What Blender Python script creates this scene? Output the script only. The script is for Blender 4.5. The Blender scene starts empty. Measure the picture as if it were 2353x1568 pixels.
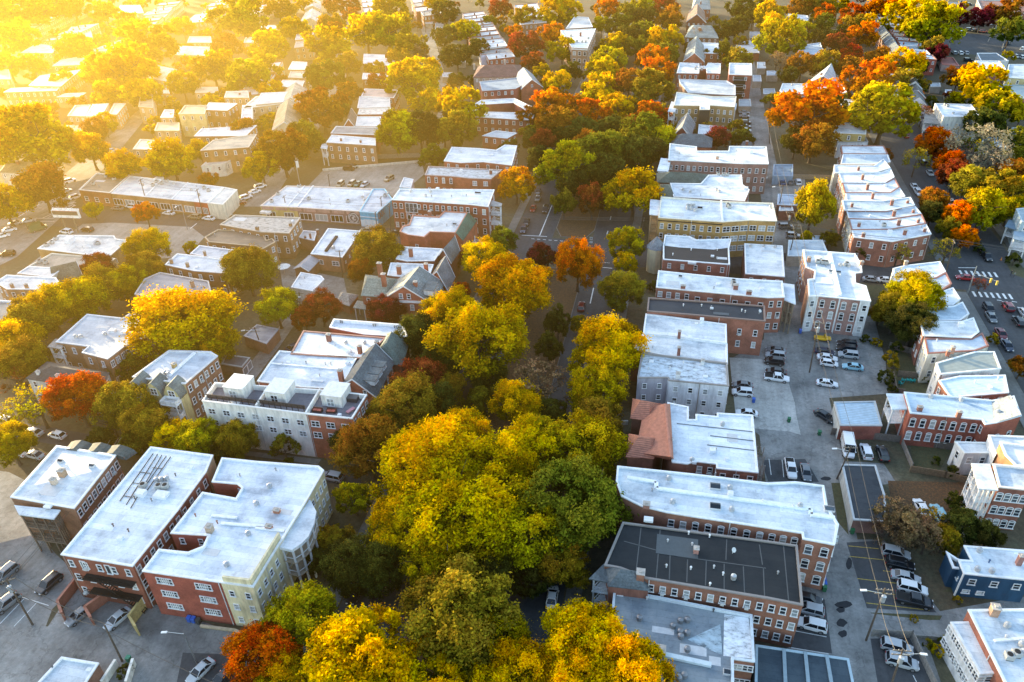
# Aerial view of an autumn city district at low sun: everything is built from mesh code.
import bpy, math, random
import numpy as np
from mathutils import Vector, Matrix

RND = random.Random(11)
C = bpy.context.scene.collection
pi = math.pi
rad = math.radians

# ------------------------------------------------------------------ survey
# Camera solved from the vanishing points of the streets and walls.  World: X along the cross
# street, Y along the boulevard, Z up, metres, the drone hangs at (0, 0, 105).
F, PITCH, ROLL, YAW, H = 1750.0, rad(33.5), rad(-2.08), rad(12.99), 105.0
CX, CY = 1176.5, 784.0


def _rot():
    cp, sp, cr, sr, cy, sy = math.cos(PITCH), math.sin(PITCH), math.cos(ROLL), math.sin(ROLL), math.cos(YAW), math.sin(YAW)
    a = [[1, 0, 0], [0, -sp, -cp], [0, cp, -sp]]
    b = [[cr * a[0][j] - sr * a[1][j] for j in range(3)], [sr * a[0][j] + cr * a[1][j] for j in range(3)], a[2]]
    return [[r[0] * cy - r[1] * sy, r[0] * sy + r[1] * cy, r[2]] for r in b]


ROT = _rot()


def P(px, py, h=0.0):
    "survey point of the photograph -> metres, for a point h metres above the ground"
    d = ((px - CX) / F, (py - CY) / F, 1.0)
    w = [sum(ROT[i][j] * d[i] for i in range(3)) for j in range(3)]
    t = (h - H) / w[2]
    return Vector((w[0] * t, w[1] * t, h))


def proj(v):
    w = (v[0], v[1], v[2] - H)
    c = [sum(ROT[i][j] * w[j] for j in range(3)) for i in range(3)]
    return CX + F * c[0] / c[2], CY + F * c[1] / c[2], c[2]


def up(base, top):
    "height of a vertical thing from the pixels of its foot and top"
    b = P(*base)
    lo, hi = 0.0, 60.0
    for _ in range(40):
        m = (lo + hi) / 2
        if proj((b.x, b.y, m))[1] > top[1]:
            lo = m
        else:
            hi = m
    return lo


# ------------------------------------------------------------------ materials
def newmat(name):
    m = bpy.data.materials.new(name)
    m.use_nodes = True
    nt = m.node_tree
    return m, nt, nt.nodes, nt.links, nt.nodes['Principled BSDF']


def N(nt, kind, **kw):
    n = nt.nodes.new(kind)
    for k, v in kw.items():
        if k in ('operation', 'blend_type', 'data_type', 'attribute_name', 'wave_type', 'bands_direction', 'noise_dimensions', 'feature'):
            setattr(n, k, v)
        else:
            n.inputs[k.replace('_', ' ')].default_value = v
    return n


def ramp(nt, fac, stops):
    r = nt.nodes.new('ShaderNodeValToRGB')
    e = r.color_ramp.elements
    while len(e) < len(stops):
        e.new(0.5)
    for i, (p, c) in enumerate(stops):
        e[i].position = p
        e[i].color = (c[0], c[1], c[2], 1) if not isinstance(c, (int, float)) else (c, c, c, 1)
    nt.links.new(fac, r.inputs[0])
    return r.outputs[0]


def mixc(nt, fac, a, b, mode='MIX'):
    n = nt.nodes.new('ShaderNodeMix')
    n.data_type = 'RGBA'
    n.blend_type = mode
    for sock, v in ((n.inputs[0], fac), (n.inputs[6], a), (n.inputs[7], b)):
        if hasattr(v, 'is_linked'):
            nt.links.new(v, sock)
        elif isinstance(v, (int, float)):
            sock.default_value = v
        else:
            sock.default_value = (*v, 1)
    return n.outputs[2]


def obj_co(nt, scale=(1, 1, 1), world=False):
    t = nt.nodes.new('ShaderNodeNewGeometry' if world else 'ShaderNodeTexCoord')
    mp = nt.nodes.new('ShaderNodeMapping')
    mp.inputs['Scale'].default_value = scale
    nt.links.new(t.outputs['Position' if world else 'Object'], mp.inputs[0])
    return mp.outputs[0]


def noisef(nt, co, scale, detail=4, rough=0.6):
    n = nt.nodes.new('ShaderNodeTexNoise')
    n.inputs['Scale'].default_value = scale
    n.inputs['Detail'].default_value = detail
    n.inputs['Roughness'].default_value = rough
    nt.links.new(co, n.inputs['Vector'])
    return n.outputs['Fac']


def m_brick():
    m, nt, nd, lk, b = newmat('brick_wall')
    oi = nd.new('ShaderNodeObjectInfo')
    co = obj_co(nt, world=True)
    big = ramp(nt, noisef(nt, co, 0.35, 5, 0.65), [(0.3, 0.62), (0.55, 1.0), (0.75, 1.3)])
    co2 = obj_co(nt, (2.2, 2.2, 9), world=True)
    fine = ramp(nt, noisef(nt, co2, 1.6, 3, 0.7), [(0.3, 0.6), (0.5, 1.0), (0.72, 1.45)])
    c = mixc(nt, 1.0, oi.outputs['Color'], big, 'MULTIPLY')
    c = mixc(nt, 0.75, c, fine, 'MULTIPLY')
    sx = nd.new('ShaderNodeSeparateXYZ')
    lk.new(co, sx.inputs[0])
    damp = ramp(nt, sx.outputs[2], [(0.0, 0.55), (1.0, 1.0)])
    lk.new(c, b.inputs['Base Color'])
    b.inputs['Roughness'].default_value = 0.9
    return m


def m_paint(name='painted_wall', rough=0.6, dirt=0.25):
    m, nt, nd, lk, b = newmat(name)
    oi = nd.new('ShaderNodeObjectInfo')
    co = obj_co(nt, (1, 1, 0.25), world=True)
    s = ramp(nt, noisef(nt, co, 1.1, 5, 0.7), [(0.3, 1 - dirt * 1.6), (0.6, 1.0)])
    c = mixc(nt, 1.0, oi.outputs['Color'], s, 'MULTIPLY')
    lk.new(c, b.inputs['Base Color'])
    b.inputs['Roughness'].default_value = rough
    return m


def m_membrane():
    m, nt, nd, lk, b = newmat('roof_membrane')
    oi = nd.new('ShaderNodeObjectInfo')
    co = obj_co(nt, world=True)
    stain = ramp(nt, noisef(nt, co, 0.16, 6, 0.68), [(0.32, (0.46, 0.51, 0.57)), (0.46, (0.80, 0.84, 0.88)), (0.6, (1.02, 1.02, 1.01))])
    fine = ramp(nt, noisef(nt, co, 1.9, 5, 0.75), [(0.28, 0.72), (0.45, 0.98), (0.7, 1.06)])
    # lapped seams of the sheets, about 1.1 m apart, and cross laps
    bt = nd.new('ShaderNodeTexBrick')
    for k, v in (('Scale', 1.0), ('Mortar Size', .03), ('Mortar Smooth', .4), ('Brick Width', 7.5), ('Row Height', 1.25)):
        bt.inputs[k].default_value = v
    bt.inputs['Color1'].default_value = (1.0, 1.0, 1.0, 1)
    bt.inputs['Color2'].default_value = (.72, .75, .78, 1)
    bt.inputs['Mortar'].default_value = (.56, .58, .6, 1)
    wob = N(nt, 'ShaderNodeVectorMath', operation='MULTIPLY_ADD')
    nz = nd.new('ShaderNodeTexNoise')
    nz.inputs['Scale'].default_value = .35
    lk.new(co, nz.inputs['Vector'])
    lk.new(nz.outputs['Color'], wob.inputs[0])
    wob.inputs[1].default_value = (.5, .5, 0)
    lk.new(co, wob.inputs[2])
    lk.new(wob.outputs[0], bt.inputs['Vector'])
    seam = bt.outputs['Color']
    # dark ponding spots and tar patches
    v = noisef(nt, co, 0.55, 3, 0.6)
    tar = ramp(nt, v, [(0.0, 1.0), (0.66, 1.0), (0.7, 0.72), (0.73, 0.6)])
    tone = ramp(nt, oi.outputs['Random'], [(0.0, (0.84, 0.87, 0.91)), (0.3, (0.96, 0.98, 1.0)), (0.6, (1.0, 1.0, 0.99)), (0.85, (0.93, 0.91, 0.87)), (1.0, (1.02, 1.02, 1.02))])
    c = mixc(nt, 0.8, oi.outputs['Color'], tone, 'MULTIPLY')
    c = mixc(nt, 1.0, c, stain, 'MULTIPLY')
    c = mixc(nt, 0.9, c, fine, 'MULTIPLY')
    c = mixc(nt, 0.75, c, seam, 'MULTIPLY')
    c = mixc(nt, 0.5, c, tar, 'MULTIPLY')
    lk.new(c, b.inputs['Base Color'])
    b.inputs['Roughness'].default_value = 0.62
    b.inputs['Specular IOR Level'].default_value = 0.3
    return m


def m_worn():
    "old dirty coating with bare patches"
    m, nt, nd, lk, b = newmat('worn_roof_coating')
    oi = nd.new('ShaderNodeObjectInfo')
    co = obj_co(nt, (1, 1.8, 1), world=True)
    f = ramp(nt, noisef(nt, co, 0.7, 8, 0.72), [(0.36, 0.25), (0.47, 0.8), (0.6, 1.05)])
    c = mixc(nt, 1.0, oi.outputs['Color'], f, 'MULTIPLY')
    lk.new(c, b.inputs['Base Color'])
    b.inputs['Roughness'].default_value = 0.7
    return m


def m_slate():
    m, nt, nd, lk, b = newmat('slate_shingles')
    oi = nd.new('ShaderNodeObjectInfo')
    co = obj_co(nt, (1, 1, 1), world=True)
    f = ramp(nt, noisef(nt, co, 2.4, 5, 0.75), [(0.3, 0.6), (0.5, 1.0), (0.7, 1.4)])
    g = ramp(nt, noisef(nt, co, 0.3, 4, 0.6), [(0.35, 0.7), (0.65, 1.2)])
    co3 = obj_co(nt, (0, 0, 1), world=True)
    w = N(nt, 'ShaderNodeTexWave', Scale=0.9, Distortion=0.6)
    w.bands_direction = 'Z'
    lk.new(co3, w.inputs['Vector'])
    rows = ramp(nt, w.outputs['Fac'], [(0.0, 0.75), (0.25, 1.0)])
    c = mixc(nt, 1.0, oi.outputs['Color'], f, 'MULTIPLY')
    c = mixc(nt, 1.0, c, g, 'MULTIPLY')
    c = mixc(nt, 0.6, c, rows, 'MULTIPLY')
    lk.new(c, b.inputs['Base Color'])
    b.inputs['Roughness'].default_value = 0.75
    return m


def m_tile():
    m, nt, nd, lk, b = newmat('clay_roof_tiles')
    oi = nd.new('ShaderNodeObjectInfo')
    co = obj_co(nt, world=True)
    w = N(nt, 'ShaderNodeTexWave', Scale=1.0, Distortion=0.3)
    w.bands_direction = 'Y'
    lk.new(co, w.inputs['Vector'])
    rows = ramp(nt, w.outputs['Fac'], [(0.0, 0.5), (0.4, 1.0), (1.0, 1.15)])
    f = ramp(nt, noisef(nt, co, 1.5, 4, 0.7), [(0.3, 0.7), (0.7, 1.3)])
    c = mixc(nt, 1.0, oi.outputs['Color'], rows, 'MULTIPLY')
    c = mixc(nt, 0.8, c, f, 'MULTIPLY')
    lk.new(c, b.inputs['Base Color'])
    b.inputs['Roughness'].default_value = 0.7
    return m


def m_ribbed():
    m, nt, nd, lk, b = newmat('ribbed_metal')
    oi = nd.new('ShaderNodeObjectInfo')
    co = obj_co(nt, world=True)
    w = N(nt, 'ShaderNodeTexWave', Scale=0.55, Distortion=0.0)
    w.bands_direction = 'Y'
    lk.new(co, w.inputs['Vector'])
    rows = ramp(nt, w.outputs['Fac'], [(0.0, 0.62), (0.18, 1.0), (1.0, 1.05)])
    f = ramp(nt, noisef(nt, co, 0.8, 5, 0.7), [(0.3, 0.75), (0.65, 1.1)])
    c = mixc(nt, 1.0, oi.outputs['Color'], rows, 'MULTIPLY')
    c = mixc(nt, 0.8, c, f, 'MULTIPLY')
    lk.new(c, b.inputs['Base Color'])
    b.inputs['Roughness'].default_value = 0.45
    b.inputs['Metallic'].default_value = 0.15
    return m


def m_glass():
    m, nt, nd, lk, b = newmat('window_glass')
    oi = nd.new('ShaderNodeObjectInfo')
    c = ramp(nt, oi.outputs['Random'], [(0.0, (0.012, 0.014, 0.018)), (0.45, (0.03, 0.036, 0.045)), (0.62, (0.10, 0.12, 0.14)), (0.8, (0.28, 0.30, 0.31)), (1.0, (0.5, 0.5, 0.48))])
    lk.new(c, b.inputs['Base Color'])
    b.inputs['Roughness'].default_value = 0.12
    return m


def m_plain(name, col, rough=0.6, metal=0.0, noise=0.0, scale=1.0):
    m, nt, nd, lk, b = newmat(name)
    if noise:
        co = obj_co(nt, world=True)
        f = ramp(nt, noisef(nt, co, scale, 5, 0.7), [(0.3, 1 - noise), (0.7, 1 + noise)])
        lk.new(mixc(nt, 1.0, col, f, 'MULTIPLY'), b.inputs['Base Color'])
    else:
        b.inputs['Base Color'].default_value = (*col, 1)
    b.inputs['Roughness'].default_value = rough
    b.inputs['Metallic'].default_value = metal
    return m


def m_objcol(name, rough=0.5, metal=0.0, coat=0.0, noise=0.12, scale=1.5):
    m, nt, nd, lk, b = newmat(name)
    oi = nd.new('ShaderNodeObjectInfo')
    co = obj_co(nt)
    f = ramp(nt, noisef(nt, co, scale, 4, 0.6), [(0.3, 1 - noise), (0.7, 1 + noise * 0.6)])
    lk.new(mixc(nt, 1.0, oi.outputs['Color'], f, 'MULTIPLY'), b.inputs['Base Color'])
    b.inputs['Roughness'].default_value = rough
    b.inputs['Metallic'].default_value = metal
    b.inputs['Coat Weight'].default_value = coat
    b.inputs['Coat Roughness'].default_value = 0.08
    return m


def m_asphalt(name, base, crack=0.35, tint=(1, 1, 1), patch=0.5):
    m, nt, nd, lk, b = newmat(name)
    co = obj_co(nt, world=True)
    big = ramp(nt, noisef(nt, co, 0.09, 6, 0.7), [(0.3, 1 - patch * 0.6), (0.5, 1.0), (0.72, 1 + patch * 0.7)])
    fine = ramp(nt, noisef(nt, co, 1.3, 8, 0.82), [(0.25, 0.55), (0.5, 1.0), (0.75, 1.4)])
    v = N(nt, 'ShaderNodeTexVoronoi', Scale=0.16)
    v.feature = 'DISTANCE_TO_EDGE'
    nz = nt.nodes.new('ShaderNodeTexNoise')
    nz.inputs['Scale'].default_value = 0.5
    lk.new(co, nz.inputs['Vector'])
    add = N(nt, 'ShaderNodeVectorMath', operation='MULTIPLY_ADD')
    lk.new(nz.outputs['Color'], add.inputs[0])
    add.inputs[1].default_value = (5, 5, 0)
    lk.new(co, add.inputs[2])
    lk.new(add.outputs[0], v.inputs['Vector'])
    cr = ramp(nt, v.outputs['Distance'], [(0.0, 1 - crack), (0.018, 1.0)])
    c = mixc(nt, 1.0, tuple(base * t for t in tint), big, 'MULTIPLY')
    c = mixc(nt, 0.8, c, fine, 'MULTIPLY')
    c = mixc(nt, 0.5, c, cr, 'MULTIPLY')
    oil = ramp(nt, noisef(nt, co, 0.42, 4, 0.55), [(0.6, 1.0), (0.68, 0.74), (0.76, 0.5)])
    c = mixc(nt, 0.8, c, oil, 'MULTIPLY')
    trk = ramp(nt, noisef(nt, obj_co(nt, (.9, .05, 1), world=True), 0.8, 3, 0.6), [(0.35, 0.82), (0.65, 1.12)])
    c = mixc(nt, 0.7, c, trk, 'MULTIPLY')
    lk.new(c, b.inputs['Base Color'])
    b.inputs['Roughness'].default_value = 0.85
    return m


def m_ground():
    m, nt, nd, lk, b = newmat('yard_ground')
    co = obj_co(nt, world=True)
    a = noisef(nt, co, 0.06, 6, 0.7)
    base = ramp(nt, a, [(0.3, (0.055, 0.045, 0.025)), (0.45, (0.09, 0.07, 0.04)), (0.55, (0.085, 0.08, 0.045)), (0.68, (0.15, 0.125, 0.085)), (0.8, (0.19, 0.17, 0.14))])
    f = ramp(nt, noisef(nt, co, 1.1, 6, 0.8), [(0.3, 0.55), (0.7, 1.5)])
    lit = ramp(nt, noisef(nt, co, 3.5, 3, 0.7), [(0.58, 0.0), (0.72, 0.55)])
    c = mixc(nt, 1.0, base, f, 'MULTIPLY')
    c = mixc(nt, lit, c, (0.20, 0.10, 0.03))
    lk.new(c, b.inputs['Base Color'])
    b.inputs['Roughness'].default_value = 0.95
    return m


def m_lawn(name, a, bcol, litter, lit=0.4):
    m, nt, nd, lk, b = newmat(name)
    co = obj_co(nt, world=True)
    c = mixc(nt, noisef(nt, co, 0.35, 6, 0.75), a, bcol)
    f = ramp(nt, noisef(nt, co, 1.6, 5, 0.8), [(0.3, 0.6), (0.7, 1.4)])
    c = mixc(nt, 1.0, c, f, 'MULTIPLY')
    l = ramp(nt, noisef(nt, co, 2.6, 5, 0.75), [(0.45, 0.0), (0.62, lit)])
    c = mixc(nt, l, c, litter)
    lk.new(c, b.inputs['Base Color'])
    b.inputs['Roughness'].default_value = 0.95
    return m


def m_leaf(tint=False):
    m, nt, nd, lk, b = newmat('autumn_leaves')
    nd.remove(b)
    out = nd['Material Output']
    oi = nd.new('ShaderNodeObjectInfo')
    at = nd.new('ShaderNodeAttribute')
    at.attribute_name = 'leaf'
    sp = nd.new('ShaderNodeSeparateColor')
    lk.new(at.outputs['Color'], sp.inputs[0])
    # turned outer leaves, and painted shade: inner and lower leaves tinted darker, greener
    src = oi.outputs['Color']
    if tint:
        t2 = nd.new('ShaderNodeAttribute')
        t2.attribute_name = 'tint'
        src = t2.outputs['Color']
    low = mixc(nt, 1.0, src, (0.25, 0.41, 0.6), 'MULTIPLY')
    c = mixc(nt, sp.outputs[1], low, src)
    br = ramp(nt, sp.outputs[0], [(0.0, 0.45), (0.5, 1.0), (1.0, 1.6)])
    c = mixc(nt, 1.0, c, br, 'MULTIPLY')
    hv = nd.new('ShaderNodeHueSaturation')
    ma = N(nt, 'ShaderNodeMath', operation='MULTIPLY_ADD')
    lk.new(sp.outputs[2], ma.inputs[0])
    ma.inputs[1].default_value = 0.05
    ma.inputs[2].default_value = 0.468
    lk.new(ma.outputs[0], hv.inputs['Hue'])
    lk.new(c, hv.inputs['Color'])
    hv.inputs['Saturation'].default_value = 1.03
    d = nd.new('ShaderNodeBsdfDiffuse')
    t = nd.new('ShaderNodeBsdfTranslucent')
    mx = nd.new('ShaderNodeMixShader')
    mx.inputs[0].default_value = 0.42
    lk.new(hv.outputs[0], d.inputs[0])
    lk.new(hv.outputs[0], t.inputs[0])
    lk.new(d.outputs[0], mx.inputs[1])
    lk.new(t.outputs[0], mx.inputs[2])
    lk.new(mx.outputs[0], out.inputs['Surface'])
    return m


M = dict(brick=m_brick(), paint=m_paint(), trim=m_paint('painted_trim', 0.5, 0.12), roof=m_membrane(), worn=m_worn(), slate=m_slate(), tile=m_tile(), ribbed=m_ribbed(), glass=m_glass(),
         asphalt=m_asphalt('road_asphalt', 0.062, 0.3, (1, 1, 1.05)), alley=m_asphalt('alley_asphalt', 0.225, 0.6, (1, 0.98, 0.93), 0.8), dark_asphalt=m_asphalt('new_asphalt', 0.07, 0.25, (1, 1, 1.03), 0.4),
         concrete=m_asphalt('weathered_concrete', 0.42, 0.5, (1, 0.97, 0.9), 0.5), walk=m_asphalt('pavement_concrete', 0.17, 0.2, (1, 0.97, 0.9), 0.6), tan_lot=m_asphalt('pale_lot', 0.3, 0.25, (1, 0.93, 0.84), 0.5),
         ground=m_ground(), grass=m_lawn('lawn', (0.05, 0.06, 0.02), (0.10, 0.095, 0.05), (0.16, 0.09, 0.03)), litter=m_lawn('fallen_leaves', (0.06, 0.042, 0.022), (0.10, 0.055, 0.025), (0.22, 0.10, 0.03), 0.7),
         mark=m_plain('road_marking', (0.72, 0.72, 0.7), 0.6, 0, 0.25, 2.0), yellow=m_plain('yellow_marking', (0.50, 0.36, 0.06), 0.7, 0, 0.5, 3.0), patch=m_plain('asphalt_patch', (0.022, 0.022, 0.025), 0.8, 0, 0.3, 2.0),
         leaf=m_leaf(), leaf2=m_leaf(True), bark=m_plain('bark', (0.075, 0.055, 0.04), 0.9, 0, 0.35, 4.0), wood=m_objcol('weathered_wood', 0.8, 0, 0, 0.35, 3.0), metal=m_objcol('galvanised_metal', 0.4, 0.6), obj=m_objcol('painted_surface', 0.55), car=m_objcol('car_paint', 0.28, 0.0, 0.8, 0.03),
         carglass=m_plain('car_glass', (0.012, 0.015, 0.02), 0.06), tyre=m_plain('tyre_rubber', (0.015, 0.015, 0.015), 0.8), rim=m_plain('wheel_rim', (0.4, 0.4, 0.42), 0.35, 0.8), lamp=m_plain('headlight_lens', (0.75, 0.76, 0.78), 0.15), tail=m_plain('tail_light', (0.35, 0.01, 0.01), 0.25), dark=m_plain('dark_opening', (0.012, 0.011, 0.01), 0.8), wire=m_plain('wire', (0.10, 0.08, 0.06), 0.6))


# ------------------------------------------------------------------ mesh builder
class MB:
    def __init__(s):
        s.v, s.f, s.m = [], [], []

    def add(s, vs, fs, mi=0):
        k = len(s.v)
        s.v += [tuple(v) for v in vs]
        for f in fs:
            s.f.append([i + k for i in f])
            s.m.append(mi)

    def face(s, vs, mi=0):
        s.add(vs, [list(range(len(vs)))], mi)

    def box(s, c, d, rz=0.0, mi=0, taper=1.0):
        cx, cy, cz = c
        x, y, z = d[0] / 2, d[1] / 2, d[2] / 2
        co, si = math.cos(rz), math.sin(rz)
        vs = []
        for k, (a, b_, c_) in enumerate(((-x, -y, -z), (x, -y, -z), (x, y, -z), (-x, y, -z), (-x, -y, z), (x, -y, z), (x, y, z), (-x, y, z))):
            if k > 3:
                a *= taper
                b_ *= taper
            vs.append((cx + a * co - b_ * si, cy + a * si + b_ * co, cz + c_))
        s.add(vs, [(3, 2, 1, 0), (4, 5, 6, 7), (0, 1, 5, 4), (1, 2, 6, 5), (2, 3, 7, 6), (3, 0, 4, 7)], mi)

    def bar(s, a, b_, w, mi=0, up_=(0, 0, 1), h=None):
        a, b_ = Vector(a), Vector(b_)
        d = b_ - a
        if d.length < 1e-6:
            return
        d.normalize()
        u = Vector(up_)
        if abs(d.dot(u)) > 0.95:
            u = Vector((1, 0, 0))
        r = d.cross(u).normalized()
        u = r.cross(d)
        h = w if h is None else h
        vs = []
        for p in (a, b_):
            for x, y in ((-1, -1), (1, -1), (1, 1), (-1, 1)):
                vs.append(p + r * (x * w / 2) + u * (y * h / 2))
        s.add(vs, [(0, 1, 2, 3), (7, 6, 5, 4), (0, 4, 5, 1), (1, 5, 6, 2), (2, 6, 7, 3), (3, 7, 4, 0)], mi)

    def tube(s, a, b_, r0, r1=None, n=6, mi=0, cap=True):
        a, b_ = Vector(a), Vector(b_)
        r1 = r0 if r1 is None else r1
        d = (b_ - a)
        if d.length < 1e-6:
            return
        d.normalize()
        u = Vector((0, 0, 1)) if abs(d.z) < 0.9 else Vector((1, 0, 0))
        r = d.cross(u).normalized()
        u = r.cross(d)
        vs = []
        for p, q in ((a, r0), (b_, r1)):
            for k in range(n):
                t = 2 * pi * k / n
                vs.append(p + r * (q * math.cos(t)) + u * (q * math.sin(t)))
        fs = [(k, k + n, (k + 1) % n + n, (k + 1) % n) for k in range(n)]
        if cap:
            fs += [tuple(range(n)), tuple(range(2 * n - 1, n - 1, -1))]
        s.add(vs, fs, mi)

    def prism(s, poly, z0, z1, mi=0, top=True, bot=True):
        n = len(poly)
        vs = [(p[0], p[1], z0) for p in poly] + [(p[0], p[1], z1) for p in poly]
        fs = [(k, (k + 1) % n, (k + 1) % n + n, k + n) for k in range(n)]
        if top:
            fs.append(tuple(range(n, 2 * n)))
        if bot:
            fs.append(tuple(range(n - 1, -1, -1)))
        s.add(vs, fs, mi)

    def mesh(s, name, mats):
        me = bpy.data.meshes.new(name)
        me.from_pydata(s.v, [], s.f)
        for m in mats:
            me.materials.append(M[m] if isinstance(m, str) else m)
        if len(mats) > 1:
            me.polygons.foreach_set('material_index', s.m)
        me.update()
        return me

    def build(s, name, mats, parent=None, col=None, loc=None):
        if not isinstance(mats, list):
            mats = [mats]
        if parent is not None:
            o0 = parent['_o'] if '_o' in parent.keys() else (0, 0, 0)
            s.v = [(v[0] - o0[0], v[1] - o0[1], v[2] - o0[2]) for v in s.v]
        o = put(name, s.mesh(name, mats), parent, col)
        if parent is not None and '_o' in parent.keys():
            o['_o'] = list(parent['_o'])
        if loc:
            o.location = loc
        return o


ROOTS = []


def put(name, me, parent=None, col=None, loc=None, rz=None, scale=None):
    o = bpy.data.objects.new(name, me)
    C.objects.link(o)
    if parent is not None:
        o.parent = parent
    if col is not None:
        o.color = (*col[:3], 1)
    if loc is not None:
        o.location = loc
    if rz is not None:
        o.rotation_euler = (0, 0, rz)
    if scale is not None:
        o.scale = scale
    return o


def empty(name, loc, rz=0.0):
    o = bpy.data.objects.new(name, None)
    C.objects.link(o)
    o.location = loc
    o.rotation_euler = (0, 0, rz)
    o.empty_display_size = 0.5
    return o


def tag(o, label, cat, group=None):
    o['label'] = label
    o['category'] = cat
    if group:
        o['group'] = group
    return o


def structure(o):
    o['kind'] = 'structure'
    return o


def copy_tree(o, parent=None):
    c = o.copy()
    C.objects.link(c)
    c.parent = parent
    for ch in list(o.children):
        copy_tree(ch, c)
    return c


def area(poly):
    return 0.5 * sum(poly[i][0] * poly[(i + 1) % len(poly)][1] - poly[(i + 1) % len(poly)][0] * poly[i][1] for i in range(len(poly)))


def inset(poly, d):
    "shrink a counter-clockwise polygon by d (mitred)"
    n = len(poly)
    out = []
    for i in range(n):
        p0, p1, p2 = poly[i - 1], poly[i], poly[(i + 1) % n]
        e1 = Vector((p1[0] - p0[0], p1[1] - p0[1])).normalized()
        e2 = Vector((p2[0] - p1[0], p2[1] - p1[1])).normalized()
        n1, n2 = Vector((-e1.y, e1.x)), Vector((-e2.y, e2.x))
        b_ = n1 + n2
        if b_.length < 0.2:
            b_ = n1
        b_.normalize()
        k = d / max(0.35, b_.dot(n1))
        out.append((p1[0] + b_.x * k, p1[1] + b_.y * k))
    return out


def inside(x, y, poly):
    c = False
    n = len(poly)
    for i in range(n):
        a, b_ = poly[i], poly[(i + 1) % n]
        if (a[1] > y) != (b_[1] > y) and x < (b_[0] - a[0]) * (y - a[1]) / (b_[1] - a[1] + 1e-12) + a[0]:
            c = not c
    return c

SKY_S, SUN_S = 0.72, 12.5
HAZE = [('haze', '', (-330, 330, 5), (150, 140, 55), .0001, (1.0, .78, .22), .0003), ('haze', '', (-340, 325, 8), (250, 220, 72), .0001, (1.0, .63, .09), .0008), ('haze', '', (-330, 340, 10), (430, 400, 92), .0001, (1.0, .60, .12), .00034), ('haze', '', (-235, 215, 4), (200, 185, 50), .0001, (1.0, .55, .08), .0016)]  # each volume emits the golden glow itself; its scatter is faint
# ------------------------------------------------------------------ buildings
FOOT = []          # (outline in metres, height)
LAND = []          # (phrase, px, py) landmarks that labels refer to
WHITE, OFFW, GREYR, BLUER, BLACKR, TANR = (0.86, 0.87, 0.88), (0.78, 0.78, 0.76), (0.36, 0.39, 0.41), (0.60, 0.70, 0.80), (0.05, 0.055, 0.062), (0.42, 0.37, 0.32)
RED, BROWN, PINK, TANB, DKRED = (0.36, 0.125, 0.075), (0.28, 0.145, 0.085), (0.33, 0.19, 0.155), (0.40, 0.27, 0.12), (0.22, 0.075, 0.05)
CREAM, WPAINT, LGREY = (0.70, 0.58, 0.30), (0.80, 0.80, 0.80), (0.62, 0.62, 0.66)
SLATE, GSLATE, CLAY = (0.13, 0.15, 0.155), (0.10, 0.155, 0.12), (0.42, 0.16, 0.10)
TRIM = (0.82, 0.82, 0.82)
_win = {}


def win_mesh(w, h, kind, far):
    key = (round(w, 2), round(h, 2), kind, far)
    if key in _win:
        return _win[key]
    f, p = MB(), MB()
    b = 0.12 if not far else 0.17
    cols = {'dh': 1, 'arch': 1, 'pair': 2, 'tri': 3, 'quad': 4, 'shop': 3, 'door': 1, 'blind': 1}[kind]
    y = -0.06
    f.box((0, y / 2, h / 2 - b / 2), (w, 0.16, b))
    f.box((0, y / 2 - 0.03, -h / 2 + b / 2), (w + 0.16, 0.24, b))
    hs = h - 2 * b
    for sx in (-1, 1):
        f.box((sx * (w / 2 - b / 2), y / 2, 0), (b, 0.16, hs))
    for k in range(1, cols):
        f.box((-w / 2 + w * k / cols, y / 2, 0), (b, 0.13, hs))
    wi = w - 2 * b
    if kind not in ('shop', 'door'):
        for k in range(cols):
            x0 = -w / 2 + w * k / cols + (b if k == 0 else b / 2)
            x1 = -w / 2 + w * (k + 1) / cols - (b if k == cols - 1 else b / 2)
            f.box(((x0 + x1) / 2, y / 2, 0.0), (x1 - x0, 0.1, 0.08))
    if kind == 'arch':
        n = 6
        for k in range(n):
            a0, a1 = pi * k / n, pi * (k + 1) / n
            q = lambda a, s: (s * w / 2 * math.cos(a), y / 2, h / 2 + s * 0.32 * math.sin(a))
            f.bar(q(a0, 1.0), q(a1, 1.0), 0.12, up_=(0, 1, 0))
        p.add([(w / 2 * math.cos(pi * k / n), -0.012, h / 2 + 0.3 * math.sin(pi * k / n)) for k in range(n + 1)], [tuple(range(n + 1))])
    p.add([(-wi / 2, -0.014, -hs / 2), (wi / 2, -0.014, -hs / 2), (wi / 2, -0.014, hs / 2), (-wi / 2, -0.014, hs / 2)], [(0, 1, 2, 3)])
    if far:
        k = len(f.v)
        f.add(p.v, p.f, 1)
        r = (f.mesh('window', ['trim', 'glass']), None)
    else:
        r = (f.mesh('window', ['trim']), p.mesh('pane', ['glass']))
    _win[key] = r
    return r


def add_window(root, pos, n, w, h, kind='dh', far=False, col=TRIM, name='window'):
    f, p = win_mesh(w, h, kind, far)
    o0 = root['_o']
    o = put(name, f, root, col, (pos[0] - o0[0], pos[1] - o0[1], pos[2]), math.atan2(n[1], n[0]) + pi / 2)
    if not far and kind == 'dh' and random.Random(int(pos[0] * 31 + pos[2] * 7 + pos[1] * 17)).random() < .09:
        mb = MB()
        mb.box((0, -.28, -h / 2 + .28), (w * .6, .5, .42))
        me = mb.mesh('window_air_conditioner', ['obj'])
        put('window_air_conditioner', me, o, (.6, .6, .58))
    if p is not None:
        put('pane' if kind != 'door' else 'panel', p, o, WPAINT if kind == 'door' else None)
    return o


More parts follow.
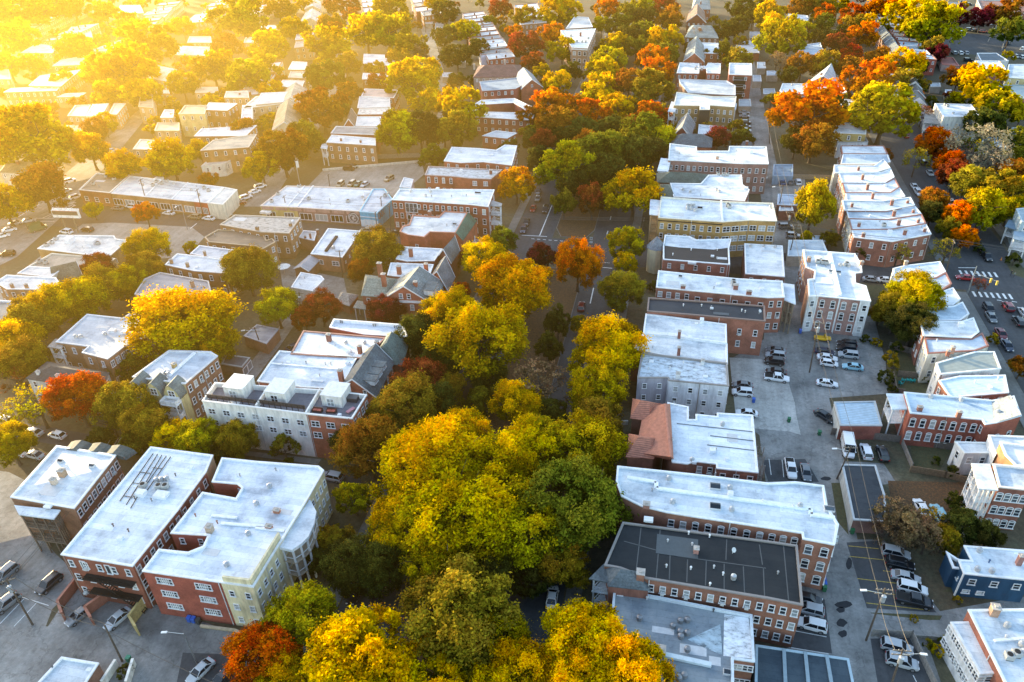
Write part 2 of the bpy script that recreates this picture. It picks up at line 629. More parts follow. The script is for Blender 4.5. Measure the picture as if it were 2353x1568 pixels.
def wall_windows(root, a, b, n, h, z0, spec, far):
    "spec: (columns, rows, width, height, kind[, storey height[, offset of the top row]])"
    L = (b - a).length
    cols, rows, w, wh = spec[:4]
    kind = spec[4] if len(spec) > 4 else 'dh'
    st = spec[5] if len(spec) > 5 else max(2.7, (h - z0 - 0.7) / rows)
    top = spec[6] if len(spec) > 6 else (0.95 if not far else 0.8)
    for r in range(rows):
        z = h - top - wh / 2 - st * r
        if z - wh / 2 < z0 + 0.3:
            break
        for c in range(cols):
            t = (c + 0.5) / cols
            k = 'dh'
            ww = w
            if kind == 'mix':
                k = ('dh', 'pair', 'dh', 'tri')[(c + r) % 4]
                ww = w * {'dh': 1, 'pair': 1.7, 'tri': 2.3}[k]
            else:
                k = kind
            p = a + (b - a) * t
            add_window(root, (p.x, p.y, z), n, ww * (.88 if k in ('dh', 'arch') else .95), wh * (.9 if k != 'shop' else 1), k, far)


def cam_faces(m, n):
    v = Vector((0, 0, H)) - m
    return n.x * v.x + n.y * v.y > -0.12 * Vector((v.x, v.y)).length


def start(name, label, cat, ctr, parent, lm=None, px=None, group=None):
    if parent is not None:
        return parent
    r = empty(name, (ctr[0], ctr[1], 0))
    r['_o'] = [ctr[0], ctr[1], 0.0]
    tag(r, label, cat, group)
    if lm:
        q = proj((ctr[0], ctr[1], 4))
        LAND.append((lm, q[0], q[1]))
    return r


def walls_of(root, W, zs, z0, wall, wc, over, sgn):
    "one wall part for each finish"
    n = len(W)
    by = {}
    for i in range(n):
        fin = over.get(i, (wall, wc))
        if fin is None:
            continue
        mb = by.setdefault((fin[0], tuple(fin[1])), MB())
        a, b = W[i], W[(i + 1) % n]
        q = [(a.x, a.y, z0), (b.x, b.y, z0), (b.x, b.y, zs[(i + 1) % n]), (a.x, a.y, zs[i])]
        mb.face(q if sgn > 0 else q[::-1])
    for (mat, col), mb in by.items():
        mb.build('wall', mat, root, col)


def building(name, label, pts, h, wall='brick', wc=RED, rc=WHITE, roof='roof', para=0.45, win='auto', over={}, items=(), cat='building', cop=None, parent=None, lm=None, far=False, group=None, z0=0.0, world=False, ww=(1.15, 1.9, 'dh'), rows=None):
    if world:
        W = [Vector((p[0], p[1], h + (p[2] if len(p) > 2 else 0))) for p in pts]
    else:
        W = [P(p[0], p[1], h + (p[2] if len(p) > 2 else 0)) for p in pts]
    zs = [w.z for w in W]
    ar = area(W)
    sgn = 1 if ar > 0 else -1
    n = len(W)
    ctr = sum((Vector((w.x, w.y, 0)) for w in W), Vector()) / n
    root = start(name, label, cat, ctr, parent, lm, group=group)
    FOOT.append(([(w.x, w.y) for w in W], h))
    walls_of(root, W, zs, z0, wall, wc, over, sgn)
    # roof deck behind a parapet with a coping
    idx = list(range(n)) if sgn > 0 else list(range(n - 1, -1, -1))
    out = [(W[i].x, W[i].y) for i in idx]
    zo = [zs[i] for i in idx]
    t = 0.3 if not far else 0.35
    inn = inset(out, t)
    outer = inset(out, -0.07)
    cb = MB()
    for i in range(n):
        j = (i + 1) % n
        cb.add([(*outer[i], zo[i] + .04), (*outer[j], zo[j] + .04), (*inn[j], zo[j] + .04), (*inn[i], zo[i] + .04)], [(0, 1, 2, 3)])
        cb.add([(*outer[i], zo[i] - .2), (*outer[j], zo[j] - .2), (*outer[j], zo[j] + .04), (*outer[i], zo[i] + .04)], [(0, 1, 2, 3)])
        if para > 0:
            cb.add([(*inn[i], zo[i] + .04), (*inn[j], zo[j] + .04), (*inn[j], zo[j] - para), (*inn[i], zo[i] - para)], [(0, 1, 2, 3)])
    cb.build('parapet' if para > 0 else 'eaves', 'trim', root, cop if cop else tuple(min(0.84, c * 1.02) for c in rc) if max(rc) > 0.3 else (0.4, 0.4, 0.4))
    rb = MB()
    rb.face([(*inn[i], zo[i] - para + (0.035 if para == 0 else 0)) for i in range(n)])
    rb.build('roof', roof, root, rc)
    # windows
    if win is not None:
        for i in range(n):
            a, b = W[i], W[(i + 1) % n]
            a, b = Vector((a.x, a.y, 0)), Vector((b.x, b.y, 0))
            L = (b - a).length
            nn = Vector((b.y - a.y, -(b.x - a.x), 0)).normalized() * sgn
            hh = min(zs[i], zs[(i + 1) % n])
            if isinstance(win, dict):
                sp = win.get(i)
                if sp is None:
                    continue
            else:
                if win == 'auto' and L < 2.6 or not cam_faces((a + b) / 2, nn):
                    continue
                r = rows or max(1, int((hh - 0.8) / 3.1))
                sp = (max(1, round(L / (3.1 if not far else 3.4))), r, ww[0], min(ww[1], (hh - .9) / r - .7), ww[2])
            for s in (sp if isinstance(sp, list) else [sp]):
                wall_windows(root, a, b, nn, hh, z0, s, far)
    for it in items:
        item(root, h - para, it, far)
    if not far and rc and abs(ar) > 70 and h > 4.5:
        rr = random.Random(int(abs(ctr.x * 7 + ctr.y * 13)))
        safe = inset(out, 1.4)
        for _ in range(int(min(9, abs(ar) / 55))):
            x, y = rr.uniform(min(p[0] for p in out), max(p[0] for p in out)), rr.uniform(min(p[1] for p in out), max(p[1] for p in out))
            if inside(x, y, safe):
                q = proj((x, y, h - para))
                item(root, h - para, rr.choice((('vent', q[0], q[1], (.3, .3, .3)), ('vent', q[0], q[1], (.7, .7, .7)), ('hatch', q[0], q[1], rr.uniform(.5, 1.1), rr.uniform(.5, 1), rr.uniform(.2, .6)), ('hatch', q[0], q[1], rr.uniform(1.5, 4), rr.uniform(1, 2.5), .03, (.55, .56, .57)))))
        if h > 6.5 and wall != 'none':
            for i in range(n):
                a, b = W[i], W[(i + 1) % n]
                d = Vector((b.x - a.x, b.y - a.y, 0))
                nn = Vector((d.y, -d.x, 0)).normalized() * sgn
                if d.length > 7 and cam_faces((a + b) / 2, nn):
                    p = a + d * rr.choice((.03, .97, .52)) + nn * .08
                    mb = MB()
                    mb.tube((p.x, p.y, .1), (p.x, p.y, min(a.z, b.z) - .25), .07, .07, 5)
                    mb.build('downpipe', 'trim', root, rr.choice(((.75, .75, .75), (.3, .25, .2), (.5, .5, .5))))
    return root


def item(root, z, it, far=False):
    k, x, y = it[0], it[1], it[2]
    p = P(x, y, z)
    q = it[3:] if len(it) > 3 else ()
    if k == 'ch':                                     # brick chimney: width, depth, height, colour
        w, d, hh = (list(q) + [0.9, 0.9, 1.8][len(q):])[:3]
        w, d, hh = w * .82, d * .82, hh * .85
        col = q[3] if len(q) > 3 else (.27, .115, .085)
        mb = MB()
        mb.box((p.x, p.y, z + hh / 2), (w, d, hh))
        o = mb.build('chimney', 'brick', root, col)
        c = MB()
        c.box((p.x, p.y, z + hh + 0.06), (w + 0.18, d + 0.18, 0.12))
        c.box((p.x, p.y, z + hh + 0.2), (w * 0.45, d * 0.45, 0.18))
        c.build('chimney_cap', 'paint', o, (0.5, 0.45, 0.4))
    elif k == 'ac':                                   # condenser: cabinet with a fan grille
        mb = MB()
        a = q[0] if q else 0.0
        mb.box((p.x, p.y, z + 0.5), (1.05, 1.05, 0.8), a)
        o = mb.build('air_conditioner', 'obj', root, (0.42, 0.42, 0.4))
        f = MB()
        f.tube((p.x, p.y, z + 0.9), (p.x, p.y, z + 0.98), 0.42, 0.36, 10)
        f.build('fan_grille', 'dark', o)
        f = MB()
        f.box((p.x, p.y, z + .05), (.9, 1.1, .1))
        f.build('support_frame', 'wood', o, (0.15, 0.13, 0.1))
    elif k == 'vent':
        mb = MB()
        mb.tube((p.x, p.y, z), (p.x, p.y, z + 0.55), 0.11, 0.11, 7)
        mb.tube((p.x, p.y, z + 0.55), (p.x, p.y, z + 0.7), 0.2, 0.14, 7)
        mb.build('vent_pipe', 'obj', root, q[0] if q else (0.55, 0.55, 0.55))
    elif k == 'turb':                                 # round roof ventilator
        mb = MB()
        mb.tube((p.x, p.y, z), (p.x, p.y, z + 0.35), 0.42, 0.3, 10)
        mb.tube((p.x, p.y, z + 0.35), (p.x, p.y, z + 0.75), 0.48, 0.42, 10)
        mb.tube((p.x, p.y, z + 0.75), (p.x, p.y, z + 0.9), 0.42, 0.12, 10)
        mb.build('roof_ventilator', 'metal', root, (0.26, 0.26, 0.27) if q else (0.5, 0.5, 0.5))
    elif k == 'sky':
        mb = MB()
        w, d = (q[0], q[1]) if len(q) > 1 else (1.6, 1.1)
        mb.box((p.x, p.y, z + 0.2), (w, d, 0.4))
        o = mb.build('skylight', 'trim', root, (0.6, 0.6, 0.6))
        g = MB()
        x0, x1, y0, y1 = p.x - w / 2 + .08, p.x + w / 2 - .08, p.y - d / 2 + .08, p.y + d / 2 - .08
        zt = z + 0.41
        g.add([(x0, y0, zt), (x1, y0, zt), (x1, y1, zt), (x0, y1, zt), (x0, p.y, zt + .3), (x1, p.y, zt + .3)], [(0, 1, 5, 4), (2, 3, 4, 5), (1, 2, 5), (3, 0, 4)])
        g.build('pane', 'glass', o)
    elif k == 'hatch':
        mb = MB()
        w, d, hh = (list(q) + [1.6, 1.2, 0.5][len(q):])[:3]
        mb.box((p.x, p.y, z + hh / 2), (w, d, hh))
        mb.build('roof_hatch' if len(q) < 4 else 'roof_patch', 'obj', root, q[3] if len(q) > 3 else (0.75, 0.76, 0.78))
    elif k == 'dish':
        mb = MB()
        mb.tube((p.x, p.y, z), (p.x, p.y, z + 0.8), 0.04, 0.04, 6)
        mb.tube((p.x, p.y, z + 0.8), (p.x + .12, p.y - .12, z + 0.95), 0.08, 0.42, 10)
        mb.build('satellite_dish', 'obj', root, (0.6, 0.6, 0.6))


def curb(root, p, q, z, w=0.45, h=0.3, col=WHITE, name='roof_curb'):
    "low membrane covered fire wall across a roof"
    a, b = P(*p, z), P(*q, z)
    mb = MB()
    mb.bar((a.x, a.y, z + h / 2), (b.x, b.y, z + h / 2), w, h=h)
    mb.build(name, 'trim', root, col)


def gable(name, label, pts, h, ridge, axis='y', hip=0.0, wall='brick', wc=RED, rc=SLATE, roof='slate', win='auto', cat='house', parent=None, lm=None, far=False, group=None, world=False, items=(), oh=0.3, over={}, ww=(1.1, 1.7, 'dh'), rows=None):
    W = [Vector((*p[:2], h)) if world else P(p[0], p[1], h) for p in pts]
    ctr = sum((Vector((w.x, w.y, 0)) for w in W), Vector()) / 4
    root = start(name, label, cat, ctr, parent, lm, group=group)
    FOOT.append(([(w.x, w.y) for w in W], h))
    sgn = 1 if area(W) > 0 else -1
    walls_of(root, W, [h] * 4, 0, wall, wc, over, sgn)
    p0, p1, p2, p3 = W
    if axis == 'y':
        A, B_ = (p0 + p1) / 2, (p3 + p2) / 2
        sides = [(p0, p3), (p1, p2)]
        ends = [(p0, p1, 0), (p3, p2, 1)]
    else:
        A, B_ = (p0 + p3) / 2, (p1 + p2) / 2
        sides = [(p0, p1), (p3, p2)]
        ends = [(p0, p3, 0), (p1, p2, 1)]
    A, B_ = A + (B_ - A) * hip, B_ + (A - B_) * hip
    A, B_ = Vector((A.x, A.y, ridge)), Vector((B_.x, B_.y, ridge))
    d = (B_ - A).normalized()
    rb = MB()
    k = oh / max(0.5, math.hypot(*(((sides[0][0] + sides[0][1]) / 2 - (A + B_) / 2).xy)))
    dz = (ridge - h) * k
    ext = d * oh if hip == 0 else Vector()
    for (a, b) in sides:
        n_ = ((a + b) / 2 - (A + B_) / 2)
        n_ = Vector((n_.x, n_.y, 0)).normalized() * oh
        dn = Vector((0, 0, -dz + 0.08))
        a2, b2 = a + n_ + dn, b + n_ + dn
        if hip == 0:
            a2, b2 = a2 - ext, b2 + ext
        else:
            a2, b2 = a2 - d * oh, b2 + d * oh
        A2, B2 = A - ext + Vector((0, 0, .1)), B_ + ext + Vector((0, 0, .1))
        rb.add([a2, b2, B2, A2], [(0, 1, 2, 3)])
        rb.add([v - Vector((0, 0, .14)) for v in (a2, b2)] + [a2, b2], [(0, 1, 3, 2)])
    for a, b, e in ends:
        T = A if e == 0 else B_
        if hip > 0:
            n_ = ((a + b) / 2 - (A + B_) / 2)
            n_ = Vector((n_.x, n_.y, 0)).normalized()
            s = (b - a).normalized()
            dn = Vector((0, 0, -dz + 0.08))
            rb.add([a + n_ * oh - s * oh + dn, b + n_ * oh + s * oh + dn, T + Vector((0, 0, .1))], [(0, 1, 2)])
        else:
            g = MB()
            g.face([(a.x, a.y, h), (b.x, b.y, h), (T.x, T.y, ridge)])
            g.build('gable_wall', wall, root, wc)
            tr = MB()
            o_ = (-d if e == 0 else d) * oh
            for c in (a, b):
                n_ = Vector((c.x - T.x, c.y - T.y, 0)).normalized() * oh
                tr.bar(c + o_ + n_ + Vector((0, 0, -dz + .02)), T + o_ + Vector((0, 0, .04)), 0.08, h=0.3)
            tr.build('barge_board', 'trim', root, TRIM)
    o = rb.build('roof', roof, root, rc)
    if win is not None:
        for i in range(4):
            a, b = W[i], W[(i + 1) % 4]
            a, b = Vector((a.x, a.y, 0)), Vector((b.x, b.y, 0))
            L = (b - a).length
            nn = Vector((b.y - a.y, -(b.x - a.x), 0)).normalized() * sgn
            if isinstance(win, dict):
                sp = win.get(i)
                if sp is None:
                    continue
            else:
                if L < 2.6 or not cam_faces((a + b) / 2, nn):
                    continue
                r = rows or max(1, int((h - 0.4) / 2.9))
                sp = (max(1, round(L / 3.2)), r, ww[0], min(ww[1], h / r - 1.0), ww[2])
            wall_windows(root, a, b, nn, h, 0, (*sp, h / sp[1], 0.7) if len(sp) == 5 else sp, far)
    for it in items:
        item(root, (h + ridge) / 2 - 0.5, it, far)
    return root


def dormers(root, a, b, n, h, depth, w=1.5, hh=1.5, out=(1, 0), col=WPAINT, rc=SLATE):
    "a..b: pixel line of the dormer faces at height h"
    h += .55
    A, B_ = P(*a, h), P(*b, h)
    ox, oy = out
    for k in range(n):
        p = A + (B_ - A) * ((k + .5) / n)
        rz = math.atan2(oy, ox)
        mb = MB()
        c = (p.x - ox * depth / 2, p.y - oy * depth / 2, h)
        mb.box(c, (depth, w, hh), rz)
        o = mb.build('dormer', 'paint', root, col)
        r = MB()
        r.box((c[0] + ox * .1, c[1] + oy * .1, h + hh / 2 + .06), (depth + .3, w + .3, .12), rz)
        r.build('dormer_roof', 'slate', o, rc)
        f, pn = win_mesh(w * .7, hh * .75, 'dh', False)
        o0 = root['_o']
        wi = put('window', f, o, TRIM, (p.x - o0[0], p.y - o0[1], h), math.atan2(oy, ox) + pi / 2)
        put('pane', pn, wi)


def porch(root, pts, h, levels, col=WPAINT, rc=WHITE, posts=0.22, base=0.0, rail=True, roof=True, nmid=1, open_edges=(0, 1, 2, 3)):
    "stacked porch: floors, posts, railings; pts are the roof corners in the photograph"
    W = [P(p[0], p[1], h) for p in pts]
    if area(W) < 0:
        W = W[::-1]
    poly = [(w.x, w.y) for w in W]
    st = (h - base) / levels
    fl = MB()
    for k in range(1 if base == 0 else 0, levels):
        z = base + st * k
        fl.prism(poly, z - .22, z)
    pr = fl.build('porch', 'paint', root, col)
    if roof:
        r = MB()
        r.prism(inset(poly, -0.25), h - .25, h)
        r.build('porch_roof', 'roof' if max(rc) > .3 else 'slate', root, rc)
    ins = inset(poly, posts / 2 + .03)
    n = len(ins)
    for i in range(n):
        if i not in open_edges:
            continue
        a, b = ins[i], ins[(i + 1) % n]
        for m in range(nmid + 1):
            t = m / (nmid + 1)
            x, y = a[0] + (b[0] - a[0]) * t, a[1] + (b[1] - a[1]) * t
            mb = MB()
            mb.box((x, y, (h - .26 + base) / 2), (posts, posts, h - .26 - base))
            mb.build('post', 'paint', pr, col)
        if rail:
            for k in range(levels):
                mb = MB()
                z = base + st * k
                if z < 0.5:
                    continue
                for dz in (.25, 1.0):
                    mb.bar((*a, z + dz), (*b, z + dz), .09)
                L = math.hypot(b[0] - a[0], b[1] - a[1])
                q = max(2, int(L / .45))
                for s in range(1, q):
                    t = s / q
                    mb.bar((a[0] + (b[0] - a[0]) * t, a[1] + (b[1] - a[1]) * t, z + .25), (a[0] + (b[0] - a[0]) * t, a[1] + (b[1] - a[1]) * t, z + 1.0), .05)
                mb.build('railing', 'paint', pr, col)
    return pr


ORD = ['first', 'second', 'third', 'fourth', 'fifth', 'sixth', 'seventh', 'eighth', 'ninth', 'tenth', 'eleventh', 'twelfth', 'thirteenth', 'fourteenth', 'fifteenth', 'sixteenth', 'seventeenth', 'eighteenth', 'nineteenth', 'twentieth']


def row(desc, a, b, n, depth, h, rcs=(WHITE,), wcs=(RED,), wall='brick', mansard=0.0, slope=0.7, lm=None, seed=1, frm='near', ch=True, jitter=.5, porchy=False, side=1):
    "terrace of n houses; a..b is the street front in the photograph (at eaves height), depth in metres to the left of a->b"
    r = random.Random(seed)
    A, B_ = P(*a, h), P(*b, h)
    d = (B_ - A) / n
    nn = Vector((-d.y, d.x, 0)).normalized() * (1 if depth > 0 else -1)
    D = abs(depth)
    for k in range(n):
        p, q = A + d * k, A + d * (k + 1)
        dk = D * r.uniform(.82, 1.08)
        jz = r.uniform(-jitter, jitter)
        hf, hb = h + jz, h + jz - slope
        rc = rcs[r.randrange(len(rcs))]
        wc = wcs[r.randrange(len(wcs))]
        wc = tuple(c * r.uniform(.85, 1.15) for c in wc)
        off = nn * r.uniform(-.5, .5)
        p, q = p + off, q + off
        front = D * mansard
        cname = {WHITE: 'white', OFFW: 'off-white', GREYR: 'grey', BLUER: 'pale blue', TANR: 'tan', BLACKR: 'black', SLATE: 'slate'}.get(rc, 'pale')
        pts = [(*(p + nn * front).xy, hf - h), (*(q + nn * front).xy, hf - h), (*(q + nn * dk).xy, hb - h), (*(p + nn * dk).xy, hb - h)]
        c = (p + q) / 2 + nn * dk / 2
        lab = f"{cname}-roofed house, {ORD[k]} from {frm} end of {desc}"
        root = start('row_house', lab, 'house', (c.x, c.y), None, lm if k == n // 2 else None, group='houses of ' + desc)
        ends = {}
        building('row_house', '', pts, h, wall, wc, rc, parent=root, para=.35, far=True, world=True, win=None, cop=(0.30, 0.13, 0.09) if r.random() < .6 else TRIM)
        sg = 1 if area([Vector((x[0], x[1], 0)) for x in pts]) > 0 else -1
        for i in range(4):
            if i == 1 and k < n - 1 or i == 3 and k > 0:
                continue
            a_, b_ = Vector((*pts[i][:2], 0)), Vector((*pts[(i + 1) % 4][:2], 0))
            m_ = Vector((b_.y - a_.y, -(b_.x - a_.x), 0)).normalized() * sg
            if cam_faces((a_ + b_) / 2, m_) and (i != 0 or mansard == 0):
                L = (b_ - a_).length
                wall_windows(root, a_, b_, m_, min(hf, hb) if i else hf, 0, (max(1, round(L / 2.8)), max(1, int(h / 3.1)), 1.05, 1.7, 'dh'), True)
        if mansard > 0:
            g = [p, q, q + nn * front, p + nn * front]
            gable('row_house', '', [tuple(v.xy) for v in g], hf - 1.6, hf + 1.4, 'x', world=True, parent=root, wall=wall, wc=wc, rc=SLATE, far=True, oh=.12)
        if porchy:
            pp = [p - nn * 2.2, q - nn * 2.2, q, p]
            mb = MB()
            pl = [(v.x, v.y) for v in pp]
            if area(pl) < 0:
                pl = pl[::-1]
            mb.prism(inset(pl, .1), 3.0, 3.25)
            o = mb.build('porch_roof', 'slate', root, SLATE)
            mb = MB()
            for v in (p - nn * 2.0 + d * .06, q - nn * 2.0 - d * .06):
                mb.box((v.x, v.y, 1.5), (.22, .22, 3.0))
            mb.build('porch_column', 'trim', root, TRIM)
        if ch:
            for t in ((.35, .7) if r.random() < .5 else (.5,)):
                v = p + nn * (dk * t) + d * .04
                mb = MB()
                z = hf - slope * t
                mb.box((v.x, v.y, z + .5), (.6, .9, 1.5))
                mb.build('chimney', 'brick', root, DKRED)
        if r.random() < .6:
            v = p + nn * (dk * r.uniform(.3, .8)) + d * r.uniform(.3, .7)
            mb = MB()
            mb.box((v.x, v.y, hf - .35), (.8, .8, .6))
            mb.build('air_conditioner', 'obj', root, (.4, .4, .4))


# ------------------------------------------------------------------ cars
def car_meshes(kind):
    b, g = MB(), MB()
    if kind == 'sedan':
        st = [(-2.32, .70, .36, .78), (-2.2, .84, .26, .93), (-1.45, .9, .22, .97), (0, .91, .22, .95), (.95, .9, .22, .93), (1.85, .86, .24, .80), (2.2, .76, .28, .68), (2.32, .62, .36, .58)]
        gh = (-1.75, -1.0, .35, 1.2, .94, 1.42, .80, .62)
    elif kind == 'suv':
        st = [(-2.3, .78, .42, .95), (-2.22, .88, .3, 1.06), (-1.4, .93, .26, 1.08), (0, .94, .26, 1.06), (1.0, .93, .26, 1.04), (1.9, .9, .28, .96), (2.2, .8, .32, .84), (2.3, .66, .42, .7)]
        gh = (-2.2, -1.85, .45, 1.25, 1.06, 1.7, .84, .70)
    elif kind == 'hatch':
        st = [(-2.0, .72, .38, .88), (-1.9, .84, .27, .98), (-1.2, .87, .24, 1.0), (0, .88, .24, .98), (.9, .87, .24, .95), (1.6, .84, .26, .84), (1.95, .74, .3, .72), (2.05, .6, .38, .62)]
        gh = (-1.85, -1.35, .35, 1.2, .97, 1.5, .79, .63)
    elif kind == 'pickup':
        st = [(-2.8, .9, .5, 1.02), (-2.74, .95, .4, 1.08), (-.5, .96, .32, 1.08), (0, .96, .32, 1.1), (1.2, .95, .32, 1.1), (2.3, .92, .34, 1.02), (2.65, .84, .38, .92), (2.75, .72, .46, .8)]
        gh = (-.75, -.55, .75, 1.45, 1.08, 1.82, .84, .70)
    elif kind == 'van':
        st = [(-2.9, 1.0, .5, 1.3), (-2.85, 1.08, .42, 1.4), (-1.0, 1.1, .38, 1.4), (0, 1.1, .38, 1.4), (1.6, 1.1, .38, 1.35), (2.3, 1.04, .4, 1.15), (2.65, .95, .44, 1.0), (2.75, .85, .5, .9)]
        gh = (-2.85, -2.8, 1.3, 2.0, 1.38, 2.75, 1.05, 1.0)
    else:                                              # open-top off-roader
        st = [(-1.95, .74, .5, .95), (-1.9, .78, .45, 1.0), (-1.0, .8, .42, 1.02), (0, .8, .42, 1.02), (.6, .78, .42, 1.08), (1.6, .62, .46, 1.05), (1.9, .55, .5, 1.0), (1.95, .5, .55, .95)]
        gh = (.42, .45, .55, .62, 1.05, 1.6, .7, .66)
    n = 10
    vs, fs = [], []
    for x, w, zb, zt in st:
        zm = zb + (zt - zb) * .5
        vs += [(x, -w * .86, zb), (x, -w * .98, zb + .12), (x, -w, zm), (x, -w * .96, zt - .09), (x, -w * .82, zt), (x, w * .82, zt), (x, w * .96, zt - .09), (x, w, zm), (x, w * .98, zb + .12), (x, w * .86, zb)]
    for i in range(len(st) - 1):
        for k in range(n):
            fs.append((i * n + k, i * n + (k + 1) % n, (i + 1) * n + (k + 1) % n, (i + 1) * n + k))
    fs += [tuple(range(n)), tuple(range(len(vs) - 1, len(vs) - n - 1, -1))]
    b.add(vs, [f[::-1] for f in fs])
    x0, x1, x2, x3, zb, zt, wb, wt = gh
    q = [(x0, wb, zb), (x1, wt, zt), (x2, wt, zt), (x3, wb, zb)]
    L = [(x, -y, z) for x, y, z in q]
    Rr = [(x, y, z) for x, y, z in q]
    g.add(L + Rr, [(0, 3, 2, 1), (4, 5, 6, 7), (3, 7, 6, 2), (0, 1, 5, 4)])
    # roof skin and pillars in body colour
    m = lambda p, s: (p[0], p[1] * s, p[2])
    r = [(x1 - .06, wt + .02, zt + .01), (x2 + .06, wt + .02, zt + .01)]
    b.add([(r[0][0], -r[0][1], r[0][2]), (r[1][0], -r[1][1], r[1][2]), (r[1][0], r[1][1], r[1][2]), (r[0][0], r[0][1], r[0][2]),
           (x1 + .1, -wt * .8, zt + .06), (x2 - .15, -wt * .8, zt + .06), (x2 - .15, wt * .8, zt + .06), (x1 + .1, wt * .8, zt + .06)],
          [(4, 5, 6, 7), (0, 1, 5, 4), (1, 2, 6, 5), (2, 3, 7, 6), (3, 0, 4, 7)])
    for s in (-1, 1):
        for i, j in ((0, 1), (3, 2)):
            b.bar(m(q[i], s), m(q[j], s), .09)
        if kind in ('sedan', 'suv', 'hatch', 'pickup'):
            xm = (x1 + x2) / 2 - .1
            b.bar((xm, s * (wb + .005), zb), (xm, s * (wt + .005), zt), .07)
        if kind == 'van':
            b.bar((-.6, s * (wb + .012), (zb + zt) / 2), (-.6, s * (wb + .012), (zb + zt) / 2 + .01), .02)
            b.add([(-2.84, s * (wb + .03), zb), (.9, s * (wb + .03), zb), (.9, s * (wt + .03), zt), (-2.8, s * (wt + .03), zt)], [(0, 1, 2, 3)])
        if kind in ('sedan', 'suv', 'hatch', 'pickup', 'van'):
            b.box((x3 - .15, s * (wb + .14), zb + .06), (.14, .2, .13))
    if kind == 'pickup':
        b.add([(-2.65, -.78, 1.085), (-.85, -.78, 1.085), (-.85, .78, 1.085), (-2.65, .78, 1.085)], [(0, 1, 2, 3)], 1)
    return b, g, st


_car = {}


def car_proto(kind):
    if kind in _car:
        return _car[kind]
    b, g, st = car_meshes(kind)
    me = b.mesh('body', ['car', 'dark'])
    for p in me.polygons:
        p.use_smooth = False
    gm = g.mesh('window_glass', ['carglass'])
    w = MB()
    wr = .34 if kind in ('sedan', 'hatch') else .39
    w.tube((0, -.11, 0), (0, .11, 0), wr, wr, 14, 0)
    w.tube((0, -.12, 0), (0, .12, 0), wr * .62, wr * .62, 10, 1)
    wm = w.mesh('wheel', ['tyre', 'rim'])
    l = MB()
    l.box((0, 0, 0), (.16, .34, .15))
    lm = l.mesh('headlight', ['lamp'])
    t = MB()
    t.box((0, 0, 0), (.12, .3, .18))
    tm = t.mesh('tail_light', ['tail'])
    xs = st[-1][0], st[0][0]
    zf, zr = st[-2][3] - .08, st[1][3] - .14
    # far version: wheels and body in one mesh
    fb = MB()
    fb.add(b.v, b.f, 0)
    wx = xs[0] * .62
    for sx in (1, -1):
        for sy in (-1, 1):
            fb.tube((sx * wx, sy * (st[3][1] - .2), wr), (sx * wx, sy * (st[3][1] + .01), wr), wr, wr, 8, 1)
    fm = fb.mesh('body', ['car', 'tyre'])
    _car[kind] = (me, gm, wm, lm, tm, fm, st, wr, wx, zf, zr, xs)
    return _car[kind]


CARS = []
CCOL = dict(white=(0.78, 0.79, 0.8), silver=(0.42, 0.44, 0.46), grey=(0.16, 0.17, 0.18), black=(0.012, 0.012, 0.014), blue=(0.04, 0.08, 0.2), red=(0.35, 0.02, 0.02), maroon=(0.14, 0.012, 0.015), tan=(0.35, 0.27, 0.17), lightblue=(0.25, 0.48, 0.58), yellow=(0.75, 0.42, 0.01), orange=(0.5, 0.12, 0.02), green=(0.05, 0.12, 0.07), navy=(0.02, 0.03, 0.06))


def car(px, py, head, kind='sedan', col='silver', note='', near=None):
    p = P(px, py, .75)
    me, gm, wm, lm, tm, fm, st, wr, wx, zf, zr, xs = car_proto(kind)
    nm = {'sedan': 'parked_sedan', 'suv': 'parked_suv', 'hatch': 'parked_hatchback', 'pickup': 'pickup_truck', 'van': 'camper_van', 'jeep': 'open_jeep'}[kind].replace('open_jeep', 'off_road_car')
    r = empty(nm, (p.x, p.y, 0.012), rad(head))
    c = CCOL[col]
    near = (p.y < 235) if near is None else near
    put('body', me if near else fm, r, c)
    put('window_glass', gm, r)
    if near:
        hw = st[3][1]
        for sx in (1, -1):
            for sy in (-1, 1):
                put('wheel', wm, r, loc=(sx * wx, sy * (hw - .1), wr))
        for sy in (-1, 1):
            put('headlight', lm, r, loc=(xs[0] - .09, sy * st[-2][1] * .68, zf))
            put('tail_light', tm, r, loc=(xs[1] + .04, sy * st[1][1] * .8, zr))
    CARS.append((r, px, py, kind, col, note))
    return r


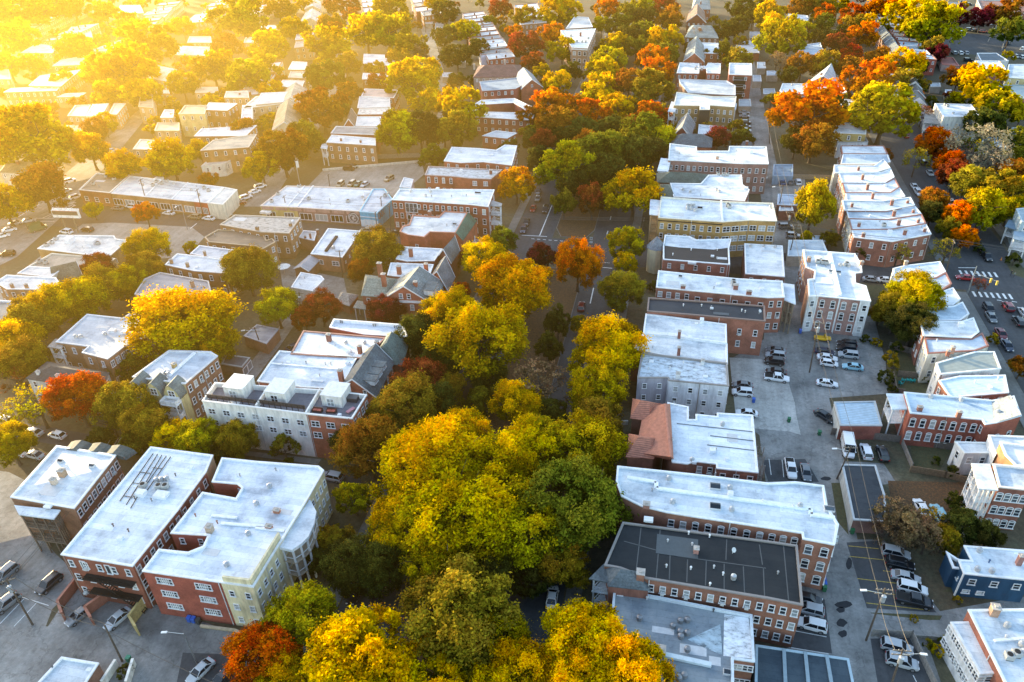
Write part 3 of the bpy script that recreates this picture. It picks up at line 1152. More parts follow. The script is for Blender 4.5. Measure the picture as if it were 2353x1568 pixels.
# ------------------------------------------------------------------ trees
def crown_mesh(seed, lobes, subs, leaves, size, bare=0.0, pt=0.0):
    rs = np.random.RandomState(seed)
    ctrs, rads = [], []
    # lobes on an uneven dome
    k = 0
    while len(ctrs) < lobes:
        k += 1
        z = rs.uniform(-0.6, 1.0)
        a = rs.uniform(0, 2 * pi)
        s = math.sqrt(max(0, 1 - z * z))
        rr = rs.uniform(.48, .86) * (1 - .25 * pt * max(0, z))
        w = (1 - pt * .55 * max(0, z))
        c = np.array([s * math.cos(a) * rr * w, s * math.sin(a) * rr * w, z * rr * (1 + .25 * pt)])
        if any(np.linalg.norm(c - q) < .3 for q in ctrs) and k < 900:
            continue
        ctrs.append(c)
        rads.append(rs.uniform(.2, .36))
    if lobes > 17 and bare == 0:
        for q in ((0, 0, 0), (0, 0, -.25)):
            ctrs.append(np.array(q) + 1e-3)
            rads.append(.32)
    pos, nor, var, hue = [], [], [], []
    for c, r_ in zip(ctrs, rads):
        lb = rs.uniform(.1, .9)
        lh = rs.uniform(.2, .8)
        d0 = c / (np.linalg.norm(c) + 1e-6)
        for _ in range(subs):
            d = rs.normal(size=3) + d0 * .9 + np.array([0, 0, .35])
            d /= np.linalg.norm(d)
            sc = c + d * r_ * rs.uniform(.75, 1.05)
            m = leaves
            off = rs.normal(size=(m, 3)) * (r_ * .2)
            off += d * (np.abs(rs.normal(size=(m, 1))) * r_ * .18)
            pos.append(sc + off)
            nn = rs.normal(size=(m, 3)) * .75 + d * .9
            nor.append(nn)
            sv = rs.uniform(-.18, .18)
            var.append(np.clip(lb * .6 + .2 + sv + rs.normal(size=m) * .16, 0, 1))
            hue.append(np.clip(lh + rs.normal(size=m) * .2, 0, 1))
    pos = np.concatenate(pos)
    nor = np.concatenate(nor)
    var = np.concatenate(var)
    hue = np.concatenate(hue)
    if bare > 0:
        keep = rs.rand(len(pos)) > bare
        pos, nor, var, hue = pos[keep], nor[keep], var[keep], hue[keep]
    n = len(pos)
    nor /= np.linalg.norm(nor, axis=1)[:, None]
    pos /= np.percentile(np.linalg.norm(pos, axis=1), 91)
    t = np.cross(nor, rs.normal(size=(n, 3)))
    t /= np.linalg.norm(t, axis=1)[:, None]
    b = np.cross(nor, t)
    s = (size * rs.uniform(.6, 1.25, size=(n, 1)))
    v = np.stack([pos - t * s, pos + b * s * .55 + nor * s * .2, pos + t * s, pos - b * s * .55 + nor * s * .2], 1).reshape(-1, 3)
    me = bpy.data.meshes.new('crown')
    me.vertices.add(4 * n)
    me.vertices.foreach_set('co', v.astype(np.float32).ravel())
    me.loops.add(4 * n)
    me.loops.foreach_set('vertex_index', np.arange(4 * n, dtype=np.int32))
    me.polygons.add(n)
    me.polygons.foreach_set('loop_start', np.arange(0, 4 * n, 4, dtype=np.int32))
    me.update(calc_edges=True)
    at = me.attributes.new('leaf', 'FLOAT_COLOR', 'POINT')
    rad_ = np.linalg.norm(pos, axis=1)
    g = np.clip(.18 + .55 * (pos[:, 2] + .35) + .45 * (rad_ - .7), 0, 1)  # height and outwardness mask, also drives the painted crown shade
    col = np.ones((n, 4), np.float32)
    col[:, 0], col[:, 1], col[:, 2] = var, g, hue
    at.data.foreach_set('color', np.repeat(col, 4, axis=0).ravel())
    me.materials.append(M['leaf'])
    return me


def trunk_mesh(seed, limbs=7, twig=0):
    r = random.Random(seed)
    mb = MB()
    # unit: z 0 = ground, z 1 = crown centre; horizontal unit = crown radius
    pts = [(0, 0, -.03), (r.uniform(-.03, .03), r.uniform(-.03, .03), .35), (r.uniform(-.05, .05), r.uniform(-.05, .05), .7), (r.uniform(-.08, .08), r.uniform(-.08, .08), 1.15)]
    rr = [.07, .05, .042, .015]
    mb.tube((0, 0, -.03), (0, 0, .05), .1, .07, 8)
    for i in range(3):
        mb.tube(pts[i], pts[i + 1], rr[i], rr[i + 1], 8)
    for k in range(limbs):
        a = 2 * pi * k / limbs + r.uniform(-.3, .3)
        t = r.uniform(.5, .95)
        s = Vector((0, 0, t))
        m = Vector((math.cos(a) * .32, math.sin(a) * .32, t + r.uniform(.12, .25)))
        e = Vector((math.cos(a + .2) * .72, math.sin(a + .2) * .72, t + r.uniform(.3, .6)))
        mb.tube(s, m, .028, .018, 5)
        mb.tube(m, e, .018, .006, 5)
        for q in range(3 + twig):
            f = m + (e - m) * r.uniform(.1, .9)
            d = Vector((r.uniform(-1, 1), r.uniform(-1, 1), r.uniform(.1, .8))).normalized()
            mb.tube(f, f + d * r.uniform(.2, .42), .009, .003, 4)
    return mb.mesh('trunk', ['bark'])


CROWN = dict(n=[crown_mesh(i + 1, 30, 18, 50, .035) for i in range(6)], m=[crown_mesh(20 + i, 24, 13, 34, .056) for i in range(6)], f=[crown_mesh(40 + i, 18, 9, 26, .082) for i in range(5)],
             g=[crown_mesh(50 + i, 14, 6, 14, .135) for i in range(4)], b=[crown_mesh(60 + i, 18, 9, 16, .05, .45) for i in range(3)], c=[crown_mesh(70 + i, 20, 12, 24, .07, 0, .9) for i in range(3)], h=[crown_mesh(80 + i, 12, 8, 22, .1) for i in range(2)])
TRUNK = [trunk_mesh(i) for i in range(4)]
BTRUNK = [trunk_mesh(10 + i, 12, 5) for i in range(2)]
TCOL = dict(GO=(0.84, 0.41, 0.015), Y=(0.82, 0.55, 0.018), Y2=(0.70, 0.48, 0.02), YG=(0.56, 0.44, 0.02), G=(0.23, 0.215, 0.022), DG=(0.115, 0.115, 0.02), OL=(0.42, 0.30, 0.028), O=(0.82, 0.29, 0.018), OB=(0.46, 0.21, 0.025), R=(0.58, 0.10, 0.02), RO=(0.66, 0.18, 0.02), B=(0.30, 0.19, 0.09), M=(0.22, 0.045, 0.028), RB=(0.36, 0.11, 0.03), PG=(0.34, 0.32, 0.18))
TWORD = dict(GO='golden orange', Y='golden yellow', Y2='deep yellow', YG='yellow-green', G='green', DG='dark green', OL='olive', O='bright orange', OB='rusty orange-brown', R='scarlet red', RO='red-orange', B='brown', M='dark maroon', RB='russet red', PG='pale grey-green')
TREES = []
_tr = random.Random(5)


def tree(px, py, r, col, kind=None, sq=.84, note='', world=None, hc=None):
    "px,py: crown centre in the photograph, r: crown radius there"
    hc_ = 6.0
    sq = 1.0 if kind == 'h' else sq or .84
    if world is None and px < 720 and py < 420:
        r *= .95
    elif world is None:
        r *= 1.14 if py < 420 else 1.06
    if world is None:
        for _ in range(3):
            p = P(px, py, hc_)
            rm = r / F * math.sqrt(p.x ** 2 + p.y ** 2 + (H - hc_) ** 2)
            hc_ = hc if hc else rm * .7 if kind == 'h' else max(.9, rm * sq * .9 + min(2.2, rm * .4))
        p = P(px, py, hc_)
    else:
        p = Vector(world)
        rm = r
        hc_ = rm * sq * .95 + 1.2
    if kind is None:
        dist = p.length
        kind = 'n' if rm > 4.2 and p.y < 190 else 'm' if p.y < 300 and rm > 2 else 'f'
    t = empty('shrub' if rm < 1.7 else 'tree', (p.x, p.y, 0), _tr.uniform(0, 2 * pi))
    c = TCOL[col]
    j = [_tr.uniform(.93, 1.07) for _ in range(3)]
    me = CROWN[kind][_tr.randrange(len(CROWN[kind]))]
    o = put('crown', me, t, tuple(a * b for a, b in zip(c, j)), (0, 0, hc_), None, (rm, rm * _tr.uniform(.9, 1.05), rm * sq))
    tm = (BTRUNK if kind == 'b' else TRUNK)
    put('trunk', tm[_tr.randrange(len(tm))], t, None, None, None, (rm, rm, hc_))
    q = proj((p.x, p.y, hc_)) if world is not None else (px, py)
    TREES.append((t, q[0], q[1], rm, col, kind, note))
    return t
# ------------------------------------------------------------------ the near left block
D3 = (1.15, 1.9, 'dh')
r = building('brick_apartment_house', 'white-roofed brick apartment house with three grey domed gables and open timber back porches', [(24, 1142), (170, 1168), (266, 1046), (130, 1024)], 10.5, 'brick', BROWN, WHITE, para=.35,
             win={1: [(9, 3, 1.2, 1.9, 'dh')], 2: (5, 3, 1.1, 1.8, 'dh')}, lm='the domed-gable brick apartment house at bottom left',
             items=[('ch', 146, 1094, 1.4, 1.2, 1.7, (.42, .28, .18)), ('ch', 126, 1112, 1.1, 1.0, 1.4, (.55, .42, .32)), ('sky', 140, 1062, 1, .8), ('sky', 212, 1073, 1, .8), ('vent', 92, 1138), ('hatch', 112, 1164, 1.4, 1.0, .3)])
porch(r, [(38, 1164), (134, 1174), (122, 1190), (46, 1180)], 9.8, 3, (0.20, 0.15, 0.11), WHITE, .2, nmid=2)
for cx in (176, 222, 266):                                            # three grey pointed domes along the street front
    p = P(cx - 4, 1024 + (cx - 176) * .12, 11.0)
    mb = MB()
    prof = [(-3.1, 0), (-2.6, 1.3), (-1.4, 2.2), (0, 2.7), (1.4, 2.2), (2.6, 1.3), (3.1, 0)]
    a = [(p.x + q, p.y + 1.8, 9.2 + z * .6) for q, z in prof]
    b = [(p.x + q * .8, p.y - .6, 9.4 + z * .5) for q, z in prof]
    mb.add(a + b, [(k, k + 1, k + 8, k + 7) for k in range(6)] + [tuple(range(7)), tuple(range(13, 6, -1))])
    mb.build('domed_gable', 'slate', r, (0.085, 0.095, 0.085))

r = building('long_brick_apartment_block', 'long white-roofed brick block with black roof conduits and a black rear fire escape', [(140, 1274), (304, 1301), (410, 1170), (473, 1084), (489, 1046), (346, 1027)], 10.6, 'brick', (0.27, 0.09, 0.055), WHITE, para=.3,
             win={0: [(5, 3, 1.1, 1.8, 'dh')], 1: (7, 3, 1.15, 1.9, 'dh'), 2: (4, 3, 1.15, 1.9, 'dh')}, lm='the long white-roofed brick block with the fire escape', over={3: ('brick', (.4, .27, .16))},
             items=[('turb', 361, 1106), ('turb', 372, 1105), ('turb', 384, 1103), ('ac', 330, 1120), ('ac', 366, 1122, .3), ('ac', 381, 1122, .3), ('hatch', 372, 1140, 2.4, 1.6, .6), ('vent', 310, 1147, (.1, .1, .1)), ('vent', 349, 1152, (.2, .2, .2)), ('vent', 261, 1210, (.15, .1, .08)), ('vent', 296, 1222, (.15, .1, .08)), ('hatch', 326, 1138, 1.6, 1.3, .9), ('vent', 404, 1094, (.15, .15, .15))])
mb = MB()
for (x0, y0, x1, y1) in ((352, 1042, 275, 1152), (362, 1044, 290, 1160), (372, 1046, 300, 1168), (382, 1048, 318, 1140), (392, 1050, 330, 1138)):
    a, b = P(x0, y0, 10.42), P(x1, y1, 10.42)
    mb.bar((a.x, a.y, 10.42), (b.x, b.y, 10.42), .1)
for (x0, y0, x1, y1) in ((320, 1085, 345, 1088), (305, 1110, 330, 1113), (285, 1140, 305, 1143), (350, 1075, 372, 1077)):
    a, b = P(x0, y0, 10.42), P(x1, y1, 10.42)
    mb.bar((a.x, a.y, 10.42), (b.x, b.y, 10.42), .08)
mb.build('roof_conduit', 'dark', r)
A, B_ = P(140, 1274, 10.6), P(304, 1301, 10.6)
e = (B_ - A).normalized()
n_ = Vector((e.y, -e.x, 0))
for lev in (1, 2):                                                     # fire escape: two balconies and stair flights
    z = 3.4 * lev
    q0, q1 = A + e * 3.4 + n_ * .75, A + e * 12.6 + n_ * .75
    mb = MB()
    mb.bar((q0.x, q0.y, z), (q1.x, q1.y, z), 1.3, h=.1)
    for s in (0, 1):
        t0, t1 = q0 + n_ * .6, q1 + n_ * .6
        for hz in (.5, 1.0):
            mb.bar((t0.x, t0.y, z + hz), (t1.x, t1.y, z + hz), .07)
    for k in range(12):
        t = q0 + (q1 - q0) * (k / 11) + n_ * .6
        mb.bar((t.x, t.y, z), (t.x, t.y, z + 1), .05)
    s0, s1 = q0 + (q1 - q0) * (.25 if lev == 2 else .6), q0 + (q1 - q0) * (.65 if lev == 2 else 1.0)
    for w in (-.4, .4):
        mb.bar((*(s0 + n_ * w).xy, z), (*(s1 + n_ * w).xy, z - 3.2), .1, h=.18)
    for k in range(12):
        t = s0 + (s1 - s0) * ((k + .5) / 12)
        mb.bar((*(t - n_ * .4).xy, z - 3.2 * (k + .5) / 12), (*(t + n_ * .4).xy, z - 3.2 * (k + .5) / 12), .18, h=.04)
    mb.build('fire_escape', 'dark', r)
for t in (.27, .62):
    p = A + e * ((B_ - A).length * t)
    add_window(r, (p.x, p.y, 8.7), n_, 1.0, 2.2, 'door', name='door')

YEL = ('paint', (0.78, 0.67, 0.42))
r = building('courtyard_apartment_block', 'courtyard block with scored white roof, red rear, yellow street walls and white columned porch', [(327, 1312), (507, 1338), (582, 1349), (636, 1260), (709, 1142), (744, 1081), (732, 1071), (588, 1060), (510, 1052), (487, 1107), (545, 1112), (556, 1121), (542, 1145), (465, 1131), (392, 1225), (478, 1230), (467, 1255), (432, 1269), (365, 1262)], 10.6, 'brick', (0.33, 0.085, 0.055), (0.84, 0.86, 0.9), para=.35,
             over={1: YEL, 2: YEL, 3: YEL, 4: YEL, 5: YEL}, win={0: [(2, 3, 3.0, 1.6, 'quad', 3.1), (2, 3, .95, 1.5, 'dh', 3.1)], 1: (2, 3, 1.1, 1.6, 'dh', 3.2, 1.6), 2: (4, 3, 1.1, 1.7, 'dh', 3.2, 1.6), 4: (4, 3, 1.0, 1.7, 'dh', 3.2, 1.6), 10: (3, 3, 1, 1.7, 'dh'), 15: (2, 3, 1, 1.6, 'dh'), 14: (2, 3, 1, 1.6, 'dh'), 17: (2, 2, 1, 1.6, 'dh')}, lm='the courtyard block with the yellow corner',
             items=[('ch', 484, 1222, 1.2, 1.2, 1.6, (.5, .38, .28)), ('ch', 619, 1215, 1.3, .8, .8, (.4, .17, .1)), ('ch', 637, 1178, 1.3, .8, .8, (.4, .17, .1)), ('turb', 571, 1229), ('turb', 522, 1300), ('turb', 590, 1160), ('turb', 620, 1120), ('vent', 450, 1187, (.3, .15, .1)), ('vent', 500, 1203, (.3, .15, .1))])
for p, q in (((487, 1186), (545, 1192)), ((508, 1204), (612, 1212)), ((588, 1214), (654, 1222))):
    curb(r, p, q, 10.3, .5, .3)
mb = MB()                                                              # raised yellow corner parapet
for p, q in (((511, 1325), (574, 1333)), ((574, 1333), (640, 1225))):
    a, b = P(*p, 11.6), P(*q, 11.6)
    mb.bar((a.x, a.y, 11.0), (b.x, b.y, 11.0), .35, h=1.4)
mb.build('corner_parapet', 'paint', r, YEL[1])
mb = MB()
poly = [P(x, y, 10.0) for x, y in ((639, 1258), (671, 1265), (693, 1250), (709, 1234), (722, 1205), (727, 1176), (712, 1148))]
pl = [(q.x, q.y) for q in poly]
if area(pl) < 0:
    pl = pl[::-1]
mb.prism(pl, 9.5, 10.1)
pr = mb.build('porch_roof', 'roof', r, (.8, .83, .88))
for z in (3.4, 6.6):
    mb = MB()
    mb.prism(inset(pl, .2), z - .2, z)
    mb.build('porch_floor', 'paint', pr, (.5, .4, .3))
    mb = MB()
    q = inset(pl, .35)
    for i in range(len(q)):
        mb.bar((*q[i], z + .9), (*q[(i + 1) % len(q)], z + .9), .1)
    mb.build('railing', 'trim', pr, TRIM)
for q in inset(pl, .45)[:-1]:
    mb = MB()
    mb.tube((*q, 0), (*q, 9.5), .24, .2, 10)
    mb.build('column', 'trim', pr, (.66, .66, .66))

CW, CRED = (0.90, 0.87, 0.81), (0.40, 0.14, 0.08)
r = building('townhouse_terrace', 'modern four-storey townhouse terrace, pale stucco units with one red brick end unit and roof terraces', [(464, 921), (703, 951), (809, 962), (843, 907), (740, 896), (494, 879)], 11.4, 'paint', CW, (0.24, 0.22, 0.24), para=1.05, over={1: ('brick', CRED), 2: ('brick', CRED)},
             win={0: (7, 2, 1.7, 1.6, 'pair', 2.9, 1.7), 1: (3, 2, 1.9, 1.7, 'pair', 2.9, 1.5), 2: (4, 3, 1.3, 1.8, 'dh')}, lm='the pale townhouse terrace with roof decks', cop=(.84, .82, .78))
for k, (x, y) in enumerate(((546, 921), (640, 931), (767, 939))):
    p = P(x + 8, y - 20, 10.4)
    mb = MB()
    w = 4.4
    rz = -.02
    mb.box((p.x, p.y, 10.35 + 1.35), (w, 4.6, 2.7), rz)
    o = mb.build('roof_stair_house', 'paint', r, (.83, .80, .74))
    mb = MB()
    mb.box((p.x, p.y, 13.12), (w + .2, 4.8, .14), rz)
    mb.build('stair_house_roof', 'trim', o, (.85, .82, .78))
    f, pn = win_mesh(1.6, 1.9, 'pair', False)
    o0 = r['_o']
    wi = put('sliding_door', f, o, TRIM, (p.x - .3 - o0[0], p.y - 2.31 - o0[1], 11.45))
    put('pane', pn, wi)
for (x0, y0, x1, y1) in ((588, 934, 618, 888), (703, 950, 735, 896)):
    a, b = P(x0, y0, 11.2), P(x1, y1, 11.2)
    mb = MB()
    mb.bar((a.x, a.y, 10.9), (b.x, b.y, 10.9), .35, h=1.2)
    mb.build('party_wall', 'paint', r, CW)
for (x0, y0, x1, y1) in ((473, 925, 588, 939), (594, 938, 700, 952)):   # dark terrace railings set behind the front
    a, b = P(x0, y0 - 3, 10.4), P(x1, y1 - 3, 10.4)
    mb = MB()
    mb.bar((a.x, a.y, 12.1), (b.x, b.y, 12.1), .08)
    for k in range(9):
        t = a + (b - a) * (k / 8)
        mb.bar((t.x, t.y, 10.4), (t.x, t.y, 12.1), .1)
    mb.build('terrace_railing', 'dark', r)
    mb = MB()
    mb.bar((a.x, a.y + .6, 11.3), (b.x, b.y + .6, 11.3), .05, h=1.0)
    mb.build('terrace_screen', 'wood', r, (.10, .07, .06))
for k, (x, y) in enumerate(((540, 1000), (600, 1008), (700, 1040))):
    pass
for (x, y, a, c, lb) in ((730, 945, 0, (.07, .03, .025), 'dark wicker sofa with red cushions, left of the pair on the brick unit roof deck'), (762, 947, .1, (.07, .03, .025), 'dark wicker sofa with red cushions, right of the pair on the brick unit roof deck')):
    p = P(x, y, 10.4)
    t = tag(empty('garden_sofa', (p.x, p.y, 10.36), a), lb, 'sofa', 'roof terrace sofas')
    mb = MB()
    mb.box((0, 0, .2), (2.0, .85, .4))
    mb.box((0, .36, .55), (2.0, .14, .5))
    for s in (-1, 1):
        mb.box((s * .94, 0, .45), (.14, .85, .3))
    mb.build('frame', 'obj', t, c)
    mb = MB()
    for s in (-.45, .45):
        mb.box((s, -.04, .46), (.8, .68, .12))
    mb.build('cushion', 'obj', t, (.5, .12, .08))
p = P(806, 945, 10.4)
t = tag(empty('daybed', (p.x, p.y, 10.36), 1.1), 'low pink lounger on the brick unit roof deck by the parapet corner', 'lounger')
mb = MB()
mb.box((0, 0, .2), (2.0, .8, .2))
for s in (-1, 1):
    for q in (-1, 1):
        mb.box((s * .85, q * .32, .05), (.1, .1, .1))
mb.build('frame', 'obj', t, (.3, .2, .2))
mb = MB()
mb.box((0, 0, .36), (1.9, .72, .12))
mb.build('cushion', 'obj', t, (.6, .25, .28))
p = P(812, 918, 10.4)
t = tag(empty('hot_tub', (p.x, p.y, 10.36), .0), 'dark covered hot tub in the back corner of the brick unit roof deck', 'hot tub')
mb = MB()
mb.box((0, 0, .45), (2.2, 2.0, .9))
mb.build('shell', 'wood', t, (.06, .05, .05))
mb = MB()
mb.box((0, 0, .97), (2.3, 2.1, .14))
mb.build('cover', 'obj', t, (.07, .07, .08))

r = building('gothic_gabled_house', 'brick apartment house with yellow front, three pointed grey gables and white balconies', [(304, 866), (425, 882), (500, 818), (484, 808), (388, 805)], 10.6, 'brick', BROWN, (0.66, 0.70, 0.75), para=.35, win={1: (6, 3, 1.1, 1.9, 'dh'), 0: None} and {1: (6, 3, 1.1, 1.9, 'dh')}, over={0: ('paint', (.62, .52, .28))}, lm='the yellow-fronted house with three pointed gables', cop=(.7, .71, .72), items=[('ch', 402, 845, 1.1, .9, 1.3, (.5, .35, .15)), ('vent', 418, 832), ('turb', 380, 860), ('turb', 388, 862)])
curb(r, (388, 866), (448, 812), 10.3, .7, .35)
A, B_ = P(304, 866, 10.6), P(425, 882, 10.6)
e = (B_ - A).normalized()
n_ = Vector((e.y, -e.x, 0))
L = (B_ - A).length
for k in range(3):
    c0 = A + e * (L * (k + .5) / 3)
    wd = L / 6.3
    prof = [(-1, 0), (-.85, 1.3), (-.5, 2.5), (0, 3.3), (.5, 2.5), (.85, 1.3), (1, 0)]
    f = [c0 + e * (q * wd) + n_ * 2.2 + Vector((0, 0, z - 2.4)) for q, z in prof]
    b = [c0 + e * (q * wd) - n_ * 1.2 + Vector((0, 0, z - 2.2)) for q, z in prof]
    mb = MB()
    up_ = Vector((0, 0, .12))
    f2 = [v + n_ * .35 + up_ for v in f]
    mb.add(f2 + [v + up_ for v in b], [(i, i + 1, i + 8, i + 7) for i in range(6)])
    o = mb.build('pointed_gable', 'slate', r, (.15, .17, .16))
    mb = MB()
    mb.face(f)
    g0, g1 = f[0], f[-1]
    mb.add([g0, g1, Vector((*g1.xy, 0)), Vector((*g0.xy, 0)), Vector((*(g0 - n_ * 2.3).xy, 0)), Vector((*(g0 - n_ * 2.3).xy, g0.z)), Vector((*(g1 - n_ * 2.3).xy, 0)), Vector((*(g1 - n_ * 2.3).xy, g1.z))], [(0, 3, 2, 1), (0, 5, 4, 3), (1, 2, 6, 7)])
    mb.build('gable_wall', 'paint', o, (.66, .55, .28))
    pc = c0 + n_ * 2.2
    add_window(r, (pc.x, pc.y, 9.2), n_, 1.6, 1.7, 'pair')
    add_window(r, (pc.x, pc.y, 5.6), n_, 1.8, 1.5, 'pair')
    if k != 1:
        q0, q1 = pc - e * 1.9, pc + e * 1.9
        pp = [(q0 + n_ * 2.0).xy, (q1 + n_ * 2.0).xy, q1.xy, q0.xy]
        pp = [(v.x, v.y) for v in pp]
        if area(pp) < 0:
            pp = pp[::-1]
        mb = MB()
        for z in (4.2, 7.6):
            mb.prism(pp, z - .25, z)
        bo = mb.build('balcony', 'paint', r, WPAINT)
        ins = inset(pp, .1)
        for v in ins:
            mb = MB()
            mb.box((*v, 4.2), (.2, .2, 8.4))
            mb.build('post', 'paint', bo, WPAINT)
        for z in (4.2, 7.6):
            mb = MB()
            for i in range(4):
                mb.bar((*ins[i], z + .6), (*ins[(i + 1) % 4], z + .6), .06, h=.8)
            mb.build('railing', 'paint', bo, WPAINT)

gable('dormered_house', 'low house with dark hipped roof and pale walls behind the scarlet tree', [(62, 868), (232, 895), (249, 857), (108, 832)], 7.5, 9.2, 'x', .25, 'paint', (.62, .62, .62), (.07, .065, .062), lm='the dark-hipped pale house', items=[('ch', 90, 862, .8, .8, 1.2, (.6, .6, .58)), ('ch', 135, 870, .8, .8, 1.2, (.6, .6, .58))])
r = building('tan_brick_house', 'tan brick apartment house with stepped pale grey roof and white corner porch', [(128, 786), (203, 796), (188, 810), (247, 825), (284, 797), (335, 775), (318, 722), (297, 721), (282, 731), (200, 722)], 9.6, 'brick', (0.33, 0.18, 0.10), (0.62, 0.65, 0.68), para=.3, lm='the tan brick house with the stepped grey roof',
             win={0: (3, 2, 1.1, 1.9, 'dh'), 2: (2, 2, 1, 1.9, 'dh'), 3: (3, 2, 1.2, 1.9, 'pair'), 4: (4, 3, 1.2, 1.9, 'dh')}, items=[('turb', 242, 770), ('turb', 300, 780), ('turb', 175, 776), ('vent', 262, 760), ('hatch', 260, 762, 1.4, 1.2, .6), ('hatch', 288, 766, 1.2, 1.1, .7), ('turb', 187, 822 - 46)])
porch(r, [(112, 796), (140, 800), (146, 782), (128, 780)], 9.0, 3, WPAINT, (.3, .28, .26), .35, nmid=0)
for k, (x, y, lb) in enumerate(((536, 830, 'grey flat-roofed garage pair with white doors behind the yellow-fronted house'),)):
    r = building('garage', lb, [(508, 836), (556, 844), (574, 822), (518, 814)], 3.0, 'brick', (.18, .13, .11), (.17, .16, .17), para=.2, win=None, cat='garage')
    a, b = P(556, 844, 3), P(574, 822, 3)
    nn = Vector((b.y - a.y, -(b.x - a.x), 0)).normalized()
    for t in (.27, .75):
        p = a + (b - a) * t
        add_window(r, (p.x, p.y, 1.25), nn, 2.2, 2.2, 'door', name='garage_door')

# ------------------------------------------------------------------ houses along the west side of the boulevard
r = building('mansard_row_house', 'white flat-roofed house with grey slate slope and three dormers behind the townhouse terrace', [(591, 876), (700, 890), (782, 893), (820, 822), (642, 806), (619, 835)], 9.0, 'brick', RED, WHITE, para=.25, win={0: (3, 2, 1.1, 1.7, 'dh')}, lm='the white-roofed house with three dormers', items=[('vent', 650, 838), ('hatch', 730, 877, 2.6, .5, .3), ('vent', 735, 865), ('vent', 748, 838), ('vent', 760, 838), ('hatch', 663, 833, 1, .7, .2), ('hatch', 800, 838, .9, .9, .8)])
curb(r, (620, 836), (780, 850), 8.75, .4, .25)
gable('', '', [(768, 894), (864, 911), (903, 833), (832, 812)], 7.6, 11.2, 'y', 0, 'brick', RED, (.13, .145, .15), parent=r, win={0: (2, 2, 1.0, 1.6, 'dh', 3.0, -1.2), 1: (4, 2, 1.1, 1.8, 'dh')}, items=[('ch', 786, 878, 1.1, 1.1, 3.6, RED)])
dormers(r, (860, 884), (888, 836), 3, 8.9, 3.2, 2.0, 1.2, (1, -.05))
r = building('green_roofed_house', 'white flat-roofed house ending in a green slate hip toward the boulevard', [(668, 813), (838, 824), (886, 776), (697, 760)], 9.0, 'brick', RED, WHITE, para=.25, win=None, lm='the green-hipped boulevard house', cop=(.4, .2, .15), items=[('ch', 757, 784, 1.2, 1.0, 2.2), ('ch', 828, 812, 1.0, 1.0, 2.4, (.32, .12, .07)), ('ch', 868, 802, 1.0, 1.0, 2.4, (.32, .12, .07)), ('vent', 770, 794), ('turb', 795, 790), ('turb', 838, 790)])
gable('', '', [(850, 832), (922, 836), (938, 786), (886, 768)], 7.4, 11.0, 'y', .3, 'brick', DKRED, (.12, .16, .14), parent=r, win=None)
building('white_block_house', 'white parapeted flat-roofed house with paired roof vents, above the green-hipped house', [(757, 752), (838, 768), (936, 774), (926, 746), (767, 733)], 8.8, 'brick', RED, (0.72, 0.76, 0.84), para=.7, cop=WHITE, win=None, lm='the parapeted white-roofed house', items=[('vent', 783, 742, (.2, .2, .2)), ('vent', 787, 743, (.2, .2, .2)), ('vent', 858, 750, (.2, .2, .2)), ('vent', 863, 750, (.2, .2, .2)), ('vent', 907, 754, (.2, .2, .2)), ('vent', 912, 755, (.2, .2, .2))])
r = gable('pedimented_brick_house', 'big brick house with grey slate roof, white-trimmed pediment and a row of dormers', [(876, 690), (988, 694), (1020, 652), (914, 644)], 7.6, 12.0, 'y', 0, 'brick', RED, (.20, .23, .23), lm='the pedimented slate-roofed brick house', win={0: (4, 2, 1.2, 1.9, 'dh', 3.2, .9), 1: (4, 2, 1.1, 1.8, 'dh')}, items=[('ch', 884, 658, 1.3, 1.1, 4.2, RED), ('ch', 956, 668, 1.1, 1.0, 3.0, RED), ('ch', 980, 625, 1.1, 1.1, 2.8, RED)])
p0, p1 = P(876, 690, 7.6), P(988, 694, 7.6)
for t in (.42, .58):
    p = p0 + (p1 - p0) * t
    add_window(r, (p.x, p.y - .02, 9.0), (0, -1), 1.0, 1.5)
mb = MB()
mb.bar((p0.x, p0.y - .15, 7.5), (p1.x, p1.y - .15, 7.5), .35, h=.55)
mb.build('cornice', 'trim', r, TRIM)
dormers(r, (996, 676), (1006, 655), 3, 8.9, 2.6, 1.2, 1.5, (1, -.05))
gable('', '', [(832, 678), (886, 682), (920, 642), (841, 632)], 7.0, 9.2, 'x', .15, 'brick', RED, (.22, .24, .2), parent=r, win={0: (2, 2, 1.1, 1.8, 'dh')}, items=[('ch', 876, 640, 1.4, 1.1, 5.4, (.36, .14, .08))])
porch(r, [(814, 706), (838, 710), (840, 695), (822, 692)], 4.2, 1, WPAINT, (.25, .27, .24), .22, rail=False, nmid=0)
r = building('slate_front_house', 'white flat-roofed brick house with steep slate gable toward the boulevard, above the pedimented house', [(890, 632), (905, 634), (985, 640), (996, 608), (898, 604)], 8.0, 'brick', RED, WHITE, para=.3, win=None, lm='the slate-gabled white-roofed house', items=[('ch', 918, 630, 1.3, 1.1, 2.8, RED)])
gable('', '', [(985, 640), (1030, 668), (1044, 636), (1008, 606)], 6.6, 10.6, 'y', 0, 'brick', RED, (.16, .17, .18), parent=r, win=None)
r = building('dark_gabled_house', 'white flat-roofed brick house with dark slate gable beside the dark maroon tree', [(910, 595), (935, 600), (998, 599), (1016, 572), (927, 567)], 8.0, 'brick', DKRED, WHITE, para=.35, win={0: (3, 2, 1, 1.7, 'dh'), 1: (3, 2, 1, 1.7, 'dh')}, lm='the dark-gabled house', items=[('ch', 945, 590, 1.2, 1.0, 3.0, RED)])
gable('', '', [(1006, 590), (1036, 602), (1055, 574), (1038, 560)], 7.2, 10.4, 'y', 0, 'brick', DKRED, (.14, .16, .17), parent=r, win=None)
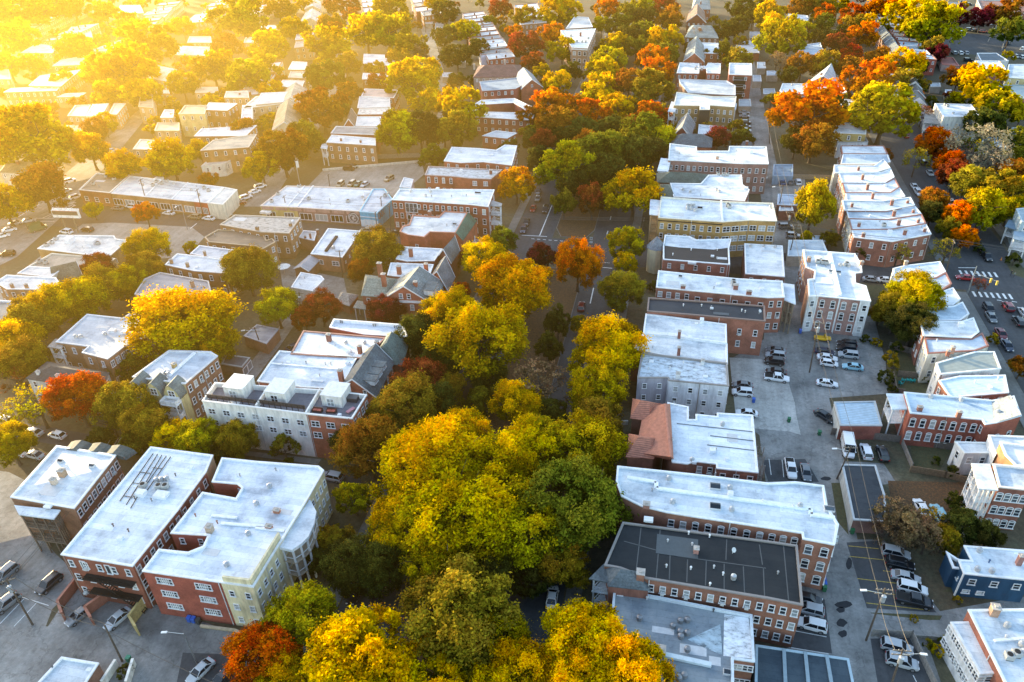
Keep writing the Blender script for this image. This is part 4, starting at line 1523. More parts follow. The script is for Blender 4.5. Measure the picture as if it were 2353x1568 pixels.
r = building('red_green_hall', 'bright red brick building with white roof and one green slate slope', [(918, 532), (937, 540), (975, 545), (988, 533), (1047, 535), (1075, 488), (1021, 485), (1008, 498), (948, 494), (940, 516), (926, 519)], 8.6, 'brick', (0.42, 0.12, 0.07), (0.85, 0.84, 0.84), para=.3, win={1: (1, 1, 1.2, 1.5, 'dh', 3, 2.6)}, cop=(.5, .2, .13), lm='the red building with the green slope', items=[('ch', 988, 495, 1.1, 1.1, 1.6), ('sky', 1045, 518, 1.2, .9), ('hatch', 968, 502, 4.5, .5, .2)])
a, b, c, d = P(1047, 535, 8.6), P(1075, 488, 8.6), P(1096, 508, 6.2), P(1064, 554, 6.2)
mb = MB()
mb.face([(a.x + .02, a.y, 8.66), (d.x, d.y, 6.2), (c.x, c.y, 6.2), (b.x + .02, b.y, 8.66)])
mb.build('green_slope', 'slate', r, (.06, .13, .09))
mb = MB()
mb.face([(a.x + .02, a.y, 8.55), (a.x + .02, a.y, 0), (d.x, d.y, 0), (d.x, d.y, 6.1)])
mb.face([(d.x, d.y, 6.1), (d.x, d.y, 0), (c.x, c.y, 0), (c.x, c.y, 6.1)])
mb.face([(b.x + .02, b.y, 8.55), (c.x, c.y, 6.1), (c.x, c.y, 0), (b.x + .02, b.y, 0)])
mb.build('wall', 'brick', r, (0.42, 0.12, 0.07))
for t in (.35, .55, .75):
    q = P(975, 545, 8.6) + (P(1047, 535, 8.6) - P(975, 545, 8.6)) * t
porch(r, [(1076, 562), (1098, 566), (1108, 544), (1090, 540)], 4.8, 2, WPAINT, (.3, .2, .18), .22, roof=False, nmid=0)
r = building('corner_brick_block', 'three-storey red brick corner block with arched white stair window and white balconies', [(900, 459), (1081, 470), (1122, 475), (1136, 436), (918, 434)], 10.5, 'brick', (0.30, 0.095, 0.06), WHITE, para=.4, win={0: (13, 3, 1.2, 2.0, 'dh'), 1: (2, 3, 1.3, 2.1, 'dh'), 2: (3, 3, 1.1, 1.8, 'dh')}, lm='the three-storey corner brick block', items=[('turb', 945, 442), ('turb', 978, 452), ('vent', 992, 453, (.1, .1, .1)), ('turb', 990, 443), ('sky', 1098, 446, 2, 1), ('hatch', 1006, 437, 1, 1, .8)])
p = P(944, 462, 10.5)
add_window(r, (p.x, p.y - .06, 8.2), (0, -1), 4.0, 3.2, 'tri')
add_window(r, (p.x, p.y - .06, 4.2), (0, -1), 3.4, 3.2, 'tri')
porch(r, [(1122, 472), (1150, 474), (1152, 468), (1132, 462)], 9.6, 3, WPAINT, (.3, .3, .3), .24, nmid=0)

# shops on the cross street
SHOPW = dict(para=.35, cat='shop')
r = building('shop_parade', 'long white-roofed shop parade with yellow and mauve fronts and a grey flower mural', [(598, 473), (682, 477), (826, 486), (856, 434), (717, 428), (658, 427)], 4.8, 'brick', (0.30, 0.17, 0.15), WHITE, over={0: ('paint', (.62, .48, .2)), 4: ('paint', (.5, .2, .15)), 5: ('paint', (.55, .2, .14))}, win={0: [(2, 1, 3.6, 1.9, 'shop', 3, 2.0)], 1: [(4, 1, 4.6, 2.4, 'shop', 3, 1.9)]}, cop=(.72, .6, .52), lm='the mauve and yellow shop parade', items=[('ac', 710, 459), ('ac', 800, 465), ('ac', 625, 465), ('ac', 688, 430), ('ac', 640, 448), ('turb', 838, 462), ('turb', 845, 458), ('turb', 833, 455), ('hatch', 690, 444, 5, .6, .3), ('hatch', 845, 446, 2, 1.2, .8), ('hatch', 668, 441, 4, 1.5, .4)], **SHOPW)
curb(r, (682, 477), (720, 428), 4.5, .5, .3)
curb(r, (660, 476), (700, 428), 4.5, .4, .25)
a, b = P(598, 473, 4.8), P(826, 486, 4.8)
mb = MB()
for k in range(7):                                                     # raised sign panels of the fascia
    t0, t1 = a + (b - a) * (k / 7 + .012), a + (b - a) * ((k + 1) / 7 - .012)
    mb.bar((t0.x, t0.y - .04, 4.05), (t1.x, t1.y - .04, 4.05), .1, h=.9)
mb.build('fascia_panel', 'paint', r, (.5, .3, .26))
mb = MB()
mb.bar((a.x + .3, a.y - .9, 3.0), ((a + (b - a) * .11).x, a.y - 1.1, 3.0), 1.7, h=.7)
mb.build('awning', 'paint', r, (.86, .82, .76))
q = a + (b - a) * .93                                                  # round grey flower mural painted on a pale ground
mb = MB()
for k in range(7):
    rr = 2.15 - k * .3
    vs = []
    for s in range(22):
        t = 2 * pi * s / 22
        w = rr * (1 + .07 * math.sin(5 * t + k * 1.3))
        vs.append((q.x + w * math.cos(t) + .1 * k * math.cos(k), q.y - .1 - .012 * k, 2.3 + .98 * w * math.sin(t)))
    mb.face(vs, k % 2)
mb.build('mural', [m_plain('mural_dark', (.10, .09, .10), .7), m_plain('mural_light', (.5, .47, .47), .7)], r)
r = building('blue_shop', 'bright sky-blue single-storey corner shop with white ring lettering on its side wall', [(826, 486.5), (866, 490), (902, 458), (884, 434), (857, 434)], 5.2, 'paint', (0.06, 0.42, 0.62), (.72, .74, .78), win={0: [(1, 1, 4.0, 2.0, 'shop', 3, 2.6)]}, cop=(.3, .6, .75), lm='the sky-blue corner shop', items=[('ac', 885, 452), ('vent', 868, 455), ('turb', 892, 447)], **SHOPW)
a, b = P(826, 486.5, 5.2), P(866, 490, 5.2)
mb = MB()
mb.bar((a.x, a.y - .1, 3.55), (b.x, b.y - .1, 3.55), .2, h=.25)
mb.bar((a.x, a.y - .03, 1.2), (b.x, b.y - .03, 1.2), .08, h=2.4)
mb.build('shopfront_panel', 'trim', r, (.62, .74, .8))
c = P(902, 458, 5.2)
d = (c - b)
nn = Vector((d.y, -d.x, 0)).normalized()
d = d.normalized()
mb = MB()                                                              # the side lettering: O O (
for k, x in enumerate((1.3, 3.0)):
    ctr = b + d * x + nn * .06
    for s in range(16):
        t0, t1 = 2 * pi * s / 16, 2 * pi * (s + 1) / 16
        f = lambda t: (ctr.x + d.x * .62 * math.cos(t), ctr.y + d.y * .62 * math.cos(t), 3.75 + 1.0 * math.sin(t))
        mb.bar(f(t0), f(t1), .28)
ctr = b + d * 5.0 + nn * .06
for s in range(8):
    t0, t1 = pi * .6 + pi * .8 * s / 8, pi * .6 + pi * .8 * (s + 1) / 8
    f = lambda t: (ctr.x + d.x * .62 * math.cos(t), ctr.y + d.y * .62 * math.cos(t), 3.75 + 1.0 * math.sin(t))
    mb.bar(f(t0), f(t1), .24)
mb.build('wall_lettering', 'paint', r, (.16, .17, .2))
r = building('brown_roof_shop', 'brown flat-roofed corner shop with pale cornice at the left end of the far shop row', [(181, 436), (252, 443), (297, 402), (222, 398)], 5.4, 'brick', (.34, .13, .07), (.36, .29, .22), win={0: (3, 1, 1.8, 1.9, 'dh', 3, 2.2), 1: None} and {0: (3, 1, 1.8, 1.9, 'dh', 3, 2.2)}, cop=(.86, .8, .7), lm='the brown-roofed corner shop', items=[('ac', 245, 408), ('ac', 263, 414), ('hatch', 250, 402, 2, 1.5, .9), ('ac', 215, 425)], **SHOPW)
r = building('white_shop_row', 'long white-roofed shop row with glazed white-framed fronts and red corner unit', [(253, 444), (445, 463), (475, 466), (513, 430), (298, 404)], 5.0, 'brick', (.36, .2, .1), WHITE, over={1: ('brick', (.45, .09, .06)), 2: ('brick', (.45, .09, .06))}, win={0: [(7, 1, 4.2, 2.3, 'shop', 3, 1.9)], 1: (2, 1, 2, 2.2, 'shop', 3, 2.0), 2: (4, 1, 2, 1.6, 'pair', 3, 1.8)}, lm='the long white shop row', items=[('ac', 360, 420), ('ac', 372, 424), ('ac', 384, 418), ('ac', 352, 428), ('turb', 400, 424), ('ac', 480, 440), ('ac', 470, 434), ('hatch', 366, 416, 3, 2, 1.2), ('turb', 440, 438)], **SHOPW)
curb(r, (335, 452), (372, 412), 4.7, .4, .25)
curb(r, (395, 458), (432, 420), 4.7, .4, .25)
building('white_end_shop', 'plain cream-walled shed end closing the long white shop row', [(476, 466), (512, 470), (545, 436), (514, 430)], 5.6, 'paint', (.74, .70, .58), (.82, .8, .76), win=None, **SHOPW)
building('brown_apartment_house', 'brown brick apartment house with patched grey roof across from the shop parade', [(505, 516), (540, 494), (590, 496), (690, 500), (664, 536), (600, 533)], 8.6, 'brick', (.30, .165, .085), (.5, .46, .42), roof='worn', cop=(.5, .42, .34), lm='the brown house with the patched grey roof', para=.3, items=[('ch', 592, 530, 1, 1, 1.5, (.35, .2, .1)), ('ch', 668, 520, .9, .9, 1.2, (.35, .2, .1))])
building('brown_flat_house', 'brown brick house with dark brown roof and small rear porch', [(470, 545), (500, 528), (600, 530), (612, 552), (625, 548), (633, 556), (600, 574), (588, 566), (480, 556)], 7.4, 'brick', (.30, .17, .085), (.26, .2, .15), para=.3, cop=(.4, .3, .2), lm='the brown-roofed brick house')
building('small_grey_shed', 'small grey-roofed brick outbuilding with two chimneys beside the white flat workshop', [(686, 545), (696, 530), (728, 532), (722, 553)], 4.0, 'brick', (.27, .15, .1), (.7, .7, .74), para=.2, win=None, cat='outbuilding', items=[('ch', 702, 549, .6, .6, 1.0), ('ch', 714, 548, .6, .6, 1.9), ('ch', 731, 540, .8, .8, 2.0)])
r = building('white_workshop', 'white-roofed brick workshop with a long dark roof monitor', [(714, 583), (787, 591), (829, 531), (754, 525)], 5.2, 'brick', (.34, .16, .09), WHITE, para=.3, win={0: (2, 1, 2.4, 1.6, 'pair', 3, 1.6), 1: (5, 1, .9, .9, 'dh', 3, 2.0)}, lm='the white-roofed workshop', cat='workshop', items=[('turb', 767, 570), ('turb', 766, 572), ('hatch', 786, 575, 1, .8, .3)])
a, b = P(749, 579, 4.9), P(774, 545, 4.9)
mb = MB()
mb.bar((a.x, a.y, 5.15), (b.x, b.y, 5.15), .8, h=.5)
mb.build('roof_monitor', 'dark', r)
gable('workshop_annex', 'low grey gabled annex in front of the white-roofed workshop', [(677, 616), (709, 622), (734, 596), (708, 590)], 3.4, 4.4, 'y', 0, 'brick', (.26, .13, .08), (.42, .42, .45), roof='roof', win=None, cat='annex', far=True)
building('white_garage', 'square white-roofed concrete garage beside the alley', [(669, 660), (718, 669), (745, 642), (738, 634), (691, 626)], 4.0, 'paint', (.62, .6, .56), WHITE, para=.15, win=None, cat='garage', lm='the square white garage', items=[('vent', 700, 640), ('vent', 690, 655)])
building('white_brick_house', 'brick house with bright white flat roof, half hidden by a rusty tree', [(379, 608), (445, 622), (520, 628), (550, 601), (470, 590), (407, 583)], 8.4, 'brick', (.28, .135, .06), WHITE, para=.35, lm='the bright white-roofed brick house', items=[('ch', 395, 606, .8, .8, 1.5, (.35, .2, .1)), ('ch', 432, 614, .8, .8, 1.5, (.35, .2, .1)), ('ch', 472, 588, .7, .7, 1.6, (.4, .25, .15))])
building('grey_white_house', 'flat pale grey-roofed house behind the bright white-roofed brick house', [(437, 583), (470, 589), (545, 598), (556, 577), (458, 564)], 8.0, 'brick', (.3, .17, .08), (.72, .72, .74), para=.3, win=None)
building('grey_gravel_house', 'tan brick house with wide grey gravel roof behind the big golden tree', [(309, 676), (404, 694), (487, 680), (479, 646), (367, 626), (332, 641)], 8.0, 'brick', (.34, .17, .085), (.44, .40, .40), para=.3, cop=(.5, .45, .42), lm='the grey gravel-roofed house', items=[('ch', 444, 660, .9, .9, 2.2, (.5, .27, .15)), ('vent', 414, 672), ('vent', 418, 676), ('vent', 462, 660)])
r = building('white_flat_shop', 'white flat-roofed brick shop with rooftop units on the pale car park', [(86, 571), (249, 591), (294, 552), (266, 549), (262, 542), (136, 540)], 5.0, 'brick', (.38, .24, .11), (.84, .83, .8), win={1: (2, 1, 1.0, 1.8, 'dh', 3, 2)}, lm='the white flat shop on the car park', items=[('hatch', 161, 557, 2.2, 2.2, 1.6), ('hatch', 213, 560, 2.6, 2.2, 1.4), ('ac', 130, 551), ('ac', 120, 560), ('ac', 108, 566), ('ac', 226, 562), ('vent', 175, 568), ('vent', 190, 570), ('hatch', 205, 569, 1.6, .6, .5)], **SHOPW)
building('tan_gravel_shop', 'tan gravel-roofed low building behind the white flat shop', [(60, 615), (119, 582), (265, 594), (230, 622)], 4.4, 'paint', (.6, .5, .36), (.55, .47, .38), win=None, cop=(.8, .74, .62), items=[('ac', 106, 606), ('ac', 92, 604)], **SHOPW)
building('white_boxy_house', 'white and brick house with bright white roof at the left edge', [(-10, 648), (15, 632), (128, 638), (138, 652), (85, 665), (15, 664)], 8.2, 'brick', (.33, .19, .1), WHITE, over={3: ('paint', (.74, .76, .78))}, para=.3, lm='the bright white house at the left edge', items=[('ch', 30, 663, .8, .8, 1.6, (.4, .22, .12)), ('ch', 63, 664, .8, .8, 1.6, (.4, .22, .12))])
r = building('gabled_cream_house', 'cream house with brown gabled roof and flat white rear', [(40, 628), (118, 637), (143, 617), (66, 612)], 8.0, 'paint', (.72, .66, .52), (.80, .78, .76), para=.2, win=None, lm='the cream gabled house')
gable('', '', [(122, 648), (186, 632), (176, 612), (130, 622)], 6.2, 9.0, 'x', 0, 'paint', (.72, .68, .56), (.2, .17, .11), parent=r)
building('grey_flat_house', 'grey flat-roofed house with white edge at the lower left margin', [(-20, 698), (0, 690), (85, 696), (30, 736), (-10, 738)], 7.5, 'brick', (.32, .14, .08), (.40, .38, .34), cop=WHITE, lm='the grey flat-roofed house at the left margin')
building('corner_garage', 'white-roofed brick garage at the bottom left edge', [(80, 1576), (195, 1572), (226, 1524), (141, 1510)], 4.0, 'brick', (.24, .12, .08), (.84, .84, .83), para=.25, win=None, cat='garage', lm='the white-roofed corner garage', items=[('vent', 122, 1536, (.1, .1, .1)), ('hatch', 205, 1540, .8, .6, .2)])

# ------------------------------------------------------------------ the right-hand block, bottom upward
RB_ = (0.27, 0.12, 0.075)
r = building('grey_roof_apartments', 'apartment house with wide grey roof and clustered round roof fans at the bottom edge', [(1411, 1353), (1513, 1371), (1654, 1399), (1728, 1413), (1734, 1521), (1685, 1514), (1686, 1610), (1530, 1610), (1512, 1525), (1453, 1475), (1421, 1462), (1405, 1424)], 7.4, 'brick', RB_, (0.30, 0.325, 0.34), para=.5, cop=(.66, .72, .76), win={4: (2, 2, 1.6, 1.5, 'pair'), 3: (4, 2, 1.1, 1.7, 'dh'), 5: (3, 2, 1.3, 1.6, 'dh')}, lm='the wide grey-roofed apartments at the bottom', over={11: ('trim', (.5, .52, .55)), 10: ('trim', (.5, .52, .55))},
             items=[('turb', 1469, 1424, 1), ('turb', 1546, 1442, 1), ('turb', 1563, 1430, 1), ('turb', 1579, 1428, 1), ('turb', 1563, 1455, 1), ('turb', 1579, 1458, 1), ('turb', 1564, 1466, 1), ('turb', 1579, 1496, 1), ('turb', 1572, 1556, 1), ('turb', 1560, 1562, 1), ('sky', 1670, 1547, 1, .9), ('vent', 1639, 1406, (.1, .1, .1)), ('vent', 1486, 1378), ('ch', 1519, 1502, 1.3, 1.5, 1.2, (.6, .5, .42)), ('hatch', 1425, 1367, 1.0, .6, .15), ('vent', 1460, 1474, (.6, .2, .05)), ('vent', 1468, 1475, (.6, .2, .05))])
curb(r, (1524, 1507), (1634, 1531), 7.0, .7, .5, (.6, .68, .72))
mb = MB()
q = [P(x, y, 6.93) for x, y in ((1664, 1412), (1720, 1420), (1732, 1514), (1662, 1508))]
mb.face([(v.x, v.y, 6.945) for v in q][::-1])
mb.build('roof_patch', 'worn', r, (.82, .85, .88))
mb = MB()
q = [P(x, y, 6.93) for x, y in ((1580, 1470), (1655, 1435), (1660, 1505), (1620, 1490))]
mb.face([(v.x, v.y, 6.94) for v in q][::-1])
mb.build('roof_stain', 'worn', r, (.42, .52, .58))

r = building('black_roof_block', 'long three-storey brick apartment block with black seamed roof and grey hipped porch', [(1484, 1329), (1764, 1375), (1845, 1391), (1832, 1253), (1764, 1243), (1431, 1200), (1389, 1299), (1426, 1306)], 10.2, 'brick', RB_, (.026, .027, .029), para=.22, cop=(.27, .24, .22), win={0: (10, 3, 1.08, 1.9, 'dh', 3.1, 1.1), 1: (3, 3, 1.1, 1.9, 'dh', 3.1, 1.1), 2: (5, 3, 1.1, 1.8, 'dh')}, lm='the long black-roofed brick block',
             items=[('vent', 1534, 1246), ('vent', 1590, 1254), ('ch', 1599, 1270, .9, .9, 1.2, (.5, .25, .2)), ('vent', 1582, 1228, (.8, .8, .8)), ('vent', 1630, 1235, (.8, .8, .8)), ('dish', 1683, 1272), ('vent', 1531, 1304), ('turb', 1685, 1330), ('vent', 1587, 1309, (.8, .8, .8)), ('vent', 1631, 1346, (.8, .8, .8)), ('vent', 1661, 1322, (.8, .8, .8)), ('vent', 1640, 1306), ('hatch', 1556, 1256, 6.5, 4.0, .06, (.075, .085, .09)), ('ch', 1471, 1330, 1.4, 1.4, 1.8, (.35, .16, .1))])
mb = MB()
for x0, y0, x1, y1 in ((1473, 1213, 1462, 1310), (1517, 1218, 1508, 1328), (1670, 1240, 1668, 1287), (1745, 1252, 1752, 1298), (1540, 1268, 1538, 1332), (1580, 1286, 1578, 1338), (1623, 1288, 1621, 1346), (1664, 1296, 1664, 1356), (1708, 1302, 1711, 1366), (1754, 1304, 1757, 1374), (1560, 1279, 1760, 1306), (1434, 1244, 1560, 1279), (1800, 1250, 1812, 1380)):
    a, b = P(x0, y0, 9.98), P(x1, y1, 9.98)
    mb.bar((a.x, a.y, 9.985), (b.x, b.y, 9.985), .16, h=.03)
mb.build('roof_seam', 'obj', r, (.085, .083, .08))
gable('', '', [(1400, 1342), (1490, 1352), (1470, 1314), (1392, 1302)], 9.4, 11.0, 'x', .35, 'paint', (.3, .13, .09), (.12, .14, .15), parent=r, win=None)
porch(r, [(1360, 1328), (1402, 1336), (1425, 1306), (1389, 1299)], 9.4, 3, (.5, .55, .58), (.12, .14, .15), .3, nmid=0)

r = building('long_white_roof_block', 'longest white-roofed three-storey brick block with glass roof lanterns, behind the black-roofed block', [(1474, 1163), (1531, 1177), (1586, 1186), (1765, 1213), (1843, 1225), (1845, 1238), (1918, 1252), (1927, 1205), (1901, 1163), (1893, 1116), (1827, 1107), (1765, 1110), (1600, 1090), (1419, 1071), (1416, 1107), (1428, 1140)], 10.9, 'brick', (0.30, 0.14, 0.09), (0.80, 0.86, 0.92), para=.3, win={2: (6, 3, 1.2, 1.9, 'arch', 3.3, 1.4), 1: (2, 3, 1.2, 1.9, 'dh', 3.3, 1.4), 3: (3, 3, 1.2, 1.9, 'arch', 3.3, 1.4), 5: (2, 3, 1.4, 2.0, 'arch', 3.3, 1.3), 6: (5, 3, 1.2, 1.9, 'dh')}, lm='the longest white-roofed brick block',
             items=[('sky', 1643, 1120, 1.8, 1.5), ('sky', 1643, 1166, 1.8, 1.5), ('sky', 1905, 1172, 1.6, 1.2), ('turb', 1537, 1102), ('turb', 1546, 1156), ('turb', 1677, 1124), ('turb', 1838, 1165), ('turb', 1681, 1174), ('hatch', 1678, 1140, .9, .9, .9), ('ch', 1485, 1166, 1.3, 1.1, 1.0, (.4, .2, .15)), ('hatch', 1490, 1196, 1.5, 1, .4)])
for p, q in (((1441, 1099), (1508, 1110)), ((1508, 1110), (1508, 1124)), ((1508, 1124), (1672, 1146)), ((1672, 1146), (1765, 1158)), ((1765, 1158), (1862, 1172)), ((1862, 1172), (1862, 1184)), ((1862, 1184), (1918, 1192))):
    curb(r, p, q, 10.6, .7, .35, (.84, .88, .9))

r = building('tile_fronted_apartments', 'apartment house with white roof and twin red clay-tiled hips toward the boulevard', [(1534, 925), (1582, 935), (1582, 964), (1599, 964), (1599, 952), (1648, 957), (1648, 949), (1730, 954), (1742, 1086), (1647, 1076), (1646, 1066), (1597, 1060), (1579, 1066), (1545, 1062), (1528, 1008)], 9.6, 'brick', (.25, .11, .075), (0.82, 0.85, 0.88), para=.2, win={9: (2, 2, 1.0, 1.5, 'dh'), 8: (3, 3, 1.2, 1.8, 'dh'), 10: (2, 2, 1.1, 1.8, 'dh')}, lm='the red clay-tiled apartments', items=[('vent', 1645, 1035, (.6, .55, .5)), ('hatch', 1637, 1038, 1.1, 1.0, .6), ('turb', 1590, 1075 - 15), ('vent', 1545, 1015), ('vent', 1546, 1075 - 62), ('vent', 1593, 1062), ('turb', 1660, 978), ('hatch', 1595, 1064, .8, .8, .5)])
for p, q in (((1555, 974), (1730, 993)), ((1632, 1072 - 1), (1633, 1070)), ((1632, 1002), (1733, 1014)), ((1625, 1023), (1733, 1036))):
    curb(r, p, q, 9.4, .12, .12, (.16, .17, .18), 'roof_seam')
# the clay slope with its two projecting hips
ra, rb_ = P(1528, 929, 11.2), P(1541, 1050, 11.2)
ea, eb = P(1480, 938, 8.6), P(1460, 1040, 8.6)
mb = MB()
mb.face([ra, ea, eb, rb_])
mb.face([ra, P(1540, 928, 9.6), P(1548, 1056, 9.6), rb_])
mb.face([ra, Vector((ea.x, ea.y, 8.6)), P(1534, 926, 8.9)])
mb.face([rb_, P(1545, 1060, 8.9), Vector((eb.x, eb.y, 8.6))])
o = mb.build('clay_roof', 'tile', r, CLAY)
mb = MB()
mb.bar(ra + Vector((0, 0, .05)), rb_ + Vector((0, 0, .05)), .35, h=.2)
mb.build('ridge_tiles', 'tile', o, (.5, .2, .13))
for qs in ([(1452, 958), (1490, 964), (1524, 930), (1457, 917)], [(1442, 1047), (1500, 1050), (1522, 1010), (1448, 998)]):
    gable('', '', qs, 8.8, 10.9, 'x', .3, 'brick', (.25, .11, .075), CLAY, roof='tile', parent=r, win=None)
porch(r, [(1742, 1066), (1760, 1069), (1758, 1024), (1740, 1022)], 8.6, 3, (.32, .28, .25), (.5, .5, .5), .18, roof=False, nmid=1)
p = P(1440, 996, .2)
mb = MB()
for k in range(9):
    t0, t1 = pi * .5 + pi * k / 9, pi * .5 + pi * (k + 1) / 9
    mb.bar((p.x + 3.2 * math.cos(t0), p.y + 3.2 * math.sin(t0), .5), (p.x + 3.2 * math.cos(t1), p.y + 3.2 * math.sin(t1), .5), .4, h=1.0)
mb.build('entrance_wall', 'paint', r, (.6, .62, .63))

r = building('white_painted_apartments', 'three-storey white painted building with a flaking blue-grey roof', [(1465, 868), (1534, 868), (1537, 874), (1675, 887), (1671, 834), (1475, 810)], 9.6, 'paint', (.72, .74, .80), (0.62, 0.68, 0.74), roof='worn', para=.4, cop=(.3, .27, .25), over={0: ('paint', (.42, .41, .47))}, win={0: (2, 3, 1.1, 1.5, 'dh', 3.0, 1.4), 2: (4, 3, 1.15, 1.6, 'dh', 3.0, 1.3), 3: (3, 3, 1, 1.6, 'dh')}, lm='the white painted building', items=[('hatch', 1497, 832, 1, .7, .4), ('vent', 1490, 850), ('hatch', 1621, 867, 1, .8, .3), ('ch', 1557, 872, 1.0, 1.0, 1.9, (.75, .76, .8)), ('ch', 1614, 838, .9, .8, 1.4, (.6, .6, .6))])
building('near_white_row_house', 'white-roofed brick row house with tall chimney, right above the white painted building', [(1453, 803), (1476, 806), (1538, 819), (1672, 837), (1671, 790), (1538, 773), (1477, 768)], 8.8, 'brick', (.3, .12, .08), WHITE, para=.25, win={2: (4, 2, 1, 1.6, 'dh')}, items=[('ch', 1559, 816, .8, .9, 2.4), ('vent', 1500, 800)], lm='the lower white row house by the boulevard')
building('upper_white_row_house', 'white-roofed row house with red tiled porch, below the black-roofed row house', [(1478, 766), (1539, 771), (1670, 788), (1669, 745), (1541, 728), (1484, 721)], 9.0, 'brick', (.3, .12, .08), WHITE, para=.25, win=None, items=[('ch', 1560, 777, .8, .9, 2.2), ('hatch', 1612, 742, .9, .9, 1.2), ('hatch', 1510, 768, 4.5, .5, .25)], lm='the upper white row house by the boulevard')
r = building('black_roof_row_house', 'brick row building with narrow black roof and blank rear wall', [(1487, 715), (1541, 719), (1759, 738), (1757, 703), (1640, 694), (1490, 684)], 9.8, 'brick', (.31, .125, .085), (.045, .05, .06), para=.3, cop=(.25, .17, .14), win={1: (6, 3, 1.1, 1.9, 'dh', 3.3, 2.6), 2: None} and {1: (6, 3, 1.1, 1.9, 'dh', 3.3, 2.6)}, lm='the narrow black-roofed building', items=[('vent', 1570, 704, (.7, .7, .7)), ('dish', 1744, 722), ('vent', 1704, 716, (.7, .7, .7)), ('vent', 1712, 719), ('hatch', 1657, 722, 3.6, 1.1, .1, (.07, .08, .09))])
r = building('chimneyed_white_roof_block', 'three-storey brick block with white roof, brick chimneys along its edge and timber rear porches', [(1508, 660), (1548, 664), (1590, 668), (1765, 684), (1803, 683), (1798, 646), (1690, 640), (1513, 622)], 10.2, 'brick', (.31, .13, .09), WHITE, para=.35, win={0: (2, 2, 1.2, 1.8, 'blind'), 1: (2, 2, 1.2, 1.8, 'dh'), 2: (6, 2, 1.4, 1.9, 'dh', 3.2, 1.5), 3: (2, 3, 1.2, 1.9, 'dh')}, lm='the chimneyed white-roofed block', items=[('ch', 1569, 666, 1.4, .8, 1.4), ('ch', 1720, 680, 1.5, .8, 1.6), ('ch', 1690, 665, 1.3, 1.0, 1.5), ('ac', 1685, 650), ('ac', 1686, 656), ('sky', 1563, 638, 1, .7), ('hatch', 1650, 654, 1, 1, .4)])
porch(r, [(1803, 688), (1826, 697), (1823, 655), (1801, 652)], 9.0, 3, (.25, .19, .13), (.78, .8, .84), .25, nmid=1)
r = building('half_black_roof_house', 'house with half white, half black tarred roof and rounded slate front turret', [(1524, 596), (1677, 608), (1675, 571), (1680, 549), (1600, 551), (1584, 543), (1528, 540), (1524, 566)], 8.4, 'brick', (.3, .12, .09), (.055, .045, .042), para=.3, cop=WHITE, win={0: (5, 2, 1.1, 1.7, 'dh'), 1: (2, 2, 1, 1.7, 'dh')}, lm='the half black-roofed house', items=[('vent', 1546, 587, (.8, .8, .8)), ('vent', 1588, 576, (.8, .8, .8)), ('vent', 1648, 576, (.8, .8, .8)), ('hatch', 1590, 606, 2.2, 1.0, .6), ('vent', 1648, 596)])
mb = MB()
q = [P(x, y, 8.1) for x, y in ((1530, 544), (1583, 546), (1600, 554), (1676, 552), (1673, 570), (1640, 574), (1560, 569), (1528, 565))]
mb.face([(v.x, v.y, 8.13) for v in q][::-1])
mb.build('white_roof_half', 'roof', r, WHITE)
p = P(1508, 570, 7)
mb = MB()
mb.tube((p.x, p.y, 0), (p.x, p.y, 7.4), 2.5, 2.5, 10)
o = mb.build('turret', 'paint', r, (.68, .6, .42))
mb = MB()
mb.tube((p.x, p.y, 7.4), (p.x, p.y, 10.6), 2.8, .1, 10)
mb.build('turret_roof', 'slate', o, (.2, .22, .25))
building('small_white_roof_house', 'compact brick house with bright white square roof beside the alley', [(1713, 629), (1803, 636), (1798, 565), (1711, 560)], 7.2, 'brick', (.26, .12, .09), WHITE, para=.3, win={0: (3, 2, 1.1, 1.7, 'dh'), 1: (2, 2, 1, 1.6, 'dh')}, lm='the compact square white-roofed house', items=[('turb', 1725, 568), ('turb', 1755, 569), ('turb', 1781, 570)])
r = building('yellow_brick_apartments', 'long yellow-brown brick apartment building with white roof and white-framed window rows', [(1513, 500), (1661, 510), (1722, 506), (1785, 508), (1776, 467), (1656, 463), (1519, 452)], 11.6, 'brick', (0.44, 0.27, 0.10), WHITE, para=.4, cop=(.8, .74, .6), win={0: (8, 4, 1.2, 1.9, 'dh', 3.1, 1.6), 1: (3, 4, 2.3, 1.9, 'pair', 3.1, 1.5), 2: (3, 4, 2.0, 1.9, 'pair', 3.1, 1.5), 3: (3, 3, 1.1, 1.8, 'dh')}, lm='the long yellow-brick apartments', items=[('turb', 1579, 481), ('turb', 1588, 482), ('turb', 1597, 485), ('turb', 1580, 474), ('turb', 1587, 474), ('turb', 1594, 474), ('sky', 1608, 480, 1.6, 1.6), ('ac', 1672, 474), ('ac', 1676, 478), ('hatch', 1722, 486, .9, .9, 1.0), ('turb', 1770, 478), ('vent', 1630, 468), ('vent', 1545, 468)])
curb(r, (1657, 463), (1660, 509), 11.2, .5, .4)
a, b = P(1513, 500, 11.6), P(1661, 510, 11.6)
mb = MB()
mb.bar((a.x, a.y - .08, 10.7), (b.x, b.y - .08, 10.7), .25, h=.22)
mb.build('cornice', 'dark', r)
porch(r, [(1494, 492), (1513, 494), (1516, 461), (1496, 459)], 11.0, 4, (.45, .32, .18), WHITE, .3, nmid=0)
